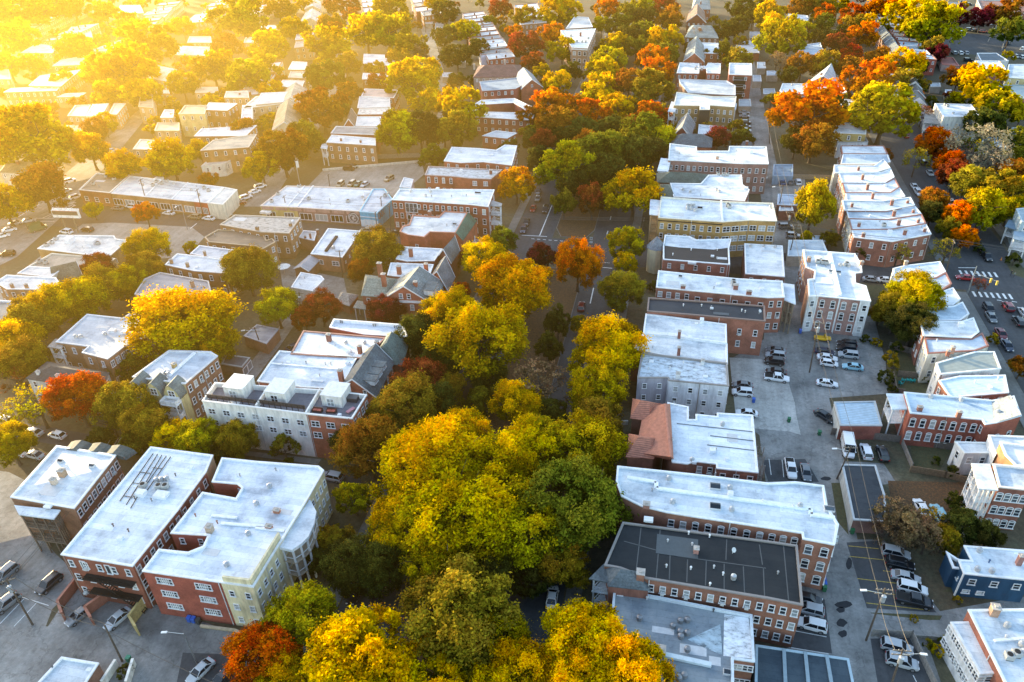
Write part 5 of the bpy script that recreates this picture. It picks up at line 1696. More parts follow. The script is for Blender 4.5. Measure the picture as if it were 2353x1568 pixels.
r = building('green_hip_apartments', 'white flat-roofed apartments with two dark green hipped fronts, above the yellow-brick apartments', [(1548, 452), (1711, 462), (1722, 436), (1706, 424), (1704, 402), (1628, 402), (1610, 422), (1540, 421)], 9.6, 'brick', (.25, .12, .085), WHITE, para=.25, win=None, lm='the green-hipped apartments', items=[('turb', 1570, 438), ('turb', 1586, 443), ('turb', 1646, 438), ('turb', 1652, 442), ('ac', 1650, 403), ('ac', 1662, 404), ('ac', 1671, 404), ('vent', 1610, 450), ('hatch', 1713, 434, 1.4, 1.2, .5)])
gable('', '', [(1512, 418), (1612, 422), (1630, 402), (1510, 398)], 9.2, 11.2, 'x', .25, 'brick', (.25, .12, .085), (.085, .105, .085), parent=r, win=None)
gable('', '', [(1512, 450), (1550, 452), (1540, 424), (1512, 424)], 9.2, 11.0, 'x', .35, 'brick', (.25, .12, .085), (.12, .13, .095), parent=r, win=None)
porch(r, [(1711, 470), (1722, 471), (1722, 440), (1712, 438)], 8.4, 3, WPAINT, (.8, .8, .8), .22, roof=False, nmid=0)
r = building('pink_brick_block', 'large pinkish brick apartment block with bright white stepped roof', [(1536, 368), (1700, 376), (1766, 377), (1761, 337), (1676, 336), (1674, 347), (1601, 347), (1601, 337), (1539, 330)], 10.8, 'brick', PINK, WHITE, para=.35, win={0: (12, 3, 1.2, 1.9, 'dh', 3.2, 1.6), 1: (4, 3, 1.2, 1.9, 'dh', 3.2, 1.6), 2: (4, 3, 1.0, 1.7, 'dh')}, lm='the pink brick block', items=[('ch', 1648, 366, 1.2, .8, 1.0, (.5, .3, .22)), ('hatch', 1726, 352, 1.2, 1, 1.2), ('vent', 1640, 358)])
porch(r, [(1512, 392), (1534, 394), (1540, 366), (1520, 364)], 10.0, 3, WPAINT, WHITE, .24, nmid=0)
r = gable('slate_hipped_house', 'dark slate-hipped house squeezed above the pink brick block', [(1541, 336), (1634, 338), (1636, 318), (1546, 314)], 7.6, 10.6, 'x', .25, 'brick', RED, (.11, .125, .135), win=None, lm='the slate-hipped house above the pink block')
r = gable('red_gable_cottage', 'red brick cottage with steep grey slate gable, right of the scarlet-topped trees', [(1546, 312), (1586, 316), (1596, 284), (1560, 280)], 6.6, 10.4, 'y', 0, 'brick', (.25, .08, .06), (.2, .21, .22), win={0: (1, 1, 1.3, 1.6, 'dh', 3, .6)}, lm='the steep-gabled red cottage')
building('cottage_rear_wing', 'low white-roofed wing behind the steep-gabled red cottage', [(1604, 308), (1648, 312), (1645, 290), (1606, 286)], 6.0, 'brick', (.3, .12, .09), WHITE, para=.25, win=None, far=True, cat='house')
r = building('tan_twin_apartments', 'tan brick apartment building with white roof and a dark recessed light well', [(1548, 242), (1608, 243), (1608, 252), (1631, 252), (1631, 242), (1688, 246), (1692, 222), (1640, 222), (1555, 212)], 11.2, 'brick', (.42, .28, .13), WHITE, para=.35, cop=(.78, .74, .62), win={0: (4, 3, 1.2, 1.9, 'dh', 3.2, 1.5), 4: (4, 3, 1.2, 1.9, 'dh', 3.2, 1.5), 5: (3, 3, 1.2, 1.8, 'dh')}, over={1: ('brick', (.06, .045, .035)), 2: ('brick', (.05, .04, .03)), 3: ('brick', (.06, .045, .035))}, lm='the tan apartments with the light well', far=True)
porch(r, [(1536, 256), (1550, 257), (1556, 236), (1544, 234)], 10, 3, WPAINT, WHITE, .24, nmid=0)
porch(r, [(1674, 250), (1690, 252), (1692, 238), (1678, 236)], 10, 3, WPAINT, WHITE, .24, nmid=0)
building('grey_white_terrace', 'long pale house with grey front roof above the tan apartments', [(1581, 213), (1690, 219), (1690, 197), (1670, 186), (1560, 182), (1562, 190)], 9.8, 'brick', (.32, .2, .15), (.62, .64, .66), para=.3, win=None, far=True, cat='house', lm='the pale grey terrace')
building('u_shaped_brick_flats', 'red brick flats with notched white roof and rooftop vents, upper right of the boulevard', [(1555, 168), (1606, 169), (1607, 158), (1623, 158), (1624, 168), (1655, 169), (1656, 146), (1627, 145), (1623, 152), (1607, 152), (1606, 146), (1562, 144)], 8.6, 'brick', (.36, .12, .08), WHITE, para=.3, win={0: (4, 2, 1.2, 1.8, 'dh'), 4: (3, 2, 1.2, 1.8, 'dh')}, far=True, lm='the notched red brick flats', items=[('turb', 1600, 155), ('turb', 1608, 156), ('turb', 1616, 158), ('ac', 1612, 162), ('ac', 1598, 160)])
r = building('tall_brick_flats', 'tall narrow red brick flats with white roof and dark balcony slot', [(1675, 171), (1728, 173), (1727, 146), (1676, 145)], 11.6, 'brick', (.33, .11, .08), WHITE, para=.4, win={0: [(2, 3, 1.2, 1.9, 'dh')], 1: (3, 3, 1.1, 1.8, 'dh')}, far=True, lm='the tall narrow brick flats')
a, b = P(1675, 171, 11.6), P(1728, 173, 11.6)
c = (a + b) / 2
mb = MB()
mb.box((c.x, c.y - .05, 5.6), (5.2, .3, 10.4))
o = mb.build('balcony_recess', 'dark', r)
mb = MB()
for z in (3.2, 6.4, 9.4):
    mb.box((c.x, c.y - .5, z), (5.4, .9, .18))
    mb.bar((c.x - 2.7, c.y - .9, z + 1), (c.x + 2.7, c.y - .9, z + 1), .12)
mb.build('balcony', 'obj', r, (.25, .25, .26))
r = building('four_storey_twin_block', 'four-storey pinkish brick block with white window bays, twin pale roofs and stair towers', [(1859, 681), (1880, 680), (1980, 690), (2001, 692), (1990, 657), (1966, 650), (1965, 628), (1981, 626), (1979, 608), (1965, 583), (1845, 574), (1852, 614), (1872, 622), (1870, 640), (1856, 642)], 10.2, 'brick', (.34, .20, .17), (0.76, 0.82, 0.88), para=.45, cop=WHITE, over={0: ('paint', (.7, .7, .7)), 2: ('paint', (.72, .72, .72)), 10: ('brick', (.45, .2, .1)), 14: ('brick', (.4, .2, .12))}, win={0: (1, 3, 1.2, 1.9, 'dh', 3.0, 1.2), 1: (4, 3, 1.25, 2.0, 'arch', 3.0, 1.2), 2: (1, 3, 1.2, 1.9, 'dh', 3.0, 1.2), 10: (4, 3, 1.0, 1.7, 'dh'), 3: (3, 3, 1.1, 1.8, 'dh')}, lm='the pinkish four-storey twin block',  # left-facing walls in oranger brick: low sunlight painted into the colour
             items=[('ac', 1879, 605), ('ac', 1890, 606), ('turb', 1885, 600), ('ac', 1898, 607), ('turb', 1930, 612), ('turb', 1940, 611), ('turb', 1950, 613), ('ac', 1945, 610), ('sky', 1910, 626, 1.4, 1.0), ('sky', 1925, 628, 1.4, 1.0), ('hatch', 1892, 646, 4, 3.2, .2), ('ch', 1978, 612, 1, 1, 1.6, (.45, .25, .18)), ('ch', 1858, 602, 1, 1, 1.6, (.45, .22, .12))])
curb(r, (1906, 586), (1929, 680), 9.8, .8, .6, WHITE)
a, b = P(1880, 680, 10.2), P(1980, 690, 10.2)
for t in (0.0, .5, .985):
    p = a + (b - a) * t
    mb = MB()
    mb.bar((p.x, p.y - .1, .5), (p.x, p.y - .1, 10), .2)
    mb.build('downpipe', 'trim', r, TRIM)

# ------------------------------------------------------------------ terraces along the right-hand street
def rowset(desc, items_, wall, wc, lmk):
    for k, (pts, h, rc, rf, nm, lb) in enumerate(items_):
        building('terraced_house', lb, pts, h, wall, wc if not isinstance(wc, list) else wc[k % len(wc)], rc, rf, para=.16, cop=(.8, .82, .84) if k % 4 != 1 else (.33, .14, .1), win='auto', group='terraced houses of ' + desc, lm=nm, cat='house', rows=2, items=CHX.get(k, ()) if desc.startswith('the upper') else CHY.get(k, ()))


CHX = {0: [('ch', 1983, 545, 1, .8, 1.4), ('ch', 2078, 540, 1, .8, 1.7), ('ch', 2124, 533, .8, .8, 1.2), ('hatch', 2045, 535, 1.2, 1.2, .7)], 1: [('ch', 1973, 521, .9, .9, 1.4), ('ch', 2064, 518, 1, .9, 2.0), ('ch', 2109, 512, .8, .8, 1.2), ('ac', 2031, 520)], 2: [('ch', 2053, 497, 1, .9, 2.0), ('ch', 2098, 489, .8, .8, 1.0)], 3: [('ch', 1957, 476, .8, .8, 1.4), ('ch', 2048, 472, 1, .9, 2.0), ('ch', 2085, 467, .8, .8, 1.0)], 4: [('ch', 2004, 457, .8, 1, 2.2)], 5: [('ch', 1992, 436, .9, 1.4, 2.2), ('hatch', 2034, 428, .8, .8, .5)], 6: [('ch', 1981, 413, .8, 1.2, 2.0)], 7: [('ch', 1972, 392, .8, .8, 1.4)]}
CHY = {0: [('ch', 2080, 610, 1, .9, 1.4, (.45, .3, .22))], 4: [('hatch', 2207, 750, 1.2, 1.2, 1.0), ('hatch', 2136, 757, 1, .8, .2)], 5: [('vent', 2152, 785)], 6: [('ch', 2186, 812, .9, .9, 2.0, (.5, .28, .2)), ('ch', 2176, 818, .8, .8, 1.6)], 7: [('vent', 2240, 880), ('vent', 2292, 872)]}
rowset('the upper right-hand terrace', [
    ([(1962, 545), (2050, 555), (2140, 538), (2128, 515), (2040, 528), (1957, 529)], 8.2, WHITE, 'roof', 'the brick end house of the upper right terrace', 'brick end house of the upper right-hand terrace, with stepped parapet and bare side wall'),
    ([(1957, 528), (2047, 527), (2128, 514), (2118, 492), (2047, 504), (1950, 502)], 8.4, WHITE, 'roof', None, 'bright white-roofed terraced house next to the brick end house of the upper right-hand terrace'),
    ([(1950, 501), (2034, 504), (2117, 491), (2103, 474), (2040, 483), (1945, 484)], 8.2, (.62, .69, .75), 'roof', None, 'pale blue-roofed terraced house, third from the brick end of the upper right-hand terrace'),
    ([(1940, 483), (2036, 484), (2102, 471), (2092, 453), (2027, 462), (1935, 460)], 8.6, (.58, .67, .73), 'roof', None, 'pale blue-roofed house with small white rear bay, fourth from the upper terrace end'),
    ([(1945, 460), (2047, 463), (2080, 451), (2067, 431), (2045, 444), (1943, 444)], 8.0, WHITE, 'roof', None, 'white-roofed terraced house, fifth from the brick end of the upper right-hand terrace'),
    ([(1942, 443), (2047, 443), (2067, 430), (2056, 409), (2037, 419), (1935, 420)], 8.2, WHITE, 'roof', 'the middle of the upper right terrace', 'white-roofed terraced house with wide chimney, sixth from the brick end of the upper right-hand terrace'),
    ([(1935, 419), (2033, 420), (2055, 407), (2047, 388), (2025, 396), (1927, 398)], 8.4, WHITE, 'roof', None, 'white-roofed terraced house, seventh from the brick end of the upper right-hand terrace'),
    ([(1917, 397), (2012, 396), (2046, 386), (2030, 365), (2008, 381), (1917, 379)], 8.6, WHITE, 'roof', None, 'white-roofed terraced house with slanting front roof, eighth from the brick end of the upper terrace'),
    ([(1932, 376), (2000, 378), (2046, 372), (2040, 355), (1937, 354)], 8.2, BLUER, 'roof', None, 'pale blue flat-roofed terraced house, last but one of the upper right-hand terrace'),
    ([(1935, 353), (2040, 354), (2031, 335), (1932, 335)], 8.4, WHITE, 'roof', 'the far end of the upper right terrace', 'white flat-roofed house ending the upper right-hand terrace at the top')],
    'brick', [(.3, .13, .09), (.62, .6, .5), (.4, .3, .22)], '')
rowset('the lower right-hand terrace', [
    ([(2052, 617), (2058, 648), (2150, 637), (2173, 624), (2160, 601), (2080, 610)], 8.2, (.72, .8, .86), 'roof', 'the end house of the lower right terrace', 'pale-roofed end house of the lower right-hand terrace beside the crossing'),
    ([(2092, 668), (2165, 667), (2187, 652), (2174, 626), (2151, 638), (2070, 645)], 8.3, WHITE, 'roof', None, 'white-roofed terraced house behind the yellow-topped tree, second from the crossing'),
    ([(2105, 700), (2190, 701), (2207, 687), (2190, 661), (2166, 669), (2090, 675)], 8.1, WHITE, 'roof', None, 'white-roofed terraced house, third from the crossing in the lower right-hand terrace'),
    ([(2130, 737), (2207, 736), (2227, 721), (2212, 694), (2192, 703), (2118, 707)], 8.2, (.66, .74, .8), 'roof', None, 'pale blue-roofed terraced house, fourth from the crossing in the lower right-hand terrace'),
    ([(2115, 744), (2122, 771), (2232, 776), (2250, 762), (2237, 730), (2208, 739), (2140, 738)], 8.4, WHITE, 'roof', 'the middle of the lower right terrace', 'white-roofed terraced house with a roof hatch and white rear porch, fifth from the crossing'),
    ([(2125, 778), (2132, 812), (2240, 806), (2272, 795), (2257, 765), (2233, 778)], 8.1, (.74, .78, .82), 'roof', None, 'off-white roofed terraced house, sixth from the crossing in the lower right-hand terrace'),
    ([(2151, 834), (2160, 860), (2300, 847), (2285, 808), (2240, 808)], 8.0, (.33, .36, .33), 'ribbed', None, 'terraced house with greenish grey ribbed metal roof'),
    ([(2157, 874), (2180, 908), (2190, 913), (2318, 902), (2310, 862), (2205, 864)], 7.8, (.62, .74, .84), 'ribbed', None, 'terraced house with pale blue ribbed metal roof, next to the ribbed grey one')],
    'paint', [(.72, .73, .73), (.3, .13, .09), (.7, .68, .6)], '')
r = building('long_brick_end_house', 'long red brick house with pale blue roof, arched white windows and white three-level rear porch', [(2078, 901), (2092, 949), (2256, 964), (2264, 975), (2290, 971), (2347, 955), (2330, 910), (2280, 920), (2190, 911)], 8.2, 'brick', (.31, .095, .06), (0.66, 0.76, 0.84), para=.3, win={1: [(7, 2, 1.2, 2.1, 'arch', 3.3, 1.4)], 4: (2, 1, 1.2, 1.9, 'arch', 3, 3.6), 2: (1, 2, 1, 1.8, 'dh')}, cop=(.7, .76, .8), lm='the long red brick house with arched windows', items=[('ch', 2112, 944, 1.1, .8, 1.2), ('ch', 2200, 962, 1.0, .8, 2.0), ('turb', 2208, 922), ('turb', 2292, 950), ('vent', 2318, 936), ('turb', 2138, 914)])
a, b = P(2264, 975, 8.2), P(2345, 955, 8.2)
mb = MB()
mb.add([P(2280, 920, 8.2) + Vector((0, 0, -.2)), P(2322, 908, 9.6), P(2347, 953, 9.6), P(2284, 971, 8.2) + Vector((0, 0, -.2))], [(0, 1, 2, 3)])
mb.build('front_slope', 'slate', r, (.34, .37, .38))
porch(r, [(2052, 939), (2085, 939), (2078, 907), (2040, 906)], 7.4, 2, WPAINT, (.72, .78, .82), .24, base=0, nmid=0)
r = building('white_rear_house', 'white clapboard house with flat pale roof and a timber deck with stairs', [(2195, 1015), (2217, 1041), (2279, 1041), (2268, 1017)], 5.6, 'paint', (.72, .74, .76), (.78, .82, .85), para=.15, lm='the white house with the timber deck', win='auto')
building('', '', [(2272, 1000), (2288, 1045), (2300, 1030), (2360, 1030), (2360, 1003)], 7.6, 'paint', (.72, .74, .76), (.8, .84, .87), para=.2, win=None, parent=r)
porch(r, [(2218, 1066), (2272, 1066), (2276, 1044), (2206, 1042)], 2.6, 1, (.33, .31, .29), (.3, .3, .3), .14, roof=False, rail=False, nmid=1)
mb = MB()
a, b = P(2200, 1050, 2.6), P(2186, 1080, .1)
for w in (-.55, .55):
    mb.bar((a.x + w, a.y, 2.6), (b.x + w, b.y, .1), .12, h=.22)
    mb.bar((a.x + w, a.y, 3.5), (b.x + w, b.y, 1.0), .08)
for k in range(10):
    t = a + (b - a) * ((k + .5) / 10)
    mb.box((t.x, t.y, 2.6 - 2.5 * (k + .5) / 10), (1.1, .3, .06))
mb.build('deck_stairs', 'wood', r, (.33, .31, .29))
r = building('sunlit_apartments', 'brick apartment house with white stacked rear porches and a pale roof at the right edge', [(2282, 1066), (2296, 1119), (2370, 1127), (2370, 1074)], 9.8, 'brick', (.27, .11, .075), (.74, .8, .86), para=.4, cop=(.8, .74, .68), win={1: (4, 3, 1.2, 1.8, 'arch', 3.1, 1.5), 0: (2, 3, 1.1, 1.7, 'dh')}, lm='the brick apartments with stacked white porches')
porch(r, [(2252, 1122), (2290, 1124), (2272, 1068), (2236, 1067)], 9.6, 3, WPAINT, (.84, .82, .8), .26, nmid=2)
building('right_edge_apartments', 'brick house with pale roof and sunlit side behind the porch apartments', [(2298, 1016), (2310, 1045), (2335, 1070), (2370, 1072), (2370, 1024)], 9.8, 'brick', (.40, .2, .1), (.82, .8, .78), para=.3, win=None, lm='the sunlit brick house at the right edge')
r = building('navy_house', 'navy blue clapboard house with white roof, white corner trim and brick chimney', [(2215, 1318), (2370, 1334), (2370, 1266), (2215, 1254), (2232, 1288), (2202, 1286)], 5.4, 'paint', (.022, .075, .15), (.86, .9, .92), para=.12, win={0: (3, 1, 1.3, 1.5, 'dh', 2.6, 1.0)}, lm='the navy blue house', cat='house', items=[('ch', 2339, 1297, .9, .9, 2.4, (.32, .16, .13)), ('turb', 2250, 1268), ('turb', 2245, 1311), ('turb', 2278, 1315), ('vent', 2272, 1293, (.05, .1, .2))])
building('', '', [(2190, 1305), (2213, 1308), (2216, 1290), (2200, 1284), (2175, 1268)], 4.6, 'paint', (.022, .07, .14), (.10, .085, .08), para=.5, cop=WHITE, win=None, parent=r)
a, b = P(2215, 1318, 5.4), P(2202, 1286, 5.4)
nn = Vector((-(b.y - a.y), (b.x - a.x), 0)).normalized()
if nn.x > 0:
    nn = -nn
d = (b - a).normalized()
mb = MB()                                                              # white brush script on the side wall
pts = [(.9, 3.6), (.7, 3.2), (1.0, 2.9), (.75, 2.6), (1.1, 2.5), (1.4, 2.75), (1.55, 2.4), (1.8, 2.7), (1.95, 2.35), (2.3, 2.6), (2.5, 2.0), (2.2, 1.7)]
for (u0, z0), (u1, z1) in zip(pts, pts[1:]):
    q0, q1 = a + d * u0 + nn * .05, a + d * u1 + nn * .05
    mb.bar((q0.x, q0.y, z0), (q1.x, q1.y, z1), .14)
mb.build('wall_lettering', 'paint', r, (.75, .8, .82))
for c0 in ((2215, 1318),):
    p = P(*c0, 5.4)
    mb = MB()
    mb.box((p.x, p.y, 2.65), (.22, .22, 5.3))
    mb.build('corner_trim', 'trim', r, TRIM)
p0, p1 = P(2215, 1318, 5.4), P(2370, 1334, 5.4)
for t in (.14, .36):
    q = p0 + (p1 - p0) * t
    add_window(r, (q.x, q.y, 1.3), (.1, -1), 1.2, .9)
r = building('sunroom_house', 'red brick house with white roof and long white glazed sunroom, bottom right corner', [(2225, 1401), (2330, 1610), (2380, 1610), (2380, 1399)], 8.0, 'brick', (.33, .12, .075), (.86, .88, .88), para=.3, win=None, lm='the white sunroom house', items=[('ch', 2281, 1412, 1.3, 1.3, 2.0, (.5, .3, .2)), ('ac', 2317, 1512), ('ac', 2334, 1506, .2), ('turb', 2313, 1440), ('turb', 2346, 1484), ('vent', 2310, 1466), ('turb', 2350, 1502)])
curb(r, (2284, 1474), (2365, 1468), 7.7, .4, .3)
building('', '', [(2185, 1430), (2253, 1548), (2302, 1546), (2230, 1429)], 6.6, 'paint', (.76, .77, .78), (.87, .88, .88), para=.08, parent=r, win={0: (7, 2, 1.5, 1.5, 'pair', 2.8, .6), 1: (3, 2, 1.3, 1.5, 'dh', 2.8, .6)})
for lb, pts, h, w, wc, rc, rf in (('pair of joined garages with black flat roofs beside the alley', [(1961, 1194), (2037, 1199), (2034, 1140), (2012, 1069), (1935, 1067)], 3.2, 'brick', (.22, .12, .10), (.055, .06, .07), 'roof'),
                                  ('low brick garage with pale blue ribbed metal roof', [(1931, 977), (2027, 978), (2011, 922), (1917, 924)], 3.8, 'brick', (.31, .10, .07), (.42, .54, .64), 'ribbed')):
    r = building('garage', lb, pts, h, w, wc, rc, rf, para=.12, win=None, cat='garage', lm='the black-roofed garages' if 'black' in lb else 'the blue metal-roofed garage', cop=(.45, .48, .5), over={(4 if len(pts) == 5 else 3): ('paint', (.6, .62, .6))})
r = building('carport', 'dark carport with pale raised roof ribs at the bottom edge', [(1737, 1482), (1735, 1600), (1968, 1600), (1950, 1514)], 3.6, 'paint', (.2, .25, .28), (.085, .11, .125), para=.1, win=None, cat='carport', lm='the dark ribbed carport', cop=(.42, .54, .6))
for x0, y0, x1, y1 in ((1801, 1492, 1806, 1598), (1850, 1499, 1860, 1598), (1899, 1506, 1915, 1598)):
    curb(r, (x0, y0), (x1, y1), 3.55, .5, .2, (.3, .38, .42), 'roof_rib')
# ------------------------------------------------------------------ middle distance and far quarter
def far(lb, pts, h, rc=WHITE, wc=RED, wall='brick', lm=None, name='house', rf='roof', **kw):
    return building(name, lb, pts, h, wall, wc, rc, rf, para=.3, far=True, lm=lm, cat=kw.pop('cat', 'house'), **kw)


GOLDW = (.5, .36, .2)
far('flat white-roofed brick house with cut-out light court, above the three-storey corner block', [(1020, 370), (1060, 374), (1110, 372), (1176, 380), (1188, 335), (1160, 333), (1140, 345), (1100, 341), (1038, 338)], 8.2, lm='the white-roofed house with the cut-out court', items=[('vent', 1060, 352), ('hatch', 1130, 357, 1, 1, .4)])
far('brick house with dirty grey patched roof and white two-storey porch, behind the corner block', [(976, 402), (1044, 406), (1078, 410), (1128, 412), (1154, 390), (1060, 386), (985, 382)], 8.4, (.52, .56, .6), RED, rf='worn', lm='the dirty grey-roofed brick house', win={0: (4, 2, 1.2, 2.0, 'arch'), 2: (2, 2, 1.6, 1.9, 'pair')}, cop=(.4, .3, .27), items=[('ch', 1128, 400, 1, .9, 1.6), ('hatch', 1060, 394, 1, .8, .8)])
r = far('brown brick corner house with twelve white windows facing the car park', [(750, 327), (863, 334), (863, 318), (762, 310)], 8.2, WHITE, (.32, .17, .09), lm='the brown corner house by the car park', win={0: (6, 2, 1.15, 1.9, 'dh', 3.2, 1.4)}, items=[('ch', 784, 324, .8, .8, 1.0), ('ch', 829, 328, .8, .8, 1.0)])
porch(r, [(738, 340), (750, 342), (754, 330), (742, 328)], 7, 2, WPAINT, WHITE, .26, nmid=0)
far('grey-roofed brick house next to the brown corner house', [(760, 306), (868, 310), (870, 293), (772, 290)], 8.0, (.45, .44, .44), RED, cop=(.8, .8, .8), win=None)
r = far('white-roofed house with twin brown gables on the tree-lined left street', [(817, 289), (875, 291), (875, 268), (821, 268)], 7.8, WHITE, RED, win=None)
gable('', '', [(789, 292), (818, 294), (820, 268), (800, 268)], 7, 10.5, 'y', 0, 'brick', RED, (.16, .12, .1), parent=r, win=None, far=True)
far('white house with worn parapet, fifth up from the brown corner house', [(822, 263), (898, 262), (898, 248), (826, 250)], 7.8, (.8, .78, .74), RED, rf='worn', win=None)
far('pale house with brick side wall, sixth up from the brown corner house', [(821, 248), (896, 246), (896, 226), (826, 222)], 8.0, (.72, .74, .76), (.3, .15, .09), lm='the middle houses of the left street')
far('pinkish-roofed house, seventh up from the brown corner house', [(830, 221), (905, 225), (915, 207), (838, 204)], 8.0, (.66, .5, .47), RED, cop=WHITE)
far('white flat brick house with arched window, eighth up from the brown corner house', [(832, 182), (898, 183), (900, 171), (834, 168)], 8.0, WHITE, (.33, .15, .09))
far('white-roofed brick house with grey rear roof, ninth up from the brown corner house', [(834, 146), (862, 150), (918, 150), (922, 135), (884, 134), (884, 126), (836, 124)], 8.2, WHITE, (.3, .13, .08), lm='the upper houses of the left street')
r = gable('stone_manor', 'stone manor house with long dark red hipped roof and tall chimneys', [(1088, 178), (1198, 176), (1196, 150), (1100, 152)], 8.0, 11.0, 'x', .2, 'paint', (.45, .38, .3), (.17, .085, .07), lm='the dark red-roofed stone manor', items=[('ch', 1090, 160, 1, 1, 3.0, (.5, .42, .35)), ('ch', 1160, 150, 1, 1, 3.0, (.5, .42, .35))], far=True)
r = far('brick terrace with blue-grey roof ending in a brick gable, in front of the stone manor', [(1108, 209), (1184, 204), (1200, 196), (1196, 178), (1102, 188)], 8.0, (.42, .47, .52), (.36, .11, .08), win={0: (5, 2, 1.3, 1.8, 'dh')}, lm='the blue-grey roofed brick terrace')
gable('', '', [(1198, 204), (1247, 200), (1224, 172), (1182, 176)], 7.4, 11.2, 'y', 0, 'brick', (.36, .13, .08), (.3, .33, .36), parent=r, far=True, win={0: (1, 1, 1, 1.4, 'dh', 3, -1.6)})
r = far('white court-shaped flats around a small yard, left of the flaming orange trees', [(1075, 268), (1222, 276), (1230, 260), (1110, 257), (1114, 240), (1180, 236), (1222, 262), (1232, 250), (1182, 226), (1106, 230), (1078, 246)], 7.4, WHITE, (.28, .09, .07), lm='the court-shaped white flats', win={0: (9, 2, 1.3, 1.8, 'dh')})
far('white-roofed brick house below the court-shaped flats', [(1108, 312), (1165, 318), (1188, 306), (1140, 300)], 6.6, (.66, .7, .74), RED)
r = far('wedge-shaped apartment block with white crowded roof at the fork of two streets', [(1314, 109), (1350, 111), (1369, 66), (1288, 70)], 13, WHITE, (.36, .22, .14), lm='the wedge-shaped flatiron block', win={0: (3, 3, 1.8, 2.2, 'dh', 3.6, 1.8), 1: (8, 3, 1.3, 2.0, 'dh', 3.6), 3: (8, 3, 1.3, 2.0, 'dh', 3.6)}, name='flatiron_block', cat='building', items=[('ch', 1334, 84, 1.2, 1.2, 2.4), ('ac', 1318, 96), ('ac', 1326, 97), ('ac', 1338, 98), ('ac', 1346, 98), ('ac', 1312, 84), ('ac', 1352, 90)])
mb = MB()
a, b = P(1314, 109, 13), P(1350, 111, 13)
mb.bar((a.x, a.y - .25, 12.2), (b.x, b.y - .25, 12.2), .5, h=.5)
mb.build('cornice', 'trim', r, TRIM)
far('white-topped house with clustered gables behind the flatiron block', [(1300, 66), (1362, 62), (1352, 40), (1320, 38)], 11, (.8, .8, .8), (.3, .2, .16), win=None)
gable('', '', [(1325, 44), (1360, 48), (1352, 26), (1326, 24)], 9, 13, 'y', 0, 'brick', RED, (.6, .6, .6), parent=None, far=True, win=None, name='house', cat='house') if False else None
for lb, pts, h, rg, ax, wc, rc in (
    ('dark red brick mansion with stepped gable at the top right of the boulevard', [(1578, 50), (1622, 52), (1618, 28), (1584, 26)], 8.5, 13, 'y', DKRED, (.2, .12, .1)),
    ('slate-roofed mansion with round corner tower below the stepped gable mansion', [(1575, 86), (1650, 88), (1640, 62), (1586, 60)], 8.5, 12, 'x', (.2, .12, .09), (.2, .24, .24)),
    ('slate-gabled house with paired chimneys above the notched red brick flats', [(1571, 140), (1618, 142), (1616, 104), (1582, 100)], 8.0, 12, 'y', RED, (.22, .26, .27)),
    ('teal slate house in the top row right of the boulevard', [(1590, 22), (1632, 22), (1630, 2), (1594, 0)], 8.0, 11.5, 'x', RED, (.22, .28, .3)),
    ('white-gabled brick house to the left of the flaming orange maple', [(1853, 192), (1925, 194), (1918, 168), (1895, 160)], 7.6, 11.0, 'y', RED, (.45, .47, .48)),
    ('grey shed-roofed house left of the far car park row', [(2120, 25), (2150, 26), (2146, 10), (2118, 10)], 7, 10, 'x', WPAINT, (.3, .32, .34)),
    ('dark slate house behind the pink brick block rear yard', [(1700, 346), (1730, 348), (1730, 330), (1700, 328)], 4, 6, 'x', (.3, .2, .15), (.13, .14, .15)),
    ('brown-gabled house by the left margin of the middle block', [(0, 395), (95, 400), (90, 372), (20, 368)], 6, 8, 'x', (.6, .55, .45), (.3, .26, .16))):
    gable('gabled_house', lb, pts, h, rg, ax, .0 if ax == 'y' else .2, 'brick', wc, rc, far=True, lm='the ' + lb.split(' with ')[0].split(' at ')[0].split(' above ')[0] if 'mansion' in lb else None, items=[('ch', (pts[0][0] + pts[2][0]) / 2, (pts[0][1] + pts[2][1]) / 2, 1.1, 1.1, 2.6)])
far('white flat-roofed house with a blue dormer between the slate gables', [(1612, 122), (1660, 124), (1668, 100), (1612, 98)], 8, WHITE, RED)
far('red brick house with white parapet right of the boulevard mansions', [(1690, 120), (1745, 122), (1742, 106), (1692, 104)], 4.2, (.7, .7, .72), RED, win=None)
far('long white-roofed brick house beside the big orange maple', [(1792, 208), (1800, 216), (1930, 216), (1946, 212), (1937, 194), (1798, 192)], 8.2, WHITE, RED, lm='the long white house beside the orange maple', items=[('turb', 1820, 197), ('vent', 1862, 203), ('hatch', 1890, 196, 3, .7, .4)])
far('white house with brick rear at the right of the big orange maple', [(1925, 250), (1975, 252), (1972, 232), (1940, 228)], 7.6, (.82, .8, .78), (.5, .36, .15))
far('tan brick flats behind the gold and green tree', [(1915, 305), (1990, 308), (1992, 262), (1925, 258)], 9, (.8, .78, .74), (.45, .32, .12))
far('grey barrel-roofed white house above the upper right terrace', [(1925, 328), (1995, 326), (1985, 308), (1920, 308)], 6, (.42, .45, .46), WPAINT, 'paint')
far('pale blue-roofed house at the upper right corner of the alley', [(1832, 121), (1898, 128), (1885, 98), (1845, 104)], 8, BLUER, RED)
far('white-roofed house hidden by the golden trees at the alley', [(1806, 46), (1865, 52), (1855, 36), (1812, 32)], 8, (.75, .78, .8), RED)
far('blue wooden garage behind the back fence', [(1776, 404), (1822, 405), (1822, 378), (1778, 378)], 3.2, (.32, .42, .52), (.3, .4, .5), 'paint', cat='garage', name='garage', win=None)
far('pale grey garage with parked truck behind, by the alley', [(1786, 470), (1832, 472), (1832, 448), (1788, 446)], 4.0, (.55, .62, .7), (.24, .13, .1), cat='garage', name='garage', win=None, lm='the pale grey alley garage')
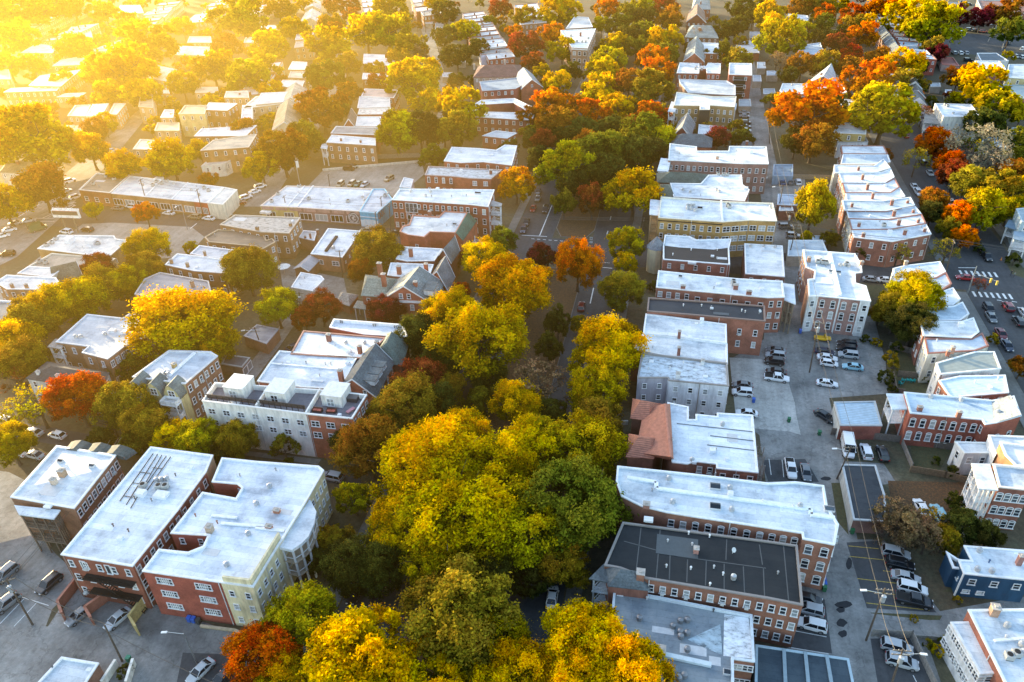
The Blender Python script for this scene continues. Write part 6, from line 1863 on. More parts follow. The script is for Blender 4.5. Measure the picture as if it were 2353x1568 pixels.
far('white-roofed brick shed in front of the pale grey garage', [(1790, 484), (1823, 484), (1820, 472), (1792, 472)], 3.4, (.8, .82, .84), (.28, .12, .09), cat='shed', name='shed', win=None)
far('long white-roofed low garage row with two small gables behind the twin block', [(1810, 588), (1906, 590), (1890, 552), (1812, 552)], 3.4, (.74, .8, .84), (.4, .36, .3), cat='garage', name='garage', win=None, lm='the low white garage row')
far('grey shed behind the low garage row', [(1868, 552), (1896, 554), (1892, 542), (1866, 542)], 3, (.55, .62, .68), (.3, .3, .3), 'paint', cat='shed', name='shed', win=None)
r = far('cube-shaped white rendered house with white columned porch', [(2168, 268), (2254, 269), (2232, 240), (2148, 238)], 9.6, (.86, .88, .9), (.78, .76, .7), 'paint', lm='the cube-shaped white house', win={0: (3, 2, .9, 1.3, 'dh', 3.4, 2.6), 3: (3, 2, 1.2, 1.8, 'dh', 3.4, 1.6)}, items=[('ac', 2172, 243), ('ac', 2177, 246), ('turb', 2190, 262), ('hatch', 2230, 258, 1.5, .5, .3)])
porch(r, [(2124, 282), (2158, 286), (2148, 252), (2128, 250)], 6.4, 2, WPAINT, (.3, .28, .26), .4, nmid=1)
row('the short slate-fronted row', (2135, 232), (2108, 168), 4, 22, 8.6, (GREYR, WHITE), (RED, WPAINT), mansard=.32, lm='the slate-fronted row', porchy=True, seed=4)
row('the long slate-fronted row', (2062, 134), (1990, 34), 11, -20, 7.8, (BLUER, GREYR, WHITE), (RED, WPAINT, BROWN), mansard=.3, lm='the long slate-fronted row', seed=8)
far('cream house with white pediment and columns at the right edge near the far car park', [(2312, 178), (2370, 182), (2370, 148), (2318, 148)], 8.5, (.6, .66, .7), (.6, .5, .25), 'paint', lm='the columned cream house')
far('brick house with white roof and arched dormers near the far car park', [(2252, 158), (2312, 160), (2296, 140), (2240, 140)], 8.5, WHITE, (.34, .18, .15), lm='the arched-dormer brick house')
far('low grey-roofed shop with white rim inside the far car park', [(2255, 142), (2318, 140), (2290, 122), (2245, 122)], 5, (.15, .17, .19), (.6, .63, .65), 'paint', cop=WHITE, win=None)
far('red-roofed low garages by the far car park', [(2165, 148), (2205, 152), (2190, 132), (2160, 132)], 3.4, (.45, .16, .12), (.5, .4, .35), cat='garage', name='garage', win=None)
far('grey metal-roofed long house at the right edge below the columned house', [(2300, 218), (2370, 230), (2370, 196), (2292, 194)], 6, (.34, .42, .44), (.25, .13, .1), rf='ribbed', win=None)
far('pale blue-roofed shed behind the silvery tree', [(2255, 335), (2318, 340), (2296, 317), (2260, 315)], 4, (.6, .7, .78), WPAINT, 'paint', win=None, cat='shed', name='shed')
far('large pink brick hall with red roof at the top right corner', [(2255, 22), (2370, 32), (2370, 2), (2245, 0)], 8, (.35, .18, .14), (.4, .2, .15), lm='the pink brick hall', cop=(.6, .66, .68))
far('white-roofed house with chimney in the top right, below the brick hall', [(2140, 30), (2185, 30), (2180, 18), (2140, 18)], 6, WHITE, RED, win=None)
far('grey-roofed brick house left of the brick hall', [(2168, 24), (2212, 24), (2206, 6), (2166, 4)], 7, (.34, .37, .4), RED)
r = far('pale blue clapboard house with white two-storey porches at the right edge', [(2348, 510), (2420, 516), (2420, 470), (2335, 480)], 9, (.45, .52, .56), (.5, .62, .66), 'paint', lm='the pale blue porch house', win={3: (3, 2, 1.2, 2, 'dh'), 0: (3, 2, 1.2, 2, 'dh')})
porch(r, [(2312, 520), (2342, 528), (2345, 512), (2320, 506)], 5.6, 2, WPAINT, (.3, .4, .5), .3, nmid=0)
porch(r, [(2330, 548), (2362, 556), (2362, 536), (2332, 532)], 6.2, 2, WPAINT, (.3, .4, .5), .3, nmid=0)
# shops and houses in the golden haze
for lb, pts, h, rc, wc, lmk in (
    ('bright white-roofed block in the haze, upper left, highest of the hazy blocks', [(48, 121), (120, 122), (140, 108), (85, 100)], 9, WHITE, GOLDW, 'the highest hazy block'),
    ('long thin white-roofed building in the haze near the brightest glow', [(120, 152), (196, 148), (228, 122), (140, 138)], 6.5, WHITE, GOLDW, 'the thin white building in the glow'),
    ('large white-roofed hall in the brightest glow at left', [(66, 196), (140, 198), (186, 160), (92, 174)], 8.5, WHITE, GOLDW, 'the large hall in the glow'),
    ('brown block with a long row of white windows under the large white hall', [(8, 212), (130, 208), (140, 197), (25, 203)], 7.5, WHITE, (.45, .26, .12), 'the many-windowed block in the glow'),
    ('small white-roofed house right of the many-windowed block', [(130, 223), (185, 222), (198, 213), (150, 215)], 5.5, WHITE, GOLDW, None),
    ('pinkish-roofed house, left of three leaning roofs in the glow', [(155, 266), (195, 267), (208, 241), (173, 242)], 7, (.72, .62, .56), GOLDW, None),
    ('gleaming white roof, middle of three leaning roofs in the glow', [(197, 267), (232, 266), (250, 238), (213, 240)], 7, WHITE, (.7, .6, .5), 'the leaning white roofs in the glow'),
    ('pale house, right of three leaning roofs in the glow', [(250, 262), (268, 263), (289, 238), (262, 238)], 7, (.76, .68, .62), GOLDW, None),
    ('yellow three-storey block with dormered roof in the haze', [(410, 262), (470, 262), (476, 242), (425, 242)], 10, (.62, .52, .36), (.62, .52, .26), 'the yellow block in the haze'),
    ('brown three-storey block with white cornice, right of the yellow hazy block', [(470, 252), (522, 254), (545, 238), (480, 236)], 10, WHITE, (.36, .19, .08), None),
    ('white-roofed brown block with roof vents at the edge of the haze', [(446, 313), (565, 312), (590, 288), (462, 296)], 9, WHITE, (.4, .21, .09), 'the vented white-roofed brown block'),
    ('tan-roofed brown block with windows on two floors at the edge of the haze', [(460, 346), (572, 338), (590, 308), (490, 322)], 9.6, (.66, .58, .48), (.42, .22, .09), 'the tan-roofed brown block'),
    ('small white cottage in front of the tan-roofed brown block', [(462, 382), (515, 376), (545, 360), (482, 364)], 5, (.8, .76, .7), (.76, .74, .68), None),
    ('flat pale shop behind the yellow bush in the haze', [(305, 343), (382, 344), (398, 326), (322, 320)], 4.5, (.8, .74, .62), GOLDW, None),
    ('pale brown house above the vented block', [(555, 250), (663, 236), (690, 214), (588, 222)], 9, (.84, .8, .74), (.5, .4, .26), 'the pale brown house above the vented block'),
    ('white-roofed house with gable behind, at the right edge of the haze', [(588, 240), (675, 232), (690, 210), (600, 214)], 9.6, WHITE, (.5, .4, .28), None)):
    far(lb, pts, h, rc, wc, lm=lmk, name='house' if h < 8 else 'apartment_block', cat='house' if h < 8 else 'building')
for lb, pts, h, rg, ax, rc in (('white-gabled house with brown walls in the haze, left of centre', [(335, 178), (385, 188), (406, 160), (352, 148)], 7.5, 10, 'x', (.8, .76, .7)), ('white hipped house in the haze behind the white-gabled house', [(394, 126), (480, 128), (488, 110), (412, 106)], 7.5, 10, 'x', (.82, .8, .74)), ('gabled bungalow in the haze beside the left street', [(147, 312), (205, 316), (222, 292), (160, 290)], 4.5, 7, 'x', (.7, .6, .42)), ('grey gabled villa facing the left street', [(640, 238), (700, 240), (705, 206), (660, 204)], 8, 11, 'y', (.5, .44, .36)), ('brown gabled brick house at the head of the left street', [(625, 300), (690, 306), (694, 250), (640, 246)], 8, 12, 'y', (.42, .34, .24)), ('white-fronted gabled house in the left street row', [(690, 50), (740, 56), (738, 32), (702, 30)], 7.5, 10.5, 'y', (.6, .56, .5)), ('white twin-gabled house at the top of the left street', [(700, 22), (738, 22), (736, 4), (704, 4)], 7.5, 10, 'y', (.62, .6, .56))):
    gable('gabled_house', lb, pts, h, rg, ax, 0, 'paint', (.7, .6, .42), rc, far=True)
for k, (pts, h, rc) in enumerate((([(640, 197), (692, 206), (700, 186), (650, 184)], 8, WHITE), ([(662, 160), (702, 160), (706, 143), (672, 141)], 8, WHITE), ([(662, 178), (706, 180), (712, 166), (668, 164)], 7.6, (.66, .6, .52)), ([(676, 110), (716, 106), (720, 92), (680, 96)], 7.6, (.62, .56, .5)), ([(678, 92), (716, 88), (722, 74), (682, 78)], 8, WHITE))):
    far(f'small pale house, {ORD[k]} of five stepping up the left side of the tree-lined left street', pts, h, rc, (.5, .35, .2), lm='the five small houses of the left street' if k == 2 else None)
row('the longer hazy terrace', (345, 64), (420, 2), 8, 16, 8, (WHITE, OFFW, (.7, .64, .54)), (GOLDW,), seed=21, lm='the hazy terrace upper left')
row('the faint row among golden crowns', (232, 124), (300, 92), 5, 13, 7.5, (OFFW, (.74, .66, .56)), (GOLDW,), seed=41)
row('the pale row beside the left avenue', (600, 214), (650, 140), 5, 14, 8, (WHITE, OFFW, (.7, .66, .6)), (GOLDW, WPAINT), seed=42)
row('the top-edge row over the golden crowns', (590, 34), (650, -2), 4, 14, 8, (WHITE, OFFW), (GOLDW,), seed=43)
row('the faint top left terrace', (60, 74), (205, 8), 9, 14, 8, ((.8, .74, .6), OFFW), (GOLDW,), seed=22, lm='the faint top left terrace')
row('the short hazy white terrace', (150, 92), (228, 56), 5, 14, 8, (WHITE, OFFW), (GOLDW,), seed=23)
row('the gleaming terrace, upper left edge', (475, 50), (540, -4), 6, 15, 8, (WHITE,), (GOLDW,), seed=24, lm='the gleaming terrace at the top edge')
row('the stepped terrace above the manor', (1182, 128), (1112, 24), 12, 17, 8, (WHITE, WHITE, GREYR), (RED, BROWN, WPAINT), seed=31, lm='the stepped white terrace')
row('the top-edge terrace', (1016, 30), (985, -6), 4, 15, 8, (WHITE, GREYR), (RED, WPAINT), seed=32, lm='the top-edge terrace')
row('the short flatiron row', (1255, 52), (1236, 6), 4, 17, 8, (WHITE, BLUER), (RED, BROWN), seed=33, lm='the short row by the flatiron block')
row('the left street top row', (880, 24), (868, -8), 3, 14, 8, (WHITE, GREYR), (RED,), seed=34)
for k, (x, y, w, d, rc) in enumerate(((960, 20, 26, 12, WHITE), (985, 48, 18, 12, WHITE), (1010, 60, 20, 14, (.5, .52, .54)), (1035, 200, 22, 10, (.5, .5, .5)), (1030, 172, 26, 10, (.7, .7, .72)), (1060, 138, 20, 10, WHITE), (1030, 235, 18, 10, WHITE), (985, 355, 30, 10, (.4, .4, .42)), (1720, 100, 24, 12, WHITE), (1735, 80, 24, 14, (.5, .53, .55)), (1715, 30, 22, 12, (.5, .5, .52)), (1740, 180, 20, 14, (.6, .62, .64)), (1750, 150, 20, 14, WHITE), (1768, 210, 28, 12, (.55, .58, .6)), (1775, 168, 26, 10, (.7, .75, .8)), (1712, 236, 28, 16, (.5, .54, .56)), (2255, 232, 26, 10, WHITE), (2180, 210, 16, 8, WHITE), (2150, 255 - 60, 24, 8, WHITE), (1745, 55, 22, 12, (.7, .72, .74)), (2345, 300, 40, 14, (.42, .45, .48)), (2210, 96, 10, 4, WHITE))):
    if k == 21:
        continue
    far(f"small {'white' if rc == WHITE else 'grey'} flat-roofed back-lane garage", [(x - w / 2, y + d / 2), (x + w / 2, y + d / 2), (x + w / 2 - 2, y - d / 2), (x - w / 2, y - d / 2)], 3.2, rc, (.4, .34, .28), win=None, name='lane_garage', cat='garage', group='small garages along the back lanes')
for lb, pts, h, rc in (
    ('pale clustered roofs in the haze below the faint terrace', [(150, 78), (212, 86), (206, 62), (164, 62)], 7, WHITE),
    ('white roofs near the top edge between two hazy terraces', [(268, 32), (330, 30), (322, 12), (276, 12)], 8, WHITE),
    ('tall brown gable-fronted house at the bend of the hazy street', [(318, 245), (352, 248), (350, 212), (325, 206)], 8, (.6, .5, .36)),
    ('small white roof behind the house at the hazy bend', [(352, 214), (390, 215), (386, 203), (358, 203)], 7, WHITE),
    ('low pale shop in the haze with a fenced yard', [(448, 213), (502, 213), (500, 200), (452, 200)], 6, (.76, .72, .6)),
    ('narrow pale house right of the low hazy shop', [(515, 224), (572, 224), (570, 209), (520, 210)], 8, (.8, .78, .7)),
    ('white-gabled porch house left of the yellow hazy block', [(368, 270), (398, 270), (400, 252), (378, 252)], 7, WHITE),
    ('tan-roofed low house in front of the yellow hazy block', [(355, 300), (412, 300), (412, 282), (362, 282)], 5, (.74, .66, .5)),
    ('tall slim house with white roof right of the brown hazy block', [(554, 274), (580, 274), (580, 242), (557, 242)], 9, WHITE),
    ('grey house cut by the left edge in the brightest haze', [(-20, 182), (24, 182), (20, 160), (-20, 160)], 9, (.74, .7, .6)),
    ('long low white roof beyond the deep golden crowns', [(598, 68), (646, 68), (642, 58), (602, 58)], 6, WHITE),
    ('white roof peeking between hazy crowns near the top left', [(232, 120), (262, 112), (258, 102), (236, 106)], 7, WHITE),
    ('pinkish roof peeking between hazy crowns, right of the white one', [(264, 108), (292, 100), (286, 90), (264, 96)], 7, (.74, .66, .58)),
    ('white roof under the golden crown left of the left avenue', [(560, 98), (600, 98), (598, 86), (564, 86)], 7, WHITE),
    ('pale roof in the haze behind the white hipped house', [(430, 98), (486, 98), (484, 84), (436, 84)], 7, (.8, .78, .7))):
    far(lb, pts, h, rc, GOLDW)
r = far('low grey garage with white doors beside the left alley', [(560, 772), (612, 790), (640, 756), (590, 746)], 3.2, (.4, .4, .44), (.3, .15, .1), name='garage', cat='garage', win=None)
a, b = P(612, 790, 3), P(640, 756, 3)
nn = Vector((b.y - a.y, -(b.x - a.x), 0)).normalized()
for t in (.27, .73):
    p = a + (b - a) * t
    add_window(r, (p.x, p.y, 1.25), nn, 2.4, 2.2, 'door', name='garage_door')
gable('shed', 'small grey hipped shed left of the pedimented house', [(776, 692), (802, 702), (822, 678), (784, 672)], 2.8, 4.2, 'x', .3, 'brick', (.26, .13, .09), (.3, .28, .25), far=True, win=None, cat='shed')
# ------------------------------------------------------------------ trees: centre and radius of each crown, colour
T = tree
# the great trees of the boulevard, bottom
for a in ((600, 1510, 70, 'RO'), (1290, 1290, 60, 'OL'), (1225, 1325, 48, 'DG'), (965, 1005, 46, 'Y2'), (1120, 862, 42, 'DG'), (1010, 1350, 58, 'OL'), (2060, 800, 13, 'DG', 'h'), (2052, 845, 12, 'OL', 'b'), (2110, 800, 14, 'DG', 'h'), (2120, 835, 12, 'OL', 'h'), (2052, 895, 10, 'DG', 'h'), (2125, 870, 10, 'G', 'h'), (2150, 1060, 10, 'DG', 'h'), (1990, 780, 10, 'DG', 'h'), (2015, 790, 12, 'OL', 'h'), (2200, 1380, 9, 'OL', 'h'), (2100, 1422, 8, 'OL', 'h'),  (690, 1425, 70, 'YG'), (655, 1560, 60, 'Y2'), (840, 1530, 118, 'Y'), (975, 1575, 90, 'Y'), (1055, 1425, 118, 'OL'), (1185, 1560, 85, 'Y2'), (1345, 1485, 92, 'Y'), (1440, 1560, 92, 'Y'), (1310, 1575, 80, 'Y'), (1130, 1470, 75, 'YG'),
          (990, 1085, 118, 'Y'), (1185, 1060, 92, 'Y'), (905, 1215, 72, 'Y2'), (1055, 1205, 125, 'Y2'), (1310, 1165, 112, 'G'), (1190, 1215, 100, 'YG'), (1340, 1030, 84, 'YG'), (1190, 930, 62, 'Y'), (1070, 1000, 62, 'Y'), (1235, 1010, 60, 'YG'), (805, 1302, 62, 'DG'), (742, 1240, 34, 'OL'), (735, 1290, 30, 'DG'), (775, 1240, 34, 'OL'), (812, 1145, 42, 'YG'), (880, 1310, 60, 'DG'), (985, 1290, 70, 'YG'), (1110, 1305, 60, 'DG'),
          (1392, 808, 86, 'Y'), (1370, 900, 66, 'YG'), (1378, 972, 58, 'OL'), (1240, 880, 72, 'B', 'b'), (1108, 918, 36, 'G'), (1265, 960, 45, 'DG'), (935, 935, 74, 'OL'), (850, 1035, 76, 'OB'), (962, 880, 60, 'RB'), (905, 985, 56, 'DG'), (990, 925, 55, 'DG'), (820, 1010, 50, 'DG'), (1030, 900, 45, 'OL'),
          (1105, 792, 106, 'Y2'), (1032, 718, 58, 'Y'), (962, 775, 56, 'DG'), (1010, 838, 48, 'DG'), (1180, 660, 88, 'GO', None, .76), (1115, 598, 52, 'Y'), (1152, 556, 36, 'G'), (1055, 596, 24, 'M'), (1062, 668, 20, 'R'), (1245, 590, 34, 'M'), (1328, 608, 50, 'O', None, 1.1), (1440, 560, 42, 'YG'), (1437, 605, 27, 'Y'), (1432, 668, 48, 'OL'), (1282, 742, 29, 'DG', 'c', 1.4), (1260, 795, 30, 'DG', 'c', 1.3), (1330, 745, 22, 'OL'), (1445, 770, 30, 'OL'),
          (885, 716, 40, 'M'), (866, 575, 54, 'OL'), (832, 622, 32, 'OB'), (738, 705, 42, 'RB'), (636, 705, 46, 'YG'), (700, 735, 30, 'RB'), (1025, 750, 30, 'DG'), (705, 800, 22, 'DG'),
          (570, 622, 56, 'OL'), (428, 748, 104, 'Y', None, .68), (485, 790, 50, 'Y2'), (342, 567, 42, 'Y'), (330, 622, 42, 'OL'), (285, 655, 42, 'YG'), (232, 660, 46, 'OL'), (222, 615, 32, 'RB'), (180, 692, 54, 'Y2'), (118, 718, 54, 'Y2'), (62, 748, 52, 'OL'), (18, 792, 54, 'Y'), (55, 830, 48, 'OL'), (440, 570, 16, 'YG'),
          (178, 920, 58, 'RO'), (85, 930, 48, 'Y2', 'b'), (30, 955, 34, 'OL', 'b'), (300, 842, 36, 'G', 'c'), (288, 930, 56, 'OL'), (335, 975, 48, 'OL'), (255, 965, 42, 'OL', 'b'), (22, 1020, 44, 'YG'), (312, 1018, 34, 'G'), (232, 1012, 28, 'DG'), (398, 1005, 40, 'Y'), (458, 1012, 46, 'YG'), (545, 1012, 46, 'OL'), (655, 1036, 34, 'G', 'h'), (505, 1050, 26, 'DG'), (40, 870, 34, 'RB', 'b'),
          # golden haze
          (60, 320, 88, 'Y'), (10, 470, 44, 'Y'), (95, 430, 50, 'OB'), (395, 372, 55, 'Y'), (460, 350, 30, 'Y2'), (208, 345, 42, 'Y'), (280, 385, 40, 'Y'), (20, 20, 58, 'Y'), (100, 22, 48, 'Y2'), (165, 8, 40, 'Y2'), (242, 30, 28, 'Y'), (300, 62, 34, 'Y'), (345, 110, 62, 'YG'), (280, 160, 62, 'Y'), (232, 165, 42, 'Y'), (420, 64, 26, 'Y'), (555, 45, 60, 'YG'), (170, 112, 36, 'Y2'), (490, 158, 46, 'YG'), (570, 180, 50, 'YG'), (420, 195, 36, 'Y2'), (140, 186, 24, 'Y2'), (40, 90, 44, 'Y'), (620, 108, 46, 'Y'), (674, 70, 34, 'Y2'), (520, 110, 34, 'OB'), (250, 215, 36, 'Y2'), (330, 215, 40, 'Y2'), (215, 300, 28, 'OB'), (240, 285, 26, 'Y2'), (605, 160, 38, 'YG'), (560, 300, 32, 'OB'), (650, 350, 60, 'OB'), (700, 320, 46, 'OL'), (600, 385, 40, 'Y2'), (480, 415, 22, 'OB'), (215, 483, 18, 'Y2'), (335, 492, 24, 'O'), (20, 150, 34, 'Y2'), (75, 150, 26, 'Y2'), (620, 210, 30, 'Y2'),
          # left streets, upper middle
          (740, 250, 50, 'OB'), (745, 180, 40, 'G'), (748, 106, 42, 'Y2'), (842, 74, 46, 'Y'), (892, 76, 44, 'YG'), (762, 60, 26, 'OL'), (700, 12, 24, 'Y2'), (640, 20, 36, 'OL'), (765, 14, 20, 'RB'), (805, 16, 20, 'M'), (806, 38, 18, 'RB'), (938, 112, 34, 'OL'), (795, 150, 28, 'OL'), (800, 218, 30, 'OB'), (775, 260, 26, 'DG'), (762, 75, 22, 'OB'), (945, 190, 52, 'Y'), (975, 170, 40, 'Y'), (982, 238, 32, 'Y'), (1058, 258, 54, 'Y2'), (1050, 300, 42, 'OL'), (912, 308, 48, 'YG'), (965, 300, 42, 'DG'), (995, 360, 28, 'G'), (1072, 72, 28, 'YG'), (1050, 130, 30, 'DG'), (1020, 85, 26, 'DG'), (1100, 112, 24, 'DG'), (1025, 32, 28, 'DG'), (1050, 185, 18, 'DG'), (1092, 185, 17, 'DG'), (895, 18, 34, 'YG'), (1000, 10, 22, 'Y2'), (920, 140, 26, 'OL'), (870, 190, 22, 'RB'), (960, 130, 24, 'B', 'b'), (1020, 300, 30, 'DG'), (860, 160, 20, 'OL'), (1122, 52, 16, 'G'), (1170, 250, 14, 'M'),
          # boulevard, upper
          (1287, 26, 42, 'Y'), (1208, 108, 34, 'RB'), (1180, 75, 18, 'O'), (1265, 78, 26, 'O'), (1292, 118, 30, 'Y2'), (1222, 145, 24, 'RB'), (1150, 20, 22, 'RB'), (1200, 40, 26, 'OL'), (1244, 165, 18, 'Y2'), (1278, 190, 30, 'Y'), (1270, 242, 42, 'O'), (1280, 285, 42, 'OB'), (1212, 272, 26, 'OB'), (1252, 325, 26, 'RB'), (1308, 165, 22, 'DG'), (1396, 20, 26, 'O'), (1382, 58, 20, 'Y2'), (1420, 60, 24, 'G'), (1445, 38, 28, 'G'), (1484, 42, 24, 'DG'), (1480, 12, 24, 'YG'), (1538, 48, 30, 'OB'), (1530, 18, 24, 'RB'), (1415, 105, 28, 'Y2'), (1398, 142, 34, 'YG'), (1447, 85, 26, 'DG'), (1482, 80, 28, 'G'), (1528, 95, 34, 'Y2'), (1530, 130, 28, 'G'), (1500, 135, 30, 'O'), (1512, 172, 36, 'O'), (1495, 205, 42, 'OL'), (1385, 165, 34, 'Y2'), (1376, 200, 32, 'Y'), (1364, 228, 34, 'Y'), (1357, 262, 34, 'O'), (1420, 245, 34, 'Y'), (1445, 190, 30, 'OB'), (1410, 200, 20, 'RB'), (1462, 110, 26, 'G'), (1492, 265, 34, 'RO'), (1522, 272, 22, 'R'), (1478, 310, 46, 'G'), (1515, 320, 36, 'YG'), (1300, 385, 58, 'YG'), (1368, 352, 46, 'G'), (1412, 345, 46, 'G'), (1450, 355, 42, 'DG'), (1340, 305, 34, 'DG'), (1400, 300, 32, 'DG'), (1435, 290, 24, 'RB'), (1352, 330, 28, 'OB'), (1455, 445, 62, 'Y2'), (1296, 465, 27, 'G', 'c', 1.25), (1360, 458, 32, 'RB', None, 1.2), (1186, 425, 42, 'GO'), (1396, 402, 44, 'DG'), (1320, 425, 38, 'DG'), (1358, 410, 36, 'DG'), (1240, 365, 30, 'DG'), (1225, 320, 24, 'DG'), (1330, 350, 26, 'G'), (1395, 452, 26, 'DG'), (1490, 350, 34, 'DG'), (1320, 240, 24, 'OB'), (1445, 250, 22, 'DG'), (1300, 320, 26, 'DG'),
          # right, upper
          (1768, 35, 30, 'Y'), (1800, 88, 46, 'YG'), (1840, 75, 28, 'YG'), (1780, 62, 28, 'Y'), (1895, 32, 20, 'O'), (1925, 15, 22, 'Y2'), (1888, 55, 22, 'G'), (1890, 88, 22, 'DG'), (1958, 38, 24, 'RO'), (1962, 62, 24, 'OL'), (1978, 82, 28, 'O'), (1986, 58, 22, 'Y2'), (1925, 108, 28, 'RB'), (1956, 128, 22, 'R'), (1958, 160, 28, 'OB'), (1998, 188, 46, 'O'), (2074, 152, 36, 'Y'), (2078, 190, 32, 'OL'), (2012, 138, 26, 'OB'), (2032, 258, 64, 'YG'), (2012, 235, 38, 'Y'), (1846, 262, 70, 'O'), (1912, 252, 38, 'G'), (1828, 325, 30, 'DG'), (1868, 325, 40, 'OB'), (1842, 150, 28, 'OB'), (1895, 150, 30, 'OL'), (1785, 140, 22, 'B', 'b'), (1935, 270, 24, 'DG'), (2100, 42, 48, 'Y'), (2140, 62, 46, 'YG'), (2028, 18, 34, 'O'), (2058, 12, 24, 'Y2'), (2148, 335, 34, 'RO'), (2238, 345, 58, 'PG', 'b'), (2188, 385, 30, 'RO'), (2250, 205, 46, 'Y'), (2298, 255, 38, 'YG'), (2202, 178, 24, 'OB'), (2190, 38, 24, 'M'), (2256, 42, 22, 'M'), (2310, 30, 28, 'OB'), (2322, 72, 26, 'G'), (2105, 370, 26, 'OL', 'b'), (2340, 325, 28, 'G'), (2262, 285, 34, 'DG'), (2335, 370, 26, 'G'), (1870, 12, 28, 'OL'), (1838, 18, 24, 'OB'), (1730, 40, 20, 'DG'), (1690, 62, 24, 'DG'), (1700, 140, 28, 'OL'), (1660, 120, 18, 'G', 'c', 1.3), (1700, 22, 26, 'DG'), (1665, 150 - 18, 16, 'O'), (1615, 130, 16, 'DG'), (1590, 110, 16, 'DG'), (1625, 285 + 12, 16, 'OL', 'b'), (1650, 320, 26, 'M'), (1705, 322, 22, 'DG'), (1655, 75, 22, 'DG'), (1810, 175, 20, 'DG'), (1600, 85, 20, 'B', 'b'), (2105, 225, 14, 'O'), (2120, 262, 20, 'RB', 'b'), (2110, 150, 18, 'DG'), (2140, 110, 22, 'OL'), (2155, 122, 18, 'M'), (2350, 255, 24, 'G'), (1760, 12, 18, 'DG'),
          # right, middle
          (1868, 478, 44, 'YG', None, 1.15), (1906, 545, 20, 'G', 'c'), (1855, 545, 14, 'YG'), (2142, 462, 28, 'OB'), (2140, 492, 27, 'DG'), (2205, 500, 32, 'O'), (2216, 545, 24, 'O'), (2180, 525, 24, 'OL'), (2175, 578, 30, 'OL', 'b'), (2256, 482, 44, 'YG'), (2300, 440, 44, 'OL'), (2240, 425, 40, 'OL'), (2345, 445, 34, 'Y2'), (2192, 405, 30, 'RB'), (2285, 385, 42, 'PG', 'b'), (2325, 405, 34, 'OB'), (2320, 480, 30, 'YG'), (2098, 688, 56, 'YG'), (2106, 662, 34, 'Y2'), (2058, 718, 42, 'OL'), (2100, 745, 46, 'DG'), (2022, 722, 22, 'OL'), (2252, 655, 15, 'RB', 'b'), (1980, 575, 20, 'DG'), (2025, 575, 22, 'OL', 'b'), (2065, 580, 26, 'OL', 'b'), (2348, 842, 24, 'OB'), (2046, 828, 18, 'OL', 'h'), (2035, 868, 16, 'DG', 'h'), (2062, 1185, 46, 'B', 'b'), (2095, 1215, 44, 'B', 'm'), (2130, 1240, 34, 'B', 'b'), (2030, 1225, 28, 'B', 'b'), (2150, 1205, 34, 'OL', 'b'), (2215, 1205, 36, 'DG', 'm'), (2170, 1240, 30, 'OL', 'm'), (2270, 1230, 28, 'DG'), (2020, 1255 - 70, 20, 'DG'), (2132, 1480, 11, 'G', 'h'), (2155, 1496, 12, 'YG', 'h'), (2166, 1470, 9, 'G', 'h'), (2280, 780, 12, 'OL', 'h'), (2190, 1085, 14, 'DG', 'h'), (2195, 1150, 18, 'DG'), (2250, 575, 10, 'DG', 'h'), (2330, 600, 14, 'DG', 'h'), (708, 801, 14, 'G', 'h'), (1420, 700, 16, 'DG', 'h'), (1500, 660, 14, 'DG', 'h'), (1460, 1010 + 40, 16, 'DG', 'h'), (460, 1405, 10, 'DG', 'h')):
    tree(*a)
# street trees and yard trees that fill the far quarter between the houses
_fr = random.Random(77)
_pts = [(t[0].location.x, t[0].location.y, t[3]) for t in TREES]


def clear(x, y, r):
    for poly, h in FOOT:
        if abs(poly[0][0] - x) < 60 and abs(poly[0][1] - y) < 60:
            if inside(x, y, poly):
                return False
            cx_, cy_ = sum(p[0] for p in poly) / len(poly), sum(p[1] for p in poly) / len(poly)
            for p in poly:
                if math.hypot((p[0] * .8 + cx_ * .2) - x, (p[1] * .8 + cy_ * .2) - y) < r * .75:
                    return False
    for a, b, q in _pts:
        if math.hypot(a - x, b - y) < (r + q) * .5:
            return False
    return True


ROADPX = [[(560, 475), (620, 475), (715, 320), (790, 215), (812, 60), (815, -5), (782, -5), (778, 60), (755, 200), (685, 290)], [(985, 350), (1018, 350), (1034, 250), (1018, 150), (978, 30), (960, -5), (940, -5), (958, 40), (998, 160), (1008, 250)], [(2150, 76), (2360, 76), (2360, 140), (2150, 135)], [(1690, 380), (1765, 380), (1758, 150), (1712, 150)], [(0, 640), (0, 530), (110, 440), (210, 375), (340, 235), (360, 245), (260, 385), (600, 470), (600, 560), (300, 560)], [(690, 440), (740, 385), (980, 368), (980, 460)], [(2090, 330), (2040, 335), (2090, 480), (2200, 600), (2250, 600)]]
for zone, want in ((0, 210), (1, 130)):
    n = 0
    for _ in range(6000):
        x, y = (_fr.uniform(0, 740), _fr.uniform(-18, 330)) if zone == 0 else (_fr.uniform(740, 2353), _fr.uniform(-18, 400))
        if any(inside(x, y, q) for q in ROADPX):
            continue
        p = P(x, y, 0)
        r = _fr.uniform(2.2, 4.4)
        if not clear(p.x, p.y, r):
            continue
        tree(0, 0, r, _fr.choice(('Y2', 'YG', 'OB', 'Y2', 'OL', 'Y') if zone == 0 else ('OL', 'DG', 'G', 'OB', 'OL', 'YG', 'DG', 'Y2', 'OL', 'RB')), world=(p.x, p.y, 0), kind='g', note='fill')
        _pts.append((p.x, p.y, r))
        n += 1
        if n >= want:
            break

# ------------------------------------------------------------------ ground, streets, markings
def sheet(name, poly, z, mat, pix=True):
    W = [P(p[0], p[1], 0) if pix else Vector((p[0], p[1], 0)) for p in poly]
    if area(W) < 0:
        W = W[::-1]
    mb = MB()
    mb.face([(w.x, w.y, z) for w in W])
    return structure(mb.build(name, mat))


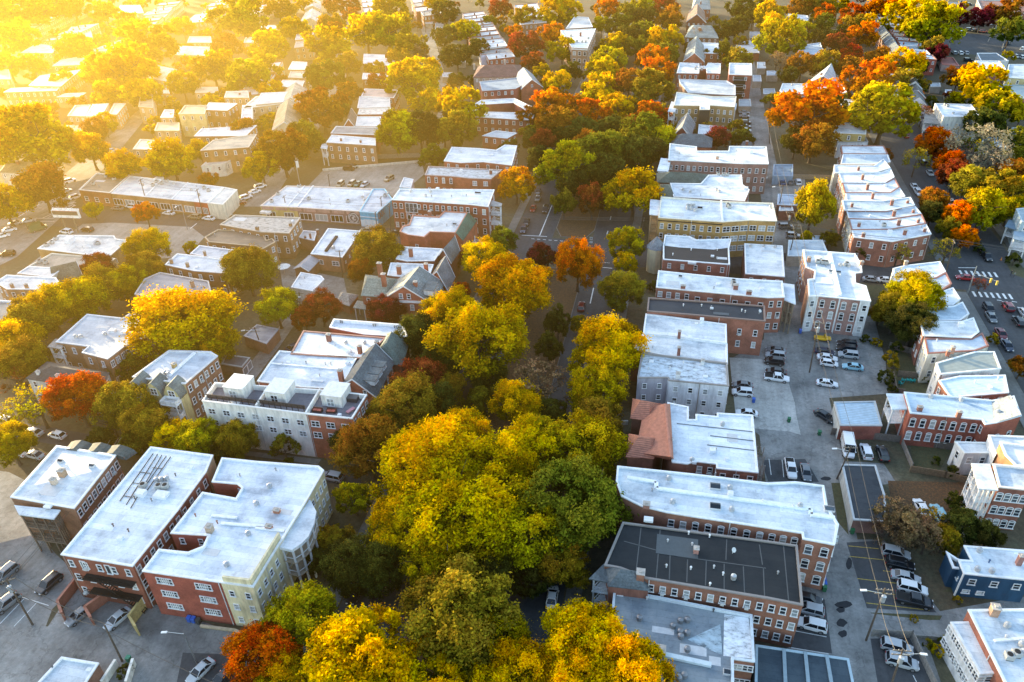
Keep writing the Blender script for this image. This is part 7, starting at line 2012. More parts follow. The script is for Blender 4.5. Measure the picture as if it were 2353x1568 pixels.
def slab(name, poly, z, mat, pix=True):
    W = [P(p[0], p[1], 0) if pix else Vector((p[0], p[1], 0)) for p in poly]
    if area(W) < 0:
        W = W[::-1]
    mb = MB()
    mb.prism([(w.x, w.y) for w in W], -.05, z, bot=False)
    return structure(mb.build(name, mat))


def rect(x0, y0, x1, y1):
    return [(x0, y0), (x1, y0), (x1, y1), (x0, y1)]


sheet('ground', rect(-3000, -400, 3000, 5000), 0, 'ground', False)
Z1, Z2, Z3 = .004, .008, .012
sheet('cross_street', rect(-330, 198.5, 128, 213.5), Z1, 'asphalt', False)
sheet('boulevard_carriageway', rect(-47.5, 30, -35.2, 198.4), Z1, 'asphalt', False)
sheet('boulevard_carriageway', rect(-47.5, 213.6, -35.2, 560), Z1, 'asphalt', False)
sheet('boulevard_carriageway', rect(-22.7, 30, -11.5, 198.4), Z1, 'asphalt', False)
sheet('boulevard_carriageway', rect(-22.7, 213.6, -11.5, 560), Z1, 'asphalt', False)
for y0, y1 in ((30, 194), (219, 560)):
    q = [(-34.9, y0), (-22.9, y0), (-22.9, y1 - (5 if y1 < 200 else 0)), (-25, y1), (-32.5, y1), (-34.9, y1 - (5 if y1 < 200 else 0))]
    if y0 > 200:
        q = [(-32.5, y0 - 4), (-25, y0 - 4), (-22.9, y0 + 2), (-22.9, y1), (-34.9, y1), (-34.9, y0 + 2)]
    slab('median_kerb', inset(q, -.18), .12, 'walk', False)
    sheet('median_lawn', q, .125, 'litter', False)
for x0, x1 in ((-11.2, -8.6), (-50.4, -47.8)):
    for y0, y1 in ((40, 196), (216, 520)):
        slab('pavement', rect(x0, y0, x1, y1), .12, 'walk', False)
sheet('back_alley', rect(29, 30, 37.5, 198.4), Z1, 'alley', False)
sheet('back_alley', rect(30, 213.6, 37.5, 470), Z1, 'alley', False)
sheet('right_street', rect(79.5, 30, 98, 198.4), Z1, 'dark_asphalt', False)
sheet('right_street', rect(79.5, 213.6, 97, 520), Z1, 'dark_asphalt', False)
for q in (rect(75.5, 60, 79.3, 197), rect(98.2, 214, 101, 420), rect(76, 215, 79.3, 420)):
    slab('pavement', q, .12, 'walk', False)
sheet('back_lot', [(1770, 600), (1840, 600), (1870, 690), (2000, 700), (2035, 830), (2040, 905), (1905, 915), (1940, 1060), (2030, 1065), (2060, 1110), (1945, 1125), (1950, 1240), (2030, 1240), (2160, 1405), (2355, 1370), (2355, 1400), (2215, 1432), (2165, 1450), (2125, 1462), (2170, 1590), (1820, 1590), (1800, 1420), (1850, 1240), (1760, 1110), (1745, 1000), (1690, 960), (1680, 825), (1755, 780)], Z2, 'alley')
sheet('concrete_yard', [(1676, 822), (1750, 826), (1812, 880), (1826, 925), (1830, 955), (1840, 1000), (1815, 992), (1735, 985), (1690, 950)], Z3, 'concrete')
sheet('parking_bay', [(1748, 1058), (1850, 1055), (1882, 1108), (1765, 1106)], Z3, 'dark_asphalt')
sheet('parking_bay', [(1830, 1372), (1895, 1378), (1912, 1502), (1800, 1488)], Z3, 'dark_asphalt')
sheet('parking_bay', [(1945, 1247), (2020, 1243), (2152, 1408), (1992, 1398)], Z3, 'dark_asphalt')
sheet('parking_bay', [(2000, 1468), (2090, 1466), (2150, 1580), (2020, 1590)], Z3, 'dark_asphalt')
sheet('lane', [(1985, 1408), (2190, 1432), (2200, 1466), (1990, 1452)], Z3 + .0055, 'alley')
sheet('alley_yard', [(1690, 300), (1758, 300), (1760, 385), (1690, 340)], Z2, 'alley')
sheet('alley_yard', [(1775, 405), (1850, 405), (1850, 445), (1775, 470)], Z2, 'tan_lot')
for k, (x, y, w, h) in enumerate(((1938, 1390, 20, 9), (1932, 1402, 11, 7), (1934, 1432, 13, 10), (1937, 1457, 11, 9), (1951, 1296, 8, 14), (1898, 1100, 12, 5))):
    rr = random.Random(k)
    sheet('asphalt_patch', [(x + w * math.cos(t * pi / 5) * rr.uniform(.75, 1.1), y + h * math.sin(t * pi / 5) * rr.uniform(.75, 1.1)) for t in range(10)], .02, 'patch')
# left-hand streets and lots
sheet('left_street', [(-40, 960), (60, 972), (330, 1020), (520, 1062), (740, 1078), (830, 1098), (830, 1122), (740, 1108), (500, 1085), (300, 1046), (60, 1012), (-40, 1000)], Z2, 'asphalt')
sheet('left_lot', [(-60, 1075), (20, 1085), (110, 1130), (40, 1180), (130, 1275), (190, 1330), (120, 1400), (90, 1480), (-60, 1480)], Z1, 'alley')
sheet('bottom_alley', [(-60, 1440), (110, 1440), (150, 1380), (190, 1335), (345, 1385), (560, 1463), (640, 1500), (600, 1620), (-60, 1620)], Z2, 'alley')
sheet('car_park_pad', [(420, 1500), (560, 1505), (560, 1600), (400, 1600)], Z3, 'dark_asphalt')
sheet('pale_lot', [(-60, 700), (60, 615), (130, 560), (190, 515), (260, 512), (440, 522), (470, 545), (430, 590), (290, 600), (100, 660), (-60, 760)], Z2, 'tan_lot')
sheet('diagonal_street', [(-60, 640), (-60, 560), (30, 480), (125, 420), (215, 345), (312, 258), (335, 245), (352, 252), (280, 340), (200, 432), (140, 500), (40, 590)], Z2, 'alley')
sheet('left_avenue', ROADPX[0], Z2, 'alley')
sheet('far_lane', ROADPX[1], Z1, 'alley')
sheet('car_park', [(700, 436), (742, 392), (968, 371), (976, 400), (908, 458), (890, 442)], Z2, 'tan_lot')
sheet('far_car_park', [(2155, 79), (2370, 77), (2370, 138), (2240, 126), (2180, 119)], Z2, 'dark_asphalt')
sheet('left_alley', [(690, 690), (716, 690), (640, 800), (560, 905), (520, 905), (610, 790)], Z2, 'alley')
sheet('yard', [(640, 600), (720, 625), (790, 640), (800, 690), (720, 690), (650, 660)], Z1, 'alley')
sheet('concrete_walk', [(560, 1046), (730, 1068), (738, 1056), (560, 1036)], Z3, 'walk')
for q in ([(2040, 790), (2075, 800), (2125, 880), (2140, 905), (2060, 905)], [(2092, 1020), (2185, 1035), (2160, 1080), (2100, 1078)], [(2040, 1105), (2240, 1110), (2190, 1200), (2060, 1240)], [(2310, 600), (2353, 600), (2353, 640), (2325, 630)], [(2165, 1360), (2353, 1372), (2353, 1352), (2190, 1345)], [(2000, 1408), (2165, 1415), (2160, 1425), (2020, 1428)], [(1990, 655), (2060, 660), (2080, 700), (1990, 680)], [(1910, 1110), (1935, 1110), (1950, 1230), (1925, 1200)]):
    sheet('lawn', q, .0143, 'grass' if q[0][0] != 2040 or q[0][1] != 1105 else 'litter')
# markings
def stripe(pts, w, mat='mark', z=.028, name='road_marking'):
    mb = MB()
    for a, b in zip(pts, pts[1:]):
        p, q = P(*a), P(*b)
        d = (q - p).normalized()
        n_ = Vector((-d.y, d.x, 0)) * w / 2
        mb.face([(*(p - n_).xy, z), (*(q - n_).xy, z), (*(q + n_).xy, z), (*(p + n_).xy, z)])
    return structure(mb.build(name, mat))


for a, b in (((1950, 1255), (2019, 1261.5)), ((1952, 1279), (2030, 1287)), ((1970, 1330), (2065, 1341.5)), ((1977, 1356.5), (2066, 1368)), ((1991, 1386), (2136, 1403)), ((2029, 1312), (2050, 1315)), ((2021, 1236), (2028, 1262))):
    stripe([a, b], .14, 'yellow', name='parking_line')
for a, b in (((1826, 1450), (1899, 1464)), ((1812, 1488), (1904, 1503)), ((1767, 1055), (1772, 1092)), ((1797, 1057), (1801, 1097)), ((2098, 1552), (2106, 1568)), ((0, 1434), (55, 1377)), ((32, 1440), (88, 1382)), ((-20, 1400), (20, 1366)), ((48, 1372), (112, 1392)), ((492, 1568), (507, 1540))):
    stripe([a, b], .13, name='parking_line')
for a, b in (((1240, 542), (1268, 473)), ((1199, 541), (1257, 544)), ((1356, 698), (1364, 662)), ((1336, 778), (1342, 752)), ((1394, 541), (1397, 531)), ((1402, 506), (1404, 498)), ((1374, 614), (1407, 617)), ((1067, 959), (1074, 942)), ((2202, 615.6), (2243, 616)), ((2290.5, 690), (2301, 691)), ((2325, 693), (2337, 695)), ((1459, 262), (1462, 250)), ((97, 502), (170, 470)), ((110, 500), (175, 472)), ((60, 502), (125, 502)), ((70, 509), (125, 509)), ((437, 526), (452, 514)), ((520, 494), (550, 495)), ((40, 500), (90, 470)), ((120, 472), (175, 466)), ((150, 490), (172, 471)), ((190, 480), (200, 472))):
    stripe([a, b], .3)
for k in range(7):
    for (x0, y0, x1, y1) in ((2208, 627, 2288, 632), (2238.6, 676, 2322, 682)):
        x, y = x0 + (x1 - x0) * k / 6, y0 + (y1 - y0) * k / 6
        p = P(x, y)
        mb = MB()
        mb.face([(p.x - .3, p.y - 1.4, .03), (p.x + .3, p.y - 1.4, .03), (p.x + .3, p.y + 1.4, .03), (p.x - .3, p.y + 1.4, .03)])
        structure(mb.build('crossing_stripe', 'mark'))
for px0, py0, px1, py1 in ((1221, 549, 1300, 555), (1380, 603, 1402, 605)):
    for k in range(6):
        a, b = px0 + (px1 - px0) * k / 6, py0 + (py1 - py0) * k / 6
        stripe([(a, b), (a + (px1 - px0) / 11, b + (py1 - py0) / 11)], .25)

# ------------------------------------------------------------------ fences, poles, wires, signs
def fence(lb, pts, h, mat='wood', col=(.2, .16, .12), name='fence', step=2.4, th=.1, cat='fence'):
    W = [P(x, y) for x, y in pts]
    r = empty(name, (W[0].x, W[0].y, 0))
    r['_o'] = [W[0].x, W[0].y, 0.0]
    tag(r, lb, cat)
    mb = MB()
    for a, b in zip(W, W[1:]):
        mb.bar((a.x, a.y, h / 2 + .04), (b.x, b.y, h / 2 + .04), th, h=h - .08)
    mb.build('panel', mat, r, col)
    for a, b in zip(W, W[1:]):
        L = (b - a).length
        if th > .2:
            m = MB()
            m.bar((a.x, a.y, h + .03), (b.x, b.y, h + .03), th + .1, h=.1)
            m.build('coping', 'paint', r, tuple(c * 1.4 for c in col))
            continue
        k = max(1, int(L / step))
        for i in range(k + 1):
            t = a + (b - a) * (i / k)
            m = MB()
            m.box((t.x, t.y, h / 2), (.16, .16, h + .1))
            m.build('post', mat, r, col)


fence('long dark wooden fence between the metal-roofed garage and the arched-window brick house', [(1909, 999), (2072, 1018), (2192, 1036)], 1.8, col=(.16, .13, .11))
fence('grey wooden side fence of the small lawn behind the arched-window house', [(2070, 1020), (2094, 1078)], 1.5, col=(.22, .2, .18))
fence('grey and orange wooden fence below the small lawn', [(2090, 1085), (2170, 1098), (2215, 1110)], 1.6, col=(.25, .17, .10))
fence('grey board fence with a long side beside the parked wagon at the bottom right', [(2002, 1462), (2092, 1466), (2150, 1590)], 1.7, col=(.27, .25, .23))
fence('wooden yard fence behind the middle of the lower right terrace', [(2042, 800), (2085, 812), (2120, 820)], 1.7, col=(.2, .16, .13))
fence('wooden yard fence left of the turquoise chairs', [(2050, 868), (2058, 905), (2075, 908)], 1.6, col=(.17, .14, .12))
fence('wooden yard fence between the turquoise chairs and the tall rear stairs', [(2062, 866), (2130, 872)], 1.7, col=(.2, .16, .12))
fence('low grey rail fence along the bottom right lane', [(2098, 1468), (2182, 1474)], 1.0, col=(.3, .29, .27))
fence('tan wooden fence behind the blue wooden garage', [(1822, 412), (1915, 414)], 1.8, col=(.3, .24, .17))
fence('brick yard wall wrapped around the rear car court', [(190, 1338), (142, 1400), (152, 1428)], 2.2, 'brick', (.28, .11, .075), 'yard_wall', th=.32, cat='wall')
fence('stepped brick wall dividing the rear car court', [(256, 1376), (204, 1414), (218, 1438)], 2.2, 'brick', (.31, .12, .08), 'yard_wall', th=.32, cat='wall')
fence('tan board wall with a doorway at the side of the courtyard block', [(352, 1376), (306, 1438), (322, 1462)], 2.6, 'wood', (.42, .32, .13), 'yard_wall', th=.25, cat='wall')
fence('pink brick back wall of the rear car court', [(256, 1376), (330, 1392)], 1.6, 'brick', (.34, .2, .16), 'yard_wall', th=.32, cat='wall')
fence('left one of two white walls beside the green hedge at the bottom edge', [(240, 1580), (272, 1530)], 1.6, 'paint', (.7, .66, .58), 'yard_wall', th=.3, cat='wall')
fence('right one of two white walls beside the green hedge at the bottom edge', [(296, 1580), (312, 1528)], 1.6, 'paint', (.7, .66, .58), 'yard_wall', th=.3, cat='wall')
fence('low stone edging along the planting strip behind the courtyard block', [(462, 1442), (540, 1452), (566, 1462)], .5, 'paint', (.45, .36, .24), 'edging_wall', th=.3, cat='wall')
fence('long board fence above the centre car park', [(860, 366), (968, 362)], 1.8, col=(.28, .22, .17))
fence('concrete kerb wall along the upper edge of the centre car park', [(742, 394), (966, 374)], .9, 'paint', (.55, .5, .42), 'retaining_wall', th=.3, cat='wall')
POLES = {}


def pole(key, base, top, lb, arms=1, trans=0, lamp=0, ang=0.0, name='utility_pole', col=(.10, .075, .055), r0=.17):
    b = P(*base)
    h = up(base, top)
    t = P(*top, h)
    r = empty(name, (b.x, b.y, 0))
    r['_o'] = [b.x, b.y, 0.0]
    tag(r, lb, 'utility pole' if name == 'utility_pole' else 'street lamp')
    mb = MB()
    mb.tube((b.x, b.y, -.1), (t.x, t.y, h), r0, r0 * .7, 9)
    mb.build('pole', 'wood' if name == 'utility_pole' else 'metal', r, col)
    ax, ay = math.cos(ang), math.sin(ang)
    for k in range(arms):
        z = h - .35 - .9 * k
        mb = MB()
        mb.bar((t.x - ax * 1.2, t.y - ay * 1.2, z), (t.x + ax * 1.2, t.y + ay * 1.2, z), .13)
        o = mb.build('crossarm', 'wood', r, (.2, .16, .12))
        mb = MB()
        for s in (-1.1, -.5, .5, 1.1):
            mb.tube((t.x + ax * s, t.y + ay * s, z + .06), (t.x + ax * s, t.y + ay * s, z + .26), .05, .04, 6)
        mb.build('insulator', 'obj', o, (.5, .48, .45))
    for k in range(trans):
        mb = MB()
        q = (t.x + ay * .45, t.y - ax * .45)
        mb.tube((*q, h - 2.4), (*q, h - 1.2), .33, .33, 12)
        mb.tube((*q, h - 1.2), (*q, h - 1.08), .36, .2, 12)
        mb.build('transformer', 'metal', r, (.55, .57, .58))
    if lamp:
        mb = MB()
        z = h - (1.2 if arms else .1)
        e = (t.x - 2.4 * lamp * ax, t.y - 2.4 * lamp * ay)
        mb.tube((t.x, t.y, z), (*e, z + .5), .05, .04, 6)
        o = mb.build('lamp_arm', 'metal', r, (.5, .5, .5))
        mb = MB()
        mb.bar((*e, z + .5), (e[0] - .9 * lamp * ax, e[1] - .9 * lamp * ay, z + .42), .3, h=.16)
        mb.build('lamp_head', 'obj', o, (.8, .8, .8))
    POLES[key] = (t.x, t.y, h, ax, ay)


UP_ = 'weathered utility pole '
pole('a', (1990, 1472), (2034, 1352), UP_ + 'with a bare lamp arm between the alley and the yellow-lined car bays', 2, 1, 1, .1)
pole('b', (2036, 1610), (2075, 1492), UP_ + 'with a transformer above the parked wagon at the bottom right', 2, 1, -1, .1)
pole('c', (1860, 856), (1882, 740), UP_ + 'leaning beside the yellow off-road car in the back lot', 1, 1, 0, .1)
pole('d', (1923, 1101), (1956, 1026), UP_ + 'with a lamp arm in front of the white camper van', 1, 0, 1, .1)
pole('e', (1811, 597), (1831, 516), UP_ + 'behind the pinkish twin block by the low garage row', 2, 0, 0, .1)
pole('f', (1808, 548), (1816, 487), UP_ + 'with a pale transformer by the pale grey alley garage', 1, 1, 0, .1)
pole('g', (1787, 492), (1800, 425), UP_ + 'thin and dark, between the alley garages', 1, 0, 1, .1)
pole('h', (1475, 545), (1480, 503), UP_ + 'at the left corner of the yellow-brick apartments', 1, 0, 0, 1.57)
pole('i', (2170, 640), (2193, 553), UP_ + 'beside the orange street trees at the right crossing', 1, 0, 0, 1.57)
pole('j', (75, 1436), (14, 1331), UP_ + 'with a white transformer in the bottom left lot', 1, 1, 0, .6)
pole('k', (281, 1520), (240, 1437), UP_ + 'joined by a sunlit cable bundle beside the bottom left garage', 0, 0, 0, .2)
pole('l', (452, 1524), (422, 1456), 'slim street lamp over the bottom alley behind the courtyard block', 0, 0, 1, .2, 'street_lamp', (.3, .3, .3), .12)
pole('m', (878, 505), (875, 452), UP_ + 'beside the lettered side wall of the sky-blue shop', 1, 0, 0, 1.57)
pole('n', (898, 531), (894, 470), UP_ + 'in front of the left end of the three-storey corner block', 1, 0, 0, 1.57)
pole('o', (869, 544), (862, 487), UP_ + 'on the pavement at the front corner of the sky-blue shop', 1, 0, 0, 1.57)
pole('p', (661, 494), (652, 450), UP_ + 'in front of the yellow end of the shop parade', 1, 0, 0, 1.57)
pole('q', (759, 440), (754, 400), UP_ + 'behind the shop parade at the edge of the car park', 1, 0, 0, 1.57)
pole('r', (788, 637), (779, 575), UP_ + 'beside the white-roofed workshop', 1, 0, 0, .1)
pole('s', (691, 717), (687, 672), UP_ + 'with a pale transformer beside the square white garage', 1, 1, 0, .1)
pole('t', (340, 478), (322, 412), UP_ + 'in the haze before the middle of the long white shop row', 2, 1, 0, 1.57)
pole('u', (467, 497), (452, 435), UP_ + 'before the red corner unit of the long white shop row', 1, 1, 0, 1.57)
pole('v', (431, 528), (416, 470), 'tall thin street lamp across from the long white shop row', 0, 0, 1, 1.57, 'street_lamp', (.4, .4, .4), .12)
pole('w', (55, 472), (37, 420), UP_ + 'in the haze at the left edge beside the diagonal street', 1, 1, 0, .8)
pole('x', (1019, 157), (1006, 110), UP_ + 'in the far lane left of the stone manor', 1, 0, 0, .1)
pole('y', (1007, 338), (1008, 312), UP_ + 'at the near end of the far lane', 2, 0, 0, .1)
pole('z', (978, 75), (975, 25), UP_ + 'at the top of the far lane', 1, 0, 0, .1)
pole('I', (604, 806), (584, 752), UP_ + 'with twin pale crossarms beside the low grey alley garage', 2, 0, 1, .3)
pole('A', (676, 394), (669, 367), 'street lamp among the rusty trees beside the left avenue', 0, 0, 1, .1, 'street_lamp', (.5, .5, .5), .12)
pole('B', (344, 838), (325, 785), 'pale leaning mast behind the yellow-fronted gabled house', 0, 0, 0, .1, 'street_lamp', (.6, .55, .5), .09)
pole('C', (2180, 115), (2196, 35), 'tall double-headed car park lamp, left of the three in the far car park', 0, 0, 1, 0, 'street_lamp', (.5, .5, .5), .14)
pole('D', (2302, 115), (2315, 72), 'tall car park lamp, right of the three in the far car park', 0, 0, 1, 0, 'street_lamp', (.5, .5, .5), .14)
pole('E', (2270, 96), (2290, 58), 'car park lamp, middle of the three in the far car park', 0, 0, 1, 0, 'street_lamp', (.5, .5, .5), .14)
pole('F', (586, 0 + 96 * 2), (580, 150), 'pale street lamp in the haze beside the yellow-green trees', 0, 0, 1, .2, 'street_lamp', (.6, .6, .5), .12)
pole('G', (1751, 75), (1744, 12), UP_ + 'at the top of the right-hand alley', 1, 0, 0, .1)
pole('H', (1768, 330), (1767, 260), UP_ + 'beside the big orange maple over the right-hand alley', 1, 0, 0, .1)
wn = [0]


def wire(a, b, lb, n_=2, sag=.8, ends=None, r=.036):
    pa = POLES[a] if isinstance(a, str) else a
    pb = POLES[b] if isinstance(b, str) else b
    for k in range(n_):
        s = (-1.05, 1.05, 0.5, -.5)[k]
        A = Vector((pa[0] + pa[3] * s, pa[1] + pa[4] * s, pa[2] - .1))
        B_ = Vector((pb[0] + pb[3] * s, pb[1] + pb[4] * s, pb[2] - .1))
        mb = MB()
        m = 14
        pts = [A + (B_ - A) * (i / m) - Vector((0, 0, sag * 4 * (i / m) * (1 - i / m))) for i in range(m + 1)]
        for p, q in zip(pts, pts[1:]):
            mb.tube(p, q, r, r, 4, cap=False)
        o = mb.build('overhead_wire', 'wire')
        tag(o, lb + ', ' + ('left', 'right', 'middle', 'second')[k] + ' strand', 'wire', 'overhead wires')
        wn[0] += 1


OFFN = (55, 40, 11.5, 1, 0)
wire('a', 'd', 'thin overhead wire running along the right-hand alley below the camper van pole')
wire('d', 'c', 'thin overhead wire running along the right-hand alley above the camper van pole')
wire('c', 'e', 'thin overhead wire running past the pinkish twin block')
wire('b', 'a', 'thin overhead wire running above the car bays at the bottom right')
wire('e', 'f', 'thin overhead wire running between the poles behind the twin block')
wire('f', 'g', 'thin overhead wire running between the alley garages')
wire('g', 'H', 'thin overhead wire running up the right-hand alley')
wire('h', 'n', 'long overhead wire spanning the boulevard along the cross street', 4, 1.4)
wire('i', 'e', 'long overhead wire spanning the brick end house of the upper right terrace', 3, 1.2)
wire('e', 'h', 'long overhead wire spanning the yellow-brick apartments', 2, 1.0)
wire('n', 'p', 'thin overhead wire running along the front of the shop parade', 2, 1.0)
wire('i', (125, 205, 9, 0, 1), 'long overhead wire spanning the crossing to the right edge', 3, 1.0)
wire('u', 't', 'thin overhead wire running before the long white shop row', 2, 1.0)
wire('j', 'k', 'sunlit overhead cable hanging between the two bottom left poles', 2, 1.6, None, .05)
wire('j', (P(300, 1090).x, P(300, 1090).y, 9.5, .8, .6), 'sunlit overhead cable rising toward the gap beside the long white-roofed block', 3, 1.0)
wire('k', (P(560, 1640).x, P(560, 1640).y, 8, .2, 1), 'thin overhead cable leaving the bottom left pole toward the bottom edge', 1, .6)
wire('x', 'y', 'thin overhead wire running along the far lane', 2)
wire('x', 'z', 'thin overhead wire running up to the top of the far lane', 2)
# signal pole with mast arm
b = P(2223, 675)
h = up((2223, 675), (2245, 612))
r = empty('traffic_signal', (b.x, b.y, 0))
r['_o'] = [b.x, b.y, 0.0]
tag(r, 'traffic signal pole with mast arm and yellow-backed lights over the right-hand crossing', 'traffic signal')
mb = MB()
mb.tube((b.x, b.y, 0), (b.x, b.y, h), .15, .1, 10)
mb.build('pole', 'metal', r, (.42, .43, .42))
mb = MB()
e = P(2292, 652, 6.0)
mb.tube((b.x, b.y, 6.3), (e.x, e.y, 6.5), .09, .05, 8)
mb.build('mast_arm', 'metal', r, (.42, .43, .42))
for t in (.72, .98):
    x, y = b.x + (e.x - b.x) * t, b.y + (e.y - b.y) * t
    mb = MB()
    mb.box((x, y, 6.1), (.42, .34, 1.2))
    o = mb.build('signal_head', 'obj', r, (.78, .5, .08))
    mb = MB()
    for k in range(3):
        mb.tube((x, y + .17, 6.45 - .36 * k), (x, y + .3, 6.45 - .36 * k), .13, .13, 8)
    mb.build('signal_lens', 'dark', o)
# billboard on the pale lot
b = P(168, 533)
r = empty('billboard', (b.x, b.y, 0))
r['_o'] = [b.x, b.y, 0.0]
tag(r, 'white two-legged billboard with striped top edge standing on the pale car park', 'billboard')
for dx in (-2.4, 2.0):
    mb = MB()
    mb.tube((b.x + dx, b.y, 0), (b.x + dx, b.y, 5.2), .2, .18, 8)
    mb.build('leg', 'metal', r, (.3, .26, .2))
mb = MB()
mb.box((b.x, b.y - .1, 6.5), (9.6, .7, 2.6), .06)
mb.build('panel', 'paint', r, (.85, .82, .76))
mb = MB()
for z in (7.0, 7.5):
    mb.bar((b.x - 4.3, b.y - .75, z), (b.x + 4.3, b.y - .25, z), .14, h=.25)
mb.build('stripe', 'obj', r, (.45, .1, .05))
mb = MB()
mb.box((b.x, b.y - .5, 6.9), (9.0, .2, 1.3), .06)  # dark brown board across the panel face
mb.build('shadow_panel', 'obj', r, (.14, .11, .08))  # the dark brown board across the panel face
mb = MB()
for k in range(11):
    mb.box((b.x - 4.4 + k * .88, b.y + .1 + k * .05, 7.95), (.6, .5, .5))
mb.build('top_light', 'paint', r, (.86, .83, .78))
# park sign on the median
b = P(1358, 562)
r = empty('median_sign', (b.x, b.y, 0))
r['_o'] = [b.x, b.y, 0.0]
tag(r, 'small white sign with a dark cross bar standing on the median tip', 'sign')
mb = MB()
mb.tube((b.x, b.y, 0), (b.x, b.y, 2.6), .05, .05, 6)
mb.build('post', 'metal', r, (.3, .3, .3))
mb = MB()
mb.box((b.x, b.y - .06, 2.0), (.8, .05, 1.0))
mb.box((b.x, b.y - .06, .8), (.9, .05, .6))
mb.build('sign_board', 'paint', r, (.8, .8, .78))
mb = MB()
mb.box((b.x, b.y - .1, 2.0), (.5, .03, .12))
mb.box((b.x, b.y - .1, 2.0), (.12, .035, .5))
mb.build('sign_mark', 'dark', r)
# sign tower behind the shop parade
b = P(690, 428)
r = empty('pole_sign', (b.x, b.y, 0))
r['_o'] = [b.x, b.y, 0.0]
tag(r, 'tall white blade sign on a thin mast behind the shop parade', 'sign')
mb = MB()
mb.tube((b.x, b.y, 0), (b.x, b.y, 9.5), .12, .1, 6)
mb.build('mast', 'metal', r, (.6, .6, .58))
mb = MB()
mb.box((b.x + .5, b.y, 8.4), (.9, .25, 2.4), .2)
mb.build('blade', 'paint', r, (.85, .84, .8))
# yard kiosk with blue mural in the car park
r = building('kiosk', 'small white kiosk with a blue figure-like mural beside the centre car park', [(918, 430), (944, 432), (950, 412), (928, 408)], 5.0, 'paint', (.72, .72, .7), (.78, .8, .82), para=.15, win=None, cat='kiosk', over={0: ('paint', (.05, .4, .58))})
# satellite dish mast on the round table-like platform beside the annex
b = P(655, 630)
r = tag(empty('patio_umbrella', (b.x, b.y, 0)), 'white round patio umbrella beside the grey gabled annex', 'umbrella')
r['_o'] = [b.x, b.y, 0.0]
mb = MB()
mb.tube((b.x, b.y, 0), (b.x, b.y, 2.9), .05, .05, 6)
mb.build('pole', 'metal', r, (.5, .5, .5))
mb = MB()
mb.tube((b.x, b.y, 2.5), (b.x, b.y, 3.1), 2.0, .1, 12)
mb.build('canopy', 'paint', r, (.85, .83, .78))


# ------------------------------------------------------------------ small things
def wheelie(px, py, col, lb, rz=0.0, grp=None):
    p = P(px, py)
    r = tag(empty('wheeled_bin', (p.x, p.y, .02), rz), lb, 'bin', grp)
    mb = MB()
    mb.box((0, 0, .55), (.55, .6, .95), 0, 0, 1.12)
    mb.build('body', 'obj', r, col)
    mb = MB()
    mb.box((0, .02, 1.07), (.66, .72, .08))
    mb.build('lid', 'obj', r, tuple(c * 1.3 for c in col))
    for s in (-1, 1):
        mb = MB()
        mb.tube((s * .28, .3, .12), (s * .34, .3, .12), .12, .12, 8)
        mb.build('wheel', 'tyre', r)


BL, GR = (.02, .10, .42), (.02, .12, .05)
for a in ((1891, 1340, BL, 'blue wheeled bin at the rear corner of the longest white-roofed block, upper of two'), (1893, 1349, BL, 'blue wheeled bin at the rear corner of the longest white-roofed block, lower of two'), (1893, 1358, GR, 'green wheeled bin below the two blue bins at the rear corner'), (437, 1428, BL, 'blue wheeled bin, left of two behind the courtyard block'), (447, 1430, BL, 'blue wheeled bin, right of two behind the courtyard block'), (458, 1433, (.04, .05, .05), 'dark wheeled bin right of the two blue bins behind the courtyard block'), (1812, 970, GR, 'green bin standing alone on the concrete yard'), (1882, 1000, GR, 'green bin in the alley left of the dark wooden fence'), (1957, 1226, GR, 'green bin at the front of the black-roofed garages'), (298, 1520, (.03, .2, .12), 'teal-green bin beside the hedge at the bottom edge'), (1838, 766, BL, 'blue bin at the left corner of the pinkish twin block'), (1731, 925, BL, 'blue bin beside the white painted building')):
    wheelie(*a)
for k, (x, y) in enumerate(((2069, 884), (2075, 877), (2087, 877), (2097, 878))):
    p = P(x, y)
    r = tag(empty('garden_chair', (p.x, p.y, .02), (2.2, 2.7, 3.0, 3.3)[k]), 'turquoise slatted garden chair on the lawn, ' + ('leftmost of four', 'second of four from the left', 'third of four from the left', 'rightmost of four')[k], 'chair', 'turquoise garden chairs')
    tq = (.02, .38, .40)
    mb = MB()
    mb.box((0, 0, .36), (.6, .6, .07))
    mb.build('seat', 'obj', r, tq)
    mb = MB()
    for s in range(5):
        mb.bar((-.26 + s * .13, .26, .36), (-.3 + s * .15, .55, 1.1), .1, h=.04)
    mb.build('backrest', 'obj', r, tq)
    for s in (-1, 1):
        mb = MB()
        mb.box((s * .36, 0, .6), (.14, .8, .05))
        mb.build('armrest', 'obj', r, tq)
        for q in (-1, 1):
            mb = MB()
            mb.box((s * .33, q * .3, .3), (.08, .08, .6))
            mb.build('leg', 'obj', r, tq)


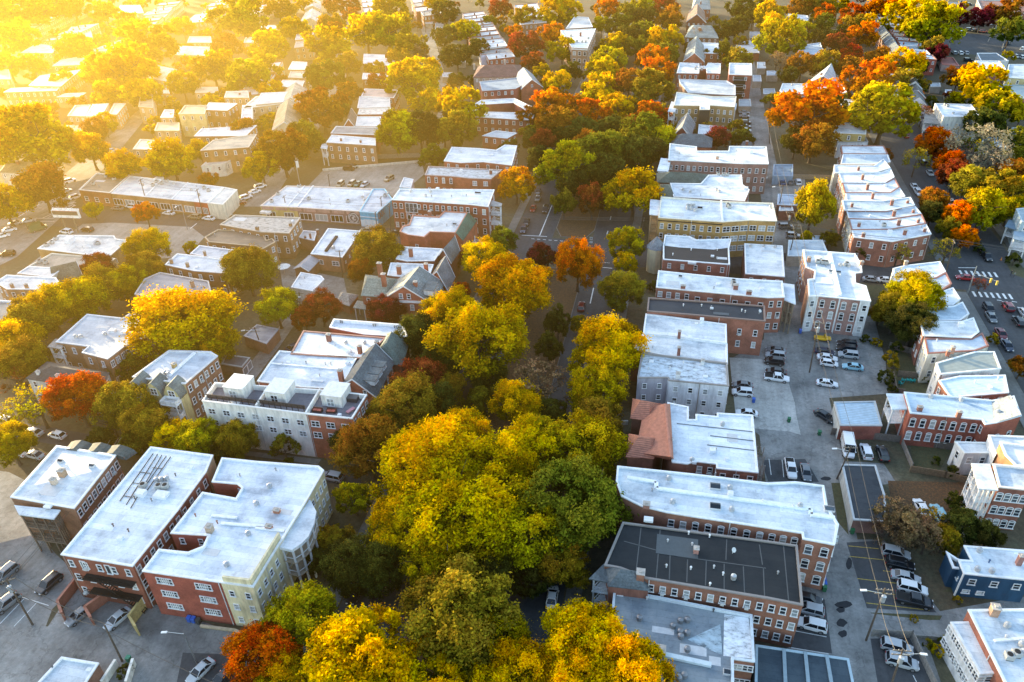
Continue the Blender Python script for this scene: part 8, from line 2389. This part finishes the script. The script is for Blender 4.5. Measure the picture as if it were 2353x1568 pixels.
def person(px, py, face, top, legs, hair, lb):
    p = P(px, py)
    J = dict(pelvis=(0, 0, .93), waist=(0, 0, 1.08), chest=(0, .01, 1.32), neck=(0, .01, 1.5), head=(0, -.02, 1.62), crown=(0, 0, 1.75))
    for s, n_, st in ((-1, 'l', .22), (1, 'r', -.18)):
        J['hip' + n_] = (s * .1, 0, .9)
        J['knee' + n_] = (s * .1, -st * .5, .5)
        J['ankle' + n_] = (s * .1, -st * .9 + .05, .09)
        J['toe' + n_] = (s * .11, -st * .9 - .13, .04)
        J['sh' + n_] = (s * .19, .01, 1.42)
        J['el' + n_] = (s * .25, st * .3, 1.14)
        J['wr' + n_] = (s * .24, st * .8 - .05, .92)
        J['palm' + n_] = (s * .235, st * .9 - .07, .84)
    E_ = [('pelvis', 'waist'), ('waist', 'chest'), ('chest', 'neck'), ('neck', 'head'), ('head', 'crown')]
    for n_ in 'lr':
        E_ += [('pelvis', 'hip' + n_), ('hip' + n_, 'knee' + n_), ('knee' + n_, 'ankle' + n_), ('ankle' + n_, 'toe' + n_), ('chest', 'sh' + n_), ('sh' + n_, 'el' + n_), ('el' + n_, 'wr' + n_), ('wr' + n_, 'palm' + n_)]
    R_ = dict(pelvis=.15, waist=.135, chest=.15, neck=.058, head=.1, crown=.075, hip=.095, knee=.062, ankle=.045, toe=.036, sh=.07, el=.046, wr=.032, palm=.04)
    names = list(J)
    me = bpy.data.meshes.new('person')
    me.from_pydata([J[k] for k in names], [(names.index(a), names.index(b)) for a, b in E_], [])
    o = bpy.data.objects.new('person', me)
    C.objects.link(o)
    sk = o.modifiers.new('Skin', 'SKIN')
    for i, k in enumerate(names):
        v = R_.get(k, R_.get(k[:-1]))
        me.skin_vertices[0].data[i].radius = (v, v * (.75 if k in ('chest', 'waist', 'pelvis') else 1))
    me.skin_vertices[0].data[0].use_root = True
    o.modifiers.new('Subdivision', 'SUBSURF').levels = 1
    dg = bpy.context.evaluated_depsgraph_get()
    nm = bpy.data.meshes.new_from_object(o.evaluated_get(dg))
    o.modifiers.clear()
    o.data = nm
    mats = [m_plain('cloth_' + str(px), top, .8), m_plain('trousers_' + str(px), legs, .8), m_plain('skin', (.35, .2, .14), .5), m_plain('hair_' + str(px), hair, .7)]
    nm.materials.clear()
    for m in mats:
        nm.materials.append(m)
    for f in nm.polygons:
        c = f.center
        f.use_smooth = True
        f.material_index = 3 if c.z > 1.66 or (c.z > 1.56 and c.y > .02) else 2 if c.z > 1.47 or (abs(c.x) > .2 and c.z < .96) else 1 if c.z < .95 else 0
    o.location = (p.x, p.y, .02)
    o.rotation_euler = (0, 0, face)
    tag(o, lb, 'person')


person(2322, 634, .5, (.015, .016, .022), (.02, .022, .03), (.02, .015, .01), 'pedestrian in dark jacket on the pavement by the right crossing')
person(2329, 638, .4, (.22, .23, .20), (.03, .03, .04), (.05, .03, .02), 'pedestrian in pale grey top on the pavement by the right crossing')
for x, y, lb in ((2272, 596, 'orange traffic cone by the parked black pickup'), (2300, 598, 'orange traffic cone on the pavement right of the parked black pickup')):
    p = P(x, y)
    r = tag(empty('traffic_cone', (p.x, p.y, .02)), lb, 'cone')
    mb = MB()
    mb.box((0, 0, .03), (.5, .5, .06))
    mb.build('base', 'obj', r, (.5, .15, .03))
    mb = MB()
    mb.tube((0, 0, .06), (0, 0, .95), .2, .05, 10)
    mb.build('cone', 'obj', r, (.7, .25, .06))
r = building('hedge_planter', 'tall clipped green hedge between two white walls at the bottom edge', [(272, 1560), (292, 1562), (308, 1525), (272, 1522)], 1.6, 'paint', (.02, .035, .01), (.03, .05, .012), 'roof', para=0, win=None, cat='hedge') if False else None
t = tree(286, 1545, 14, 'DG', 'h', note='clipped hedge tree between the two white walls at the bottom edge')

# ------------------------------------------------------------------ cars
K = car
for a in ((2059, 1270, -8, 'suv', 'silver'), (2068, 1295, -8, 'suv', 'black'), (2082, 1325, -8, 'sedan', 'silver'), (2097, 1351, -8, 'suv', 'white'), (2101, 1379, -8, 'pickup', 'black'), (1856, 1374, -8, 'sedan', 'black'), (1859, 1400, 172, 'suv', 'silver'), (1865, 1435, 172, 'suv', 'white'), (2061, 1486, -8, 'suv', 'silver'), (2073, 1520, -8, 'suv', 'silver'),
          (1783, 804, 176, 'sedan', 'grey'), (1782, 816, 176, 'suv', 'silver'), (1779, 830, 176, 'suv', 'black'), (1783, 853, 176, 'sedan', 'black'), (1785, 868, -4, 'pickup', 'white'), (1706, 884, 180, 'sedan', 'grey'), (1706, 901, 180, 'suv', 'white'), (1716, 948, 180, 'sedan', 'white'), (1890, 777, 0, 'jeep', 'yellow'), (1895, 807, -6, 'sedan', 'navy'), (1901, 821, -6, 'sedan', 'white'), (1905, 834, -6, 'hatch', 'white'), (1946, 790, 176, 'suv', 'black'), (1945, 801, 176, 'suv', 'black'), (1950, 815, 176, 'suv', 'silver'), (1960, 842, 176, 'sedan', 'lightblue'), (1901, 880, -6, 'sedan', 'white'), (1895, 955, -46, 'sedan', 'black'), (1948, 1030, 268, 'van', 'white'), (1990, 1037, 92, 'suv', 'white'), (2028, 1042, 92, 'suv', 'black'), (1817, 1076, 272, 'pickup', 'white'), (1852, 1084, 272, 'sedan', 'grey'), (2118, 1166, 100, 'sedan', 'white'), (2157, 1180, 100, 'suv', 'lightblue'),
          (2003, 641, -4, 'sedan', 'silver'), (2037, 643, -4, 'sedan', 'white'), (2218, 637, 178, 'sedan', 'red'), (2251, 568, 272, 'suv', 'black'), (2267, 589, 272, 'pickup', 'black'), (2316, 704, 92, 'suv', 'maroon'), (2272, 709, 272, 'suv', 'black'), (2278, 728, 272, 'sedan', 'grey'), (2341, 738, 92, 'suv', 'black'), (2352, 716, 92, 'sedan', 'silver'), (2301, 766, 272, 'sedan', 'maroon'), (2315, 793, 272, 'sedan', 'navy'), (2137, 397, 272, 'sedan', 'silver'), (2101, 428, 272, 'sedan', 'white'), (2110, 442, 272, 'suv', 'white'), (2173, 453, 272, 'sedan', 'white'), (2186, 467, 272, 'suv', 'white'), (1798, 418, 92, 'suv', 'blue'), (1816, 417, 92, 'suv', 'grey'), (1834, 418, 92, 'suv', 'white'), (1806, 520, 10, 'suv', 'grey'), (1822, 541, 0, 'suv', 'silver'),
          (1225, 478, 272, 'sedan', 'red'), (1253, 481, 272, 'suv', 'black'), (1203, 527, 272, 'suv', 'navy'), (1210, 510, 272, 'sedan', 'black'), (1236, 455, 272, 'sedan', 'grey'), (1237, 440, 272, 'sedan', 'black'), (1336, 704, 92, 'suv', 'maroon'), (1399, 734, 92, 'suv', 'silver'), (1002, 955, 272, 'suv', 'black'), (1026, 914, 272, 'pickup', 'white'), (1038, 880, 272, 'suv', 'orange'), (1039, 965, 272, 'sedan', 'silver'), (763, 1095, 174, 'suv', 'silver'), (676, 796, 60, 'sedan', 'navy'), (1269, 1371, 92, 'sedan', 'white'), (814, 1361, 272, 'sedan', 'black'), (866, 1366, 272, 'sedan', 'navy'),
          (112, 1341, 258, 'suv', 'black'), (12, 1318, 258, 'suv', 'grey'), (14, 1386, 252, 'suv', 'grey'), (182, 1412, 248, 'sedan', 'grey'), (270, 1421, 250, 'sedan', 'silver'), (460, 1541, 250, 'sedan', 'silver'), (512, 1556, 250, 'sedan', 'black'), (77, 992, 172, 'sedan', 'silver'), (131, 999, 172, 'hatch', 'white'), (78, 1044, 172, 'sedan', 'silver'), (40, 1038, 172, 'sedan', 'white'), (10, 966, 172, 'suv', 'white'), (245, 1013, 172, 'sedan', 'black'),
          (843, 528, 174, 'sedan', 'tan'), (909, 534, 174, 'sedan', 'black'), (782, 423, 268, 'suv', 'tan'), (808, 422, 262, 'suv', 'tan'), (823, 422, 262, 'sedan', 'green'), (838, 423, 258, 'sedan', 'silver'), (894, 410, 250, 'suv', 'tan'), (802, 387, 0, 'suv', 'black'), (812, 381, 0, 'sedan', 'black'), (174, 452, 60, 'suv', 'white'), (135, 436, 60, 'sedan', 'white'), (151, 438, 60, 'sedan', 'silver'), (160, 415, 60, 'suv', 'white'), (110, 453, 60, 'sedan', 'silver'), (65, 506, 40, 'sedan', 'silver'), (35, 512, 40, 'sedan', 'silver'), (21, 527, 40, 'sedan', 'white'), (5, 541, 40, 'sedan', 'white'), (270, 478, 174, 'sedan', 'grey'), (302, 474, 174, 'suv', 'white'), (387, 489, 174, 'sedan', 'white'), (447, 498, 174, 'suv', 'tan'), (479, 501, 174, 'sedan', 'white'), (200, 527, 172, 'suv', 'black'), (152, 532, 172, 'suv', 'white'), (17, 583, 200, 'suv', 'black'), (88, 525, 60, 'van', 'green'), (565, 453, 50, 'suv', 'white'), (550, 466, 50, 'sedan', 'maroon'), (585, 440, 50, 'sedan', 'white'), (598, 428, 50, 'suv', 'white'),
          (1711, 258, 0, 'sedan', 'silver'), (1711, 266, 0, 'sedan', 'silver'), (1714, 281, 0, 'suv', 'navy'), (1714, 290, 0, 'sedan', 'grey'), (1714, 300, 0, 'suv', 'silver'), (1718, 314, 0, 'sedan', 'white'), (1434, 316, 92, 'sedan', 'white'), (1471, 252, 272, 'suv', 'black'), (1512, 62, 272, 'sedan', 'white'), (2193, 122, 92, 'suv', 'grey'), (2207, 122, 92, 'suv', 'white'), (2220, 122, 92, 'suv', 'silver'), (2212, 75, 0, 'suv', 'white'), (2242, 71, 0, 'suv', 'black'), (2260, 72, 0, 'suv', 'red'), (2286, 64, 60, 'sedan', 'silver'), (2182, 75, 0, 'sedan', 'grey'), (2228, 68, 0, 'suv', 'silver'), (2332, 129, 100, 'suv', 'white'), (2347, 131, 100, 'suv', 'silver'), (2082, 311, 92, 'sedan', 'red'), (2122, 373, 92, 'suv', 'navy'), (2292, 306, 0, 'sedan', 'black'), (2225, 138, 0, 'suv', 'black'), (345, 331, 52, 'sedan', 'white'), (258, 345, 52, 'sedan', 'white'), (246, 352, 52, 'suv', 'white'), (1860, 345, 0, 'sedan', 'silver'), (2316, 100, 60, 'suv', 'navy'), (1385, 105 + 30, 272, 'sedan', 'white'), (1362, 140, 92, 'sedan', 'black'), (766, 232 - 8, 90, 'sedan', 'white'), (2350, 112, 60, 'suv', 'white'), (2213, 6, 0, 'suv', 'navy'), (2226, 10, 0, 'suv', 'black')):
    car(*a)
# ------------------------------------------------------------------ labels that single out each tree and car
LAND = [l for l in LAND if -30 < l[1] < 2390 and -30 < l[2] < 1600]


def relation(x, y, exclude=()):
    best = None
    for ph, lx, ly in LAND:
        d = math.hypot(x - lx, (y - ly) * 1.25)
        if best is None or d < best[0]:
            best = (d, ph, lx, ly)
    d, ph, lx, ly = best
    dx, dy = x - lx, (y - ly) * 1.25
    if d < 12:
        return 'beside', ph
    if abs(dx) > abs(dy):
        return ('right of' if dx > 0 else 'left of'), ph
    return ('in front of' if dy > 0 else 'behind'), ph


def ordinal(k, n):
    if k == 0:
        return 'the leftmost'
    if k == n - 1:
        return 'the rightmost'
    return ORD[k] + ' from left'


def give_labels(rows_, cat):
    groups = {}
    for o, x, y, base, g in rows_:
        rel, ph = relation(x, y)
        groups.setdefault(f'{base} {rel} {ph}', []).append((x, y, o, g))
    for key, lst in groups.items():
        lst.sort(key=lambda t: t[0])
        for k, (x, y, o, g) in enumerate(lst):
            lab = key if len(lst) == 1 else f'{key}, {ordinal(k, len(lst))}'
            tag(o, lab, cat if o.name[:5] != 'shrub' else 'shrub', g)


# the smallest far crowns read as one mass: one object
def merge_far(lst):
    vs, tint, leafa, mi = [], [], [], []
    for t, *_ in lst:
        o = [c for c in t.children if c.name.startswith('crown')][0]
        me = o.data
        n = len(me.vertices)
        v = np.empty(n * 3, np.float32)
        me.vertices.foreach_get('co', v)
        a = np.ones(n * 4, np.float32)
        me.attributes['leaf'].data.foreach_get('color', a)
        x, y, z = t.location
        hc = o.location.z
        w0, w1 = .05 * o.scale[0], .03 * o.scale[0]
        k = [(1, 0), (0, 1), (-1, 0), (0, -1)]
        tr = [(x + q[0] * w, y + q[1] * w, h) for i_ in range(4) for q, w, h in ((k[i_], w0, -.1), (k[(i_ + 1) % 4], w0, -.1), (k[(i_ + 1) % 4], w1, hc), (k[i_], w1, hc))]
        vs += [v.reshape(-1, 3) * np.array(o.scale) + np.array(o.location) + np.array(t.location), np.array(tr)]
        mi += [0] * (n // 4) + [1] * 4
        tint.append(np.tile(np.array([*o.color[:3], 1], np.float32), (n + 16, 1)))
        leafa += [a, np.ones(64, np.float32)]
    v = np.concatenate(vs).astype(np.float32)
    n = len(v)
    me = bpy.data.meshes.new('distant_trees')
    me.vertices.add(n)
    me.vertices.foreach_set('co', v.ravel())
    me.loops.add(n)
    me.loops.foreach_set('vertex_index', np.arange(n, dtype=np.int32))
    me.polygons.add(n // 4)
    me.polygons.foreach_set('loop_start', np.arange(0, n, 4, dtype=np.int32))
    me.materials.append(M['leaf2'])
    me.materials.append(M['bark'])
    me.polygons.foreach_set('material_index', np.array(mi, np.int32))
    me.update(calc_edges=True)
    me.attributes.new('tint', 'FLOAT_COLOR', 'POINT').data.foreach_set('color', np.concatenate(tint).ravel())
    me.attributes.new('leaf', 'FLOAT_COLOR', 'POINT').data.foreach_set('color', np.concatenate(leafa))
    o = put('distant_trees', me)
    o['kind'] = 'stuff'
    o['label'] = 'mass of small autumn trees filling gaps between the far houses'
    o['category'] = 'trees'
    for t, *_ in lst:
        for c in list(t.children):
            bpy.data.objects.remove(c)
        bpy.data.objects.remove(t)


TREES.sort(key=lambda t: (0 if t[0].location.y < 215 else 1, -t[3] / (t[0].location - Vector((0, 0, H))).length))
NKEEP = 285
merge_far([t for t in TREES[NKEEP:]])
TREES = TREES[:NKEEP]
rows_ = []
for t, x, y, rm, col, kind, note in TREES:
    if t.get('label'):
        continue
    if note and note != 'fill':
        tag(t, note, 'hedge')
        continue
    size = 'small ' if rm < 3.0 else 'big ' if rm > 6.4 else ''
    shape = 'conical ' if kind == 'c' else 'rounded ' if kind == 'h' else 'sparse ' if kind == 'b' else ''
    w = TWORD[col] if kind != 'b' else TWORD[col].replace(', half bare', '')
    rows_.append((t, x, y, f"{size}{shape}{w} {'shrub' if rm < 1.7 else 'tree'}", 'autumn trees of the district' if rm >= 1.7 else 'shrubs of the yards'))
give_labels(rows_, 'tree')
KW = dict(sedan='sedan', suv='sport utility car', hatch='hatchback', pickup='pickup truck', van='camper van', jeep='open off-road car')
give_labels([(o, x, y, f"{'dark green' if c == 'green' else 'light blue' if c == 'lightblue' else 'dark blue' if c == 'navy' else c} {KW[k]} parked", 'cars parked in the streets and lots') for o, x, y, k, c, nt in CARS], 'car')
for lane in [o for o in C.objects if o.name.split('.')[0] == 'lane_garage' and o.parent is None]:
    q = proj((lane.location.x, lane.location.y, 2))
    rel, ph = relation(q[0], q[1])
    lane['label'] = f"{lane['label']} {rel} {ph}"
seen = {}
for o in C.objects:
    if o.parent is None and o.get('label'):
        seen.setdefault(o['label'], []).append(o)
for lb, os_ in seen.items():
    if len(os_) > 1 and not os_[0].name.startswith('overhead_wire'):
        os_.sort(key=lambda o: proj(o.location)[0])
        for k, o in enumerate(os_):
            o['label'] = f"{lb}, {ordinal(k, len(os_))}"
for o in C.objects:
    if '_o' in o.keys():
        del o['_o']

# ------------------------------------------------------------------ camera
cam = bpy.data.cameras.new('camera')
co = bpy.data.objects.new('camera', cam)
C.objects.link(co)
bpy.context.scene.camera = co
cam.sensor_fit = 'HORIZONTAL'
cam.sensor_width = 36.0
cam.lens = 36.0 * F / 2353.0
cam.clip_start = 1.0
cam.clip_end = 9000.0
m = Matrix(((ROT[0][0], -ROT[1][0], -ROT[2][0]), (ROT[0][1], -ROT[1][1], -ROT[2][1]), (ROT[0][2], -ROT[1][2], -ROT[2][2])))
co.matrix_world = Matrix.Translation((0, 0, H)) @ m.to_4x4()

# ------------------------------------------------------------------ daylight: low warm sun from the upper left
SUN_EL, SUN_AZ = rad(10.0), rad(-60.0)         # azimuth from +Y towards +X
sd = Vector((math.sin(SUN_AZ) * math.cos(SUN_EL), math.cos(SUN_AZ) * math.cos(SUN_EL), math.sin(SUN_EL)))
w = bpy.data.worlds.new('World')
bpy.context.scene.world = w
w.use_nodes = True
nt = w.node_tree
sky = nt.nodes.new('ShaderNodeTexSky')
sky.sky_type = 'NISHITA'
sky.sun_disc = False
sky.sun_elevation = SUN_EL
sky.sun_rotation = SUN_AZ
sky.air_density = 1.0
sky.dust_density = 1.2
bg = nt.nodes['Background']
bg.inputs['Strength'].default_value = SKY_S
nt.links.new(sky.outputs[0], bg.inputs[0])
L = bpy.data.lights.new('sun', 'SUN')
L.energy = SUN_S
L.angle = rad(0.6)
L.color = (1.0, 0.80, 0.46)
lo = bpy.data.objects.new('sun', L)
C.objects.link(lo)
lo.location = (0, 0, 200)
lo.rotation_euler = (-sd).to_track_quat('-Z', 'Y').to_euler()

# golden sun glow put in as self-emitting haze volumes, with faint scatter
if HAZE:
    def haze(name, lb, c, r, dens, colr, g):  # added volume that emits the golden glow itself
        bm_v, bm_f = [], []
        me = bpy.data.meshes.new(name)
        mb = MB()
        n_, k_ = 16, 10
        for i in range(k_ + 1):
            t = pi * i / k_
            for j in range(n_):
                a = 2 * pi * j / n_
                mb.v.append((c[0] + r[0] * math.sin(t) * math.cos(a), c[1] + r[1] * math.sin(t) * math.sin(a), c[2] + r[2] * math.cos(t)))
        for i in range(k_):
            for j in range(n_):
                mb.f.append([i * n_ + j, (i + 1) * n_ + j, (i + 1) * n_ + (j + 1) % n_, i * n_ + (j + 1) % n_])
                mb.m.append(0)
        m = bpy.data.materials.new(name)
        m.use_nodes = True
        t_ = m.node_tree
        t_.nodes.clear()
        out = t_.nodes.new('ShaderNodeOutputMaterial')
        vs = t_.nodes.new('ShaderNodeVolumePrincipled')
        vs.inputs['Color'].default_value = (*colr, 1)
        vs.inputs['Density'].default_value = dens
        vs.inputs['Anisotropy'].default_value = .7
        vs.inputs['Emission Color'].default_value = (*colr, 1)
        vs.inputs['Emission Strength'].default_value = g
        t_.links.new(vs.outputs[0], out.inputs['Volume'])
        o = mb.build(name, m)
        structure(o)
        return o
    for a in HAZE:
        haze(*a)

sc = bpy.context.scene
sc.render.engine = 'CYCLES'
sc.view_settings.view_transform = 'Standard'
sc.view_settings.look = 'None'
sc.view_settings.exposure = 0
cy = sc.cycles
cy.use_denoising = True
cy.max_bounces = 6
cy.diffuse_bounces = 3
cy.glossy_bounces = 2
cy.transmission_bounces = 3
cy.transparent_max_bounces = 4
cy.volume_bounces = 0
cy.sample_clamp_indirect = 4
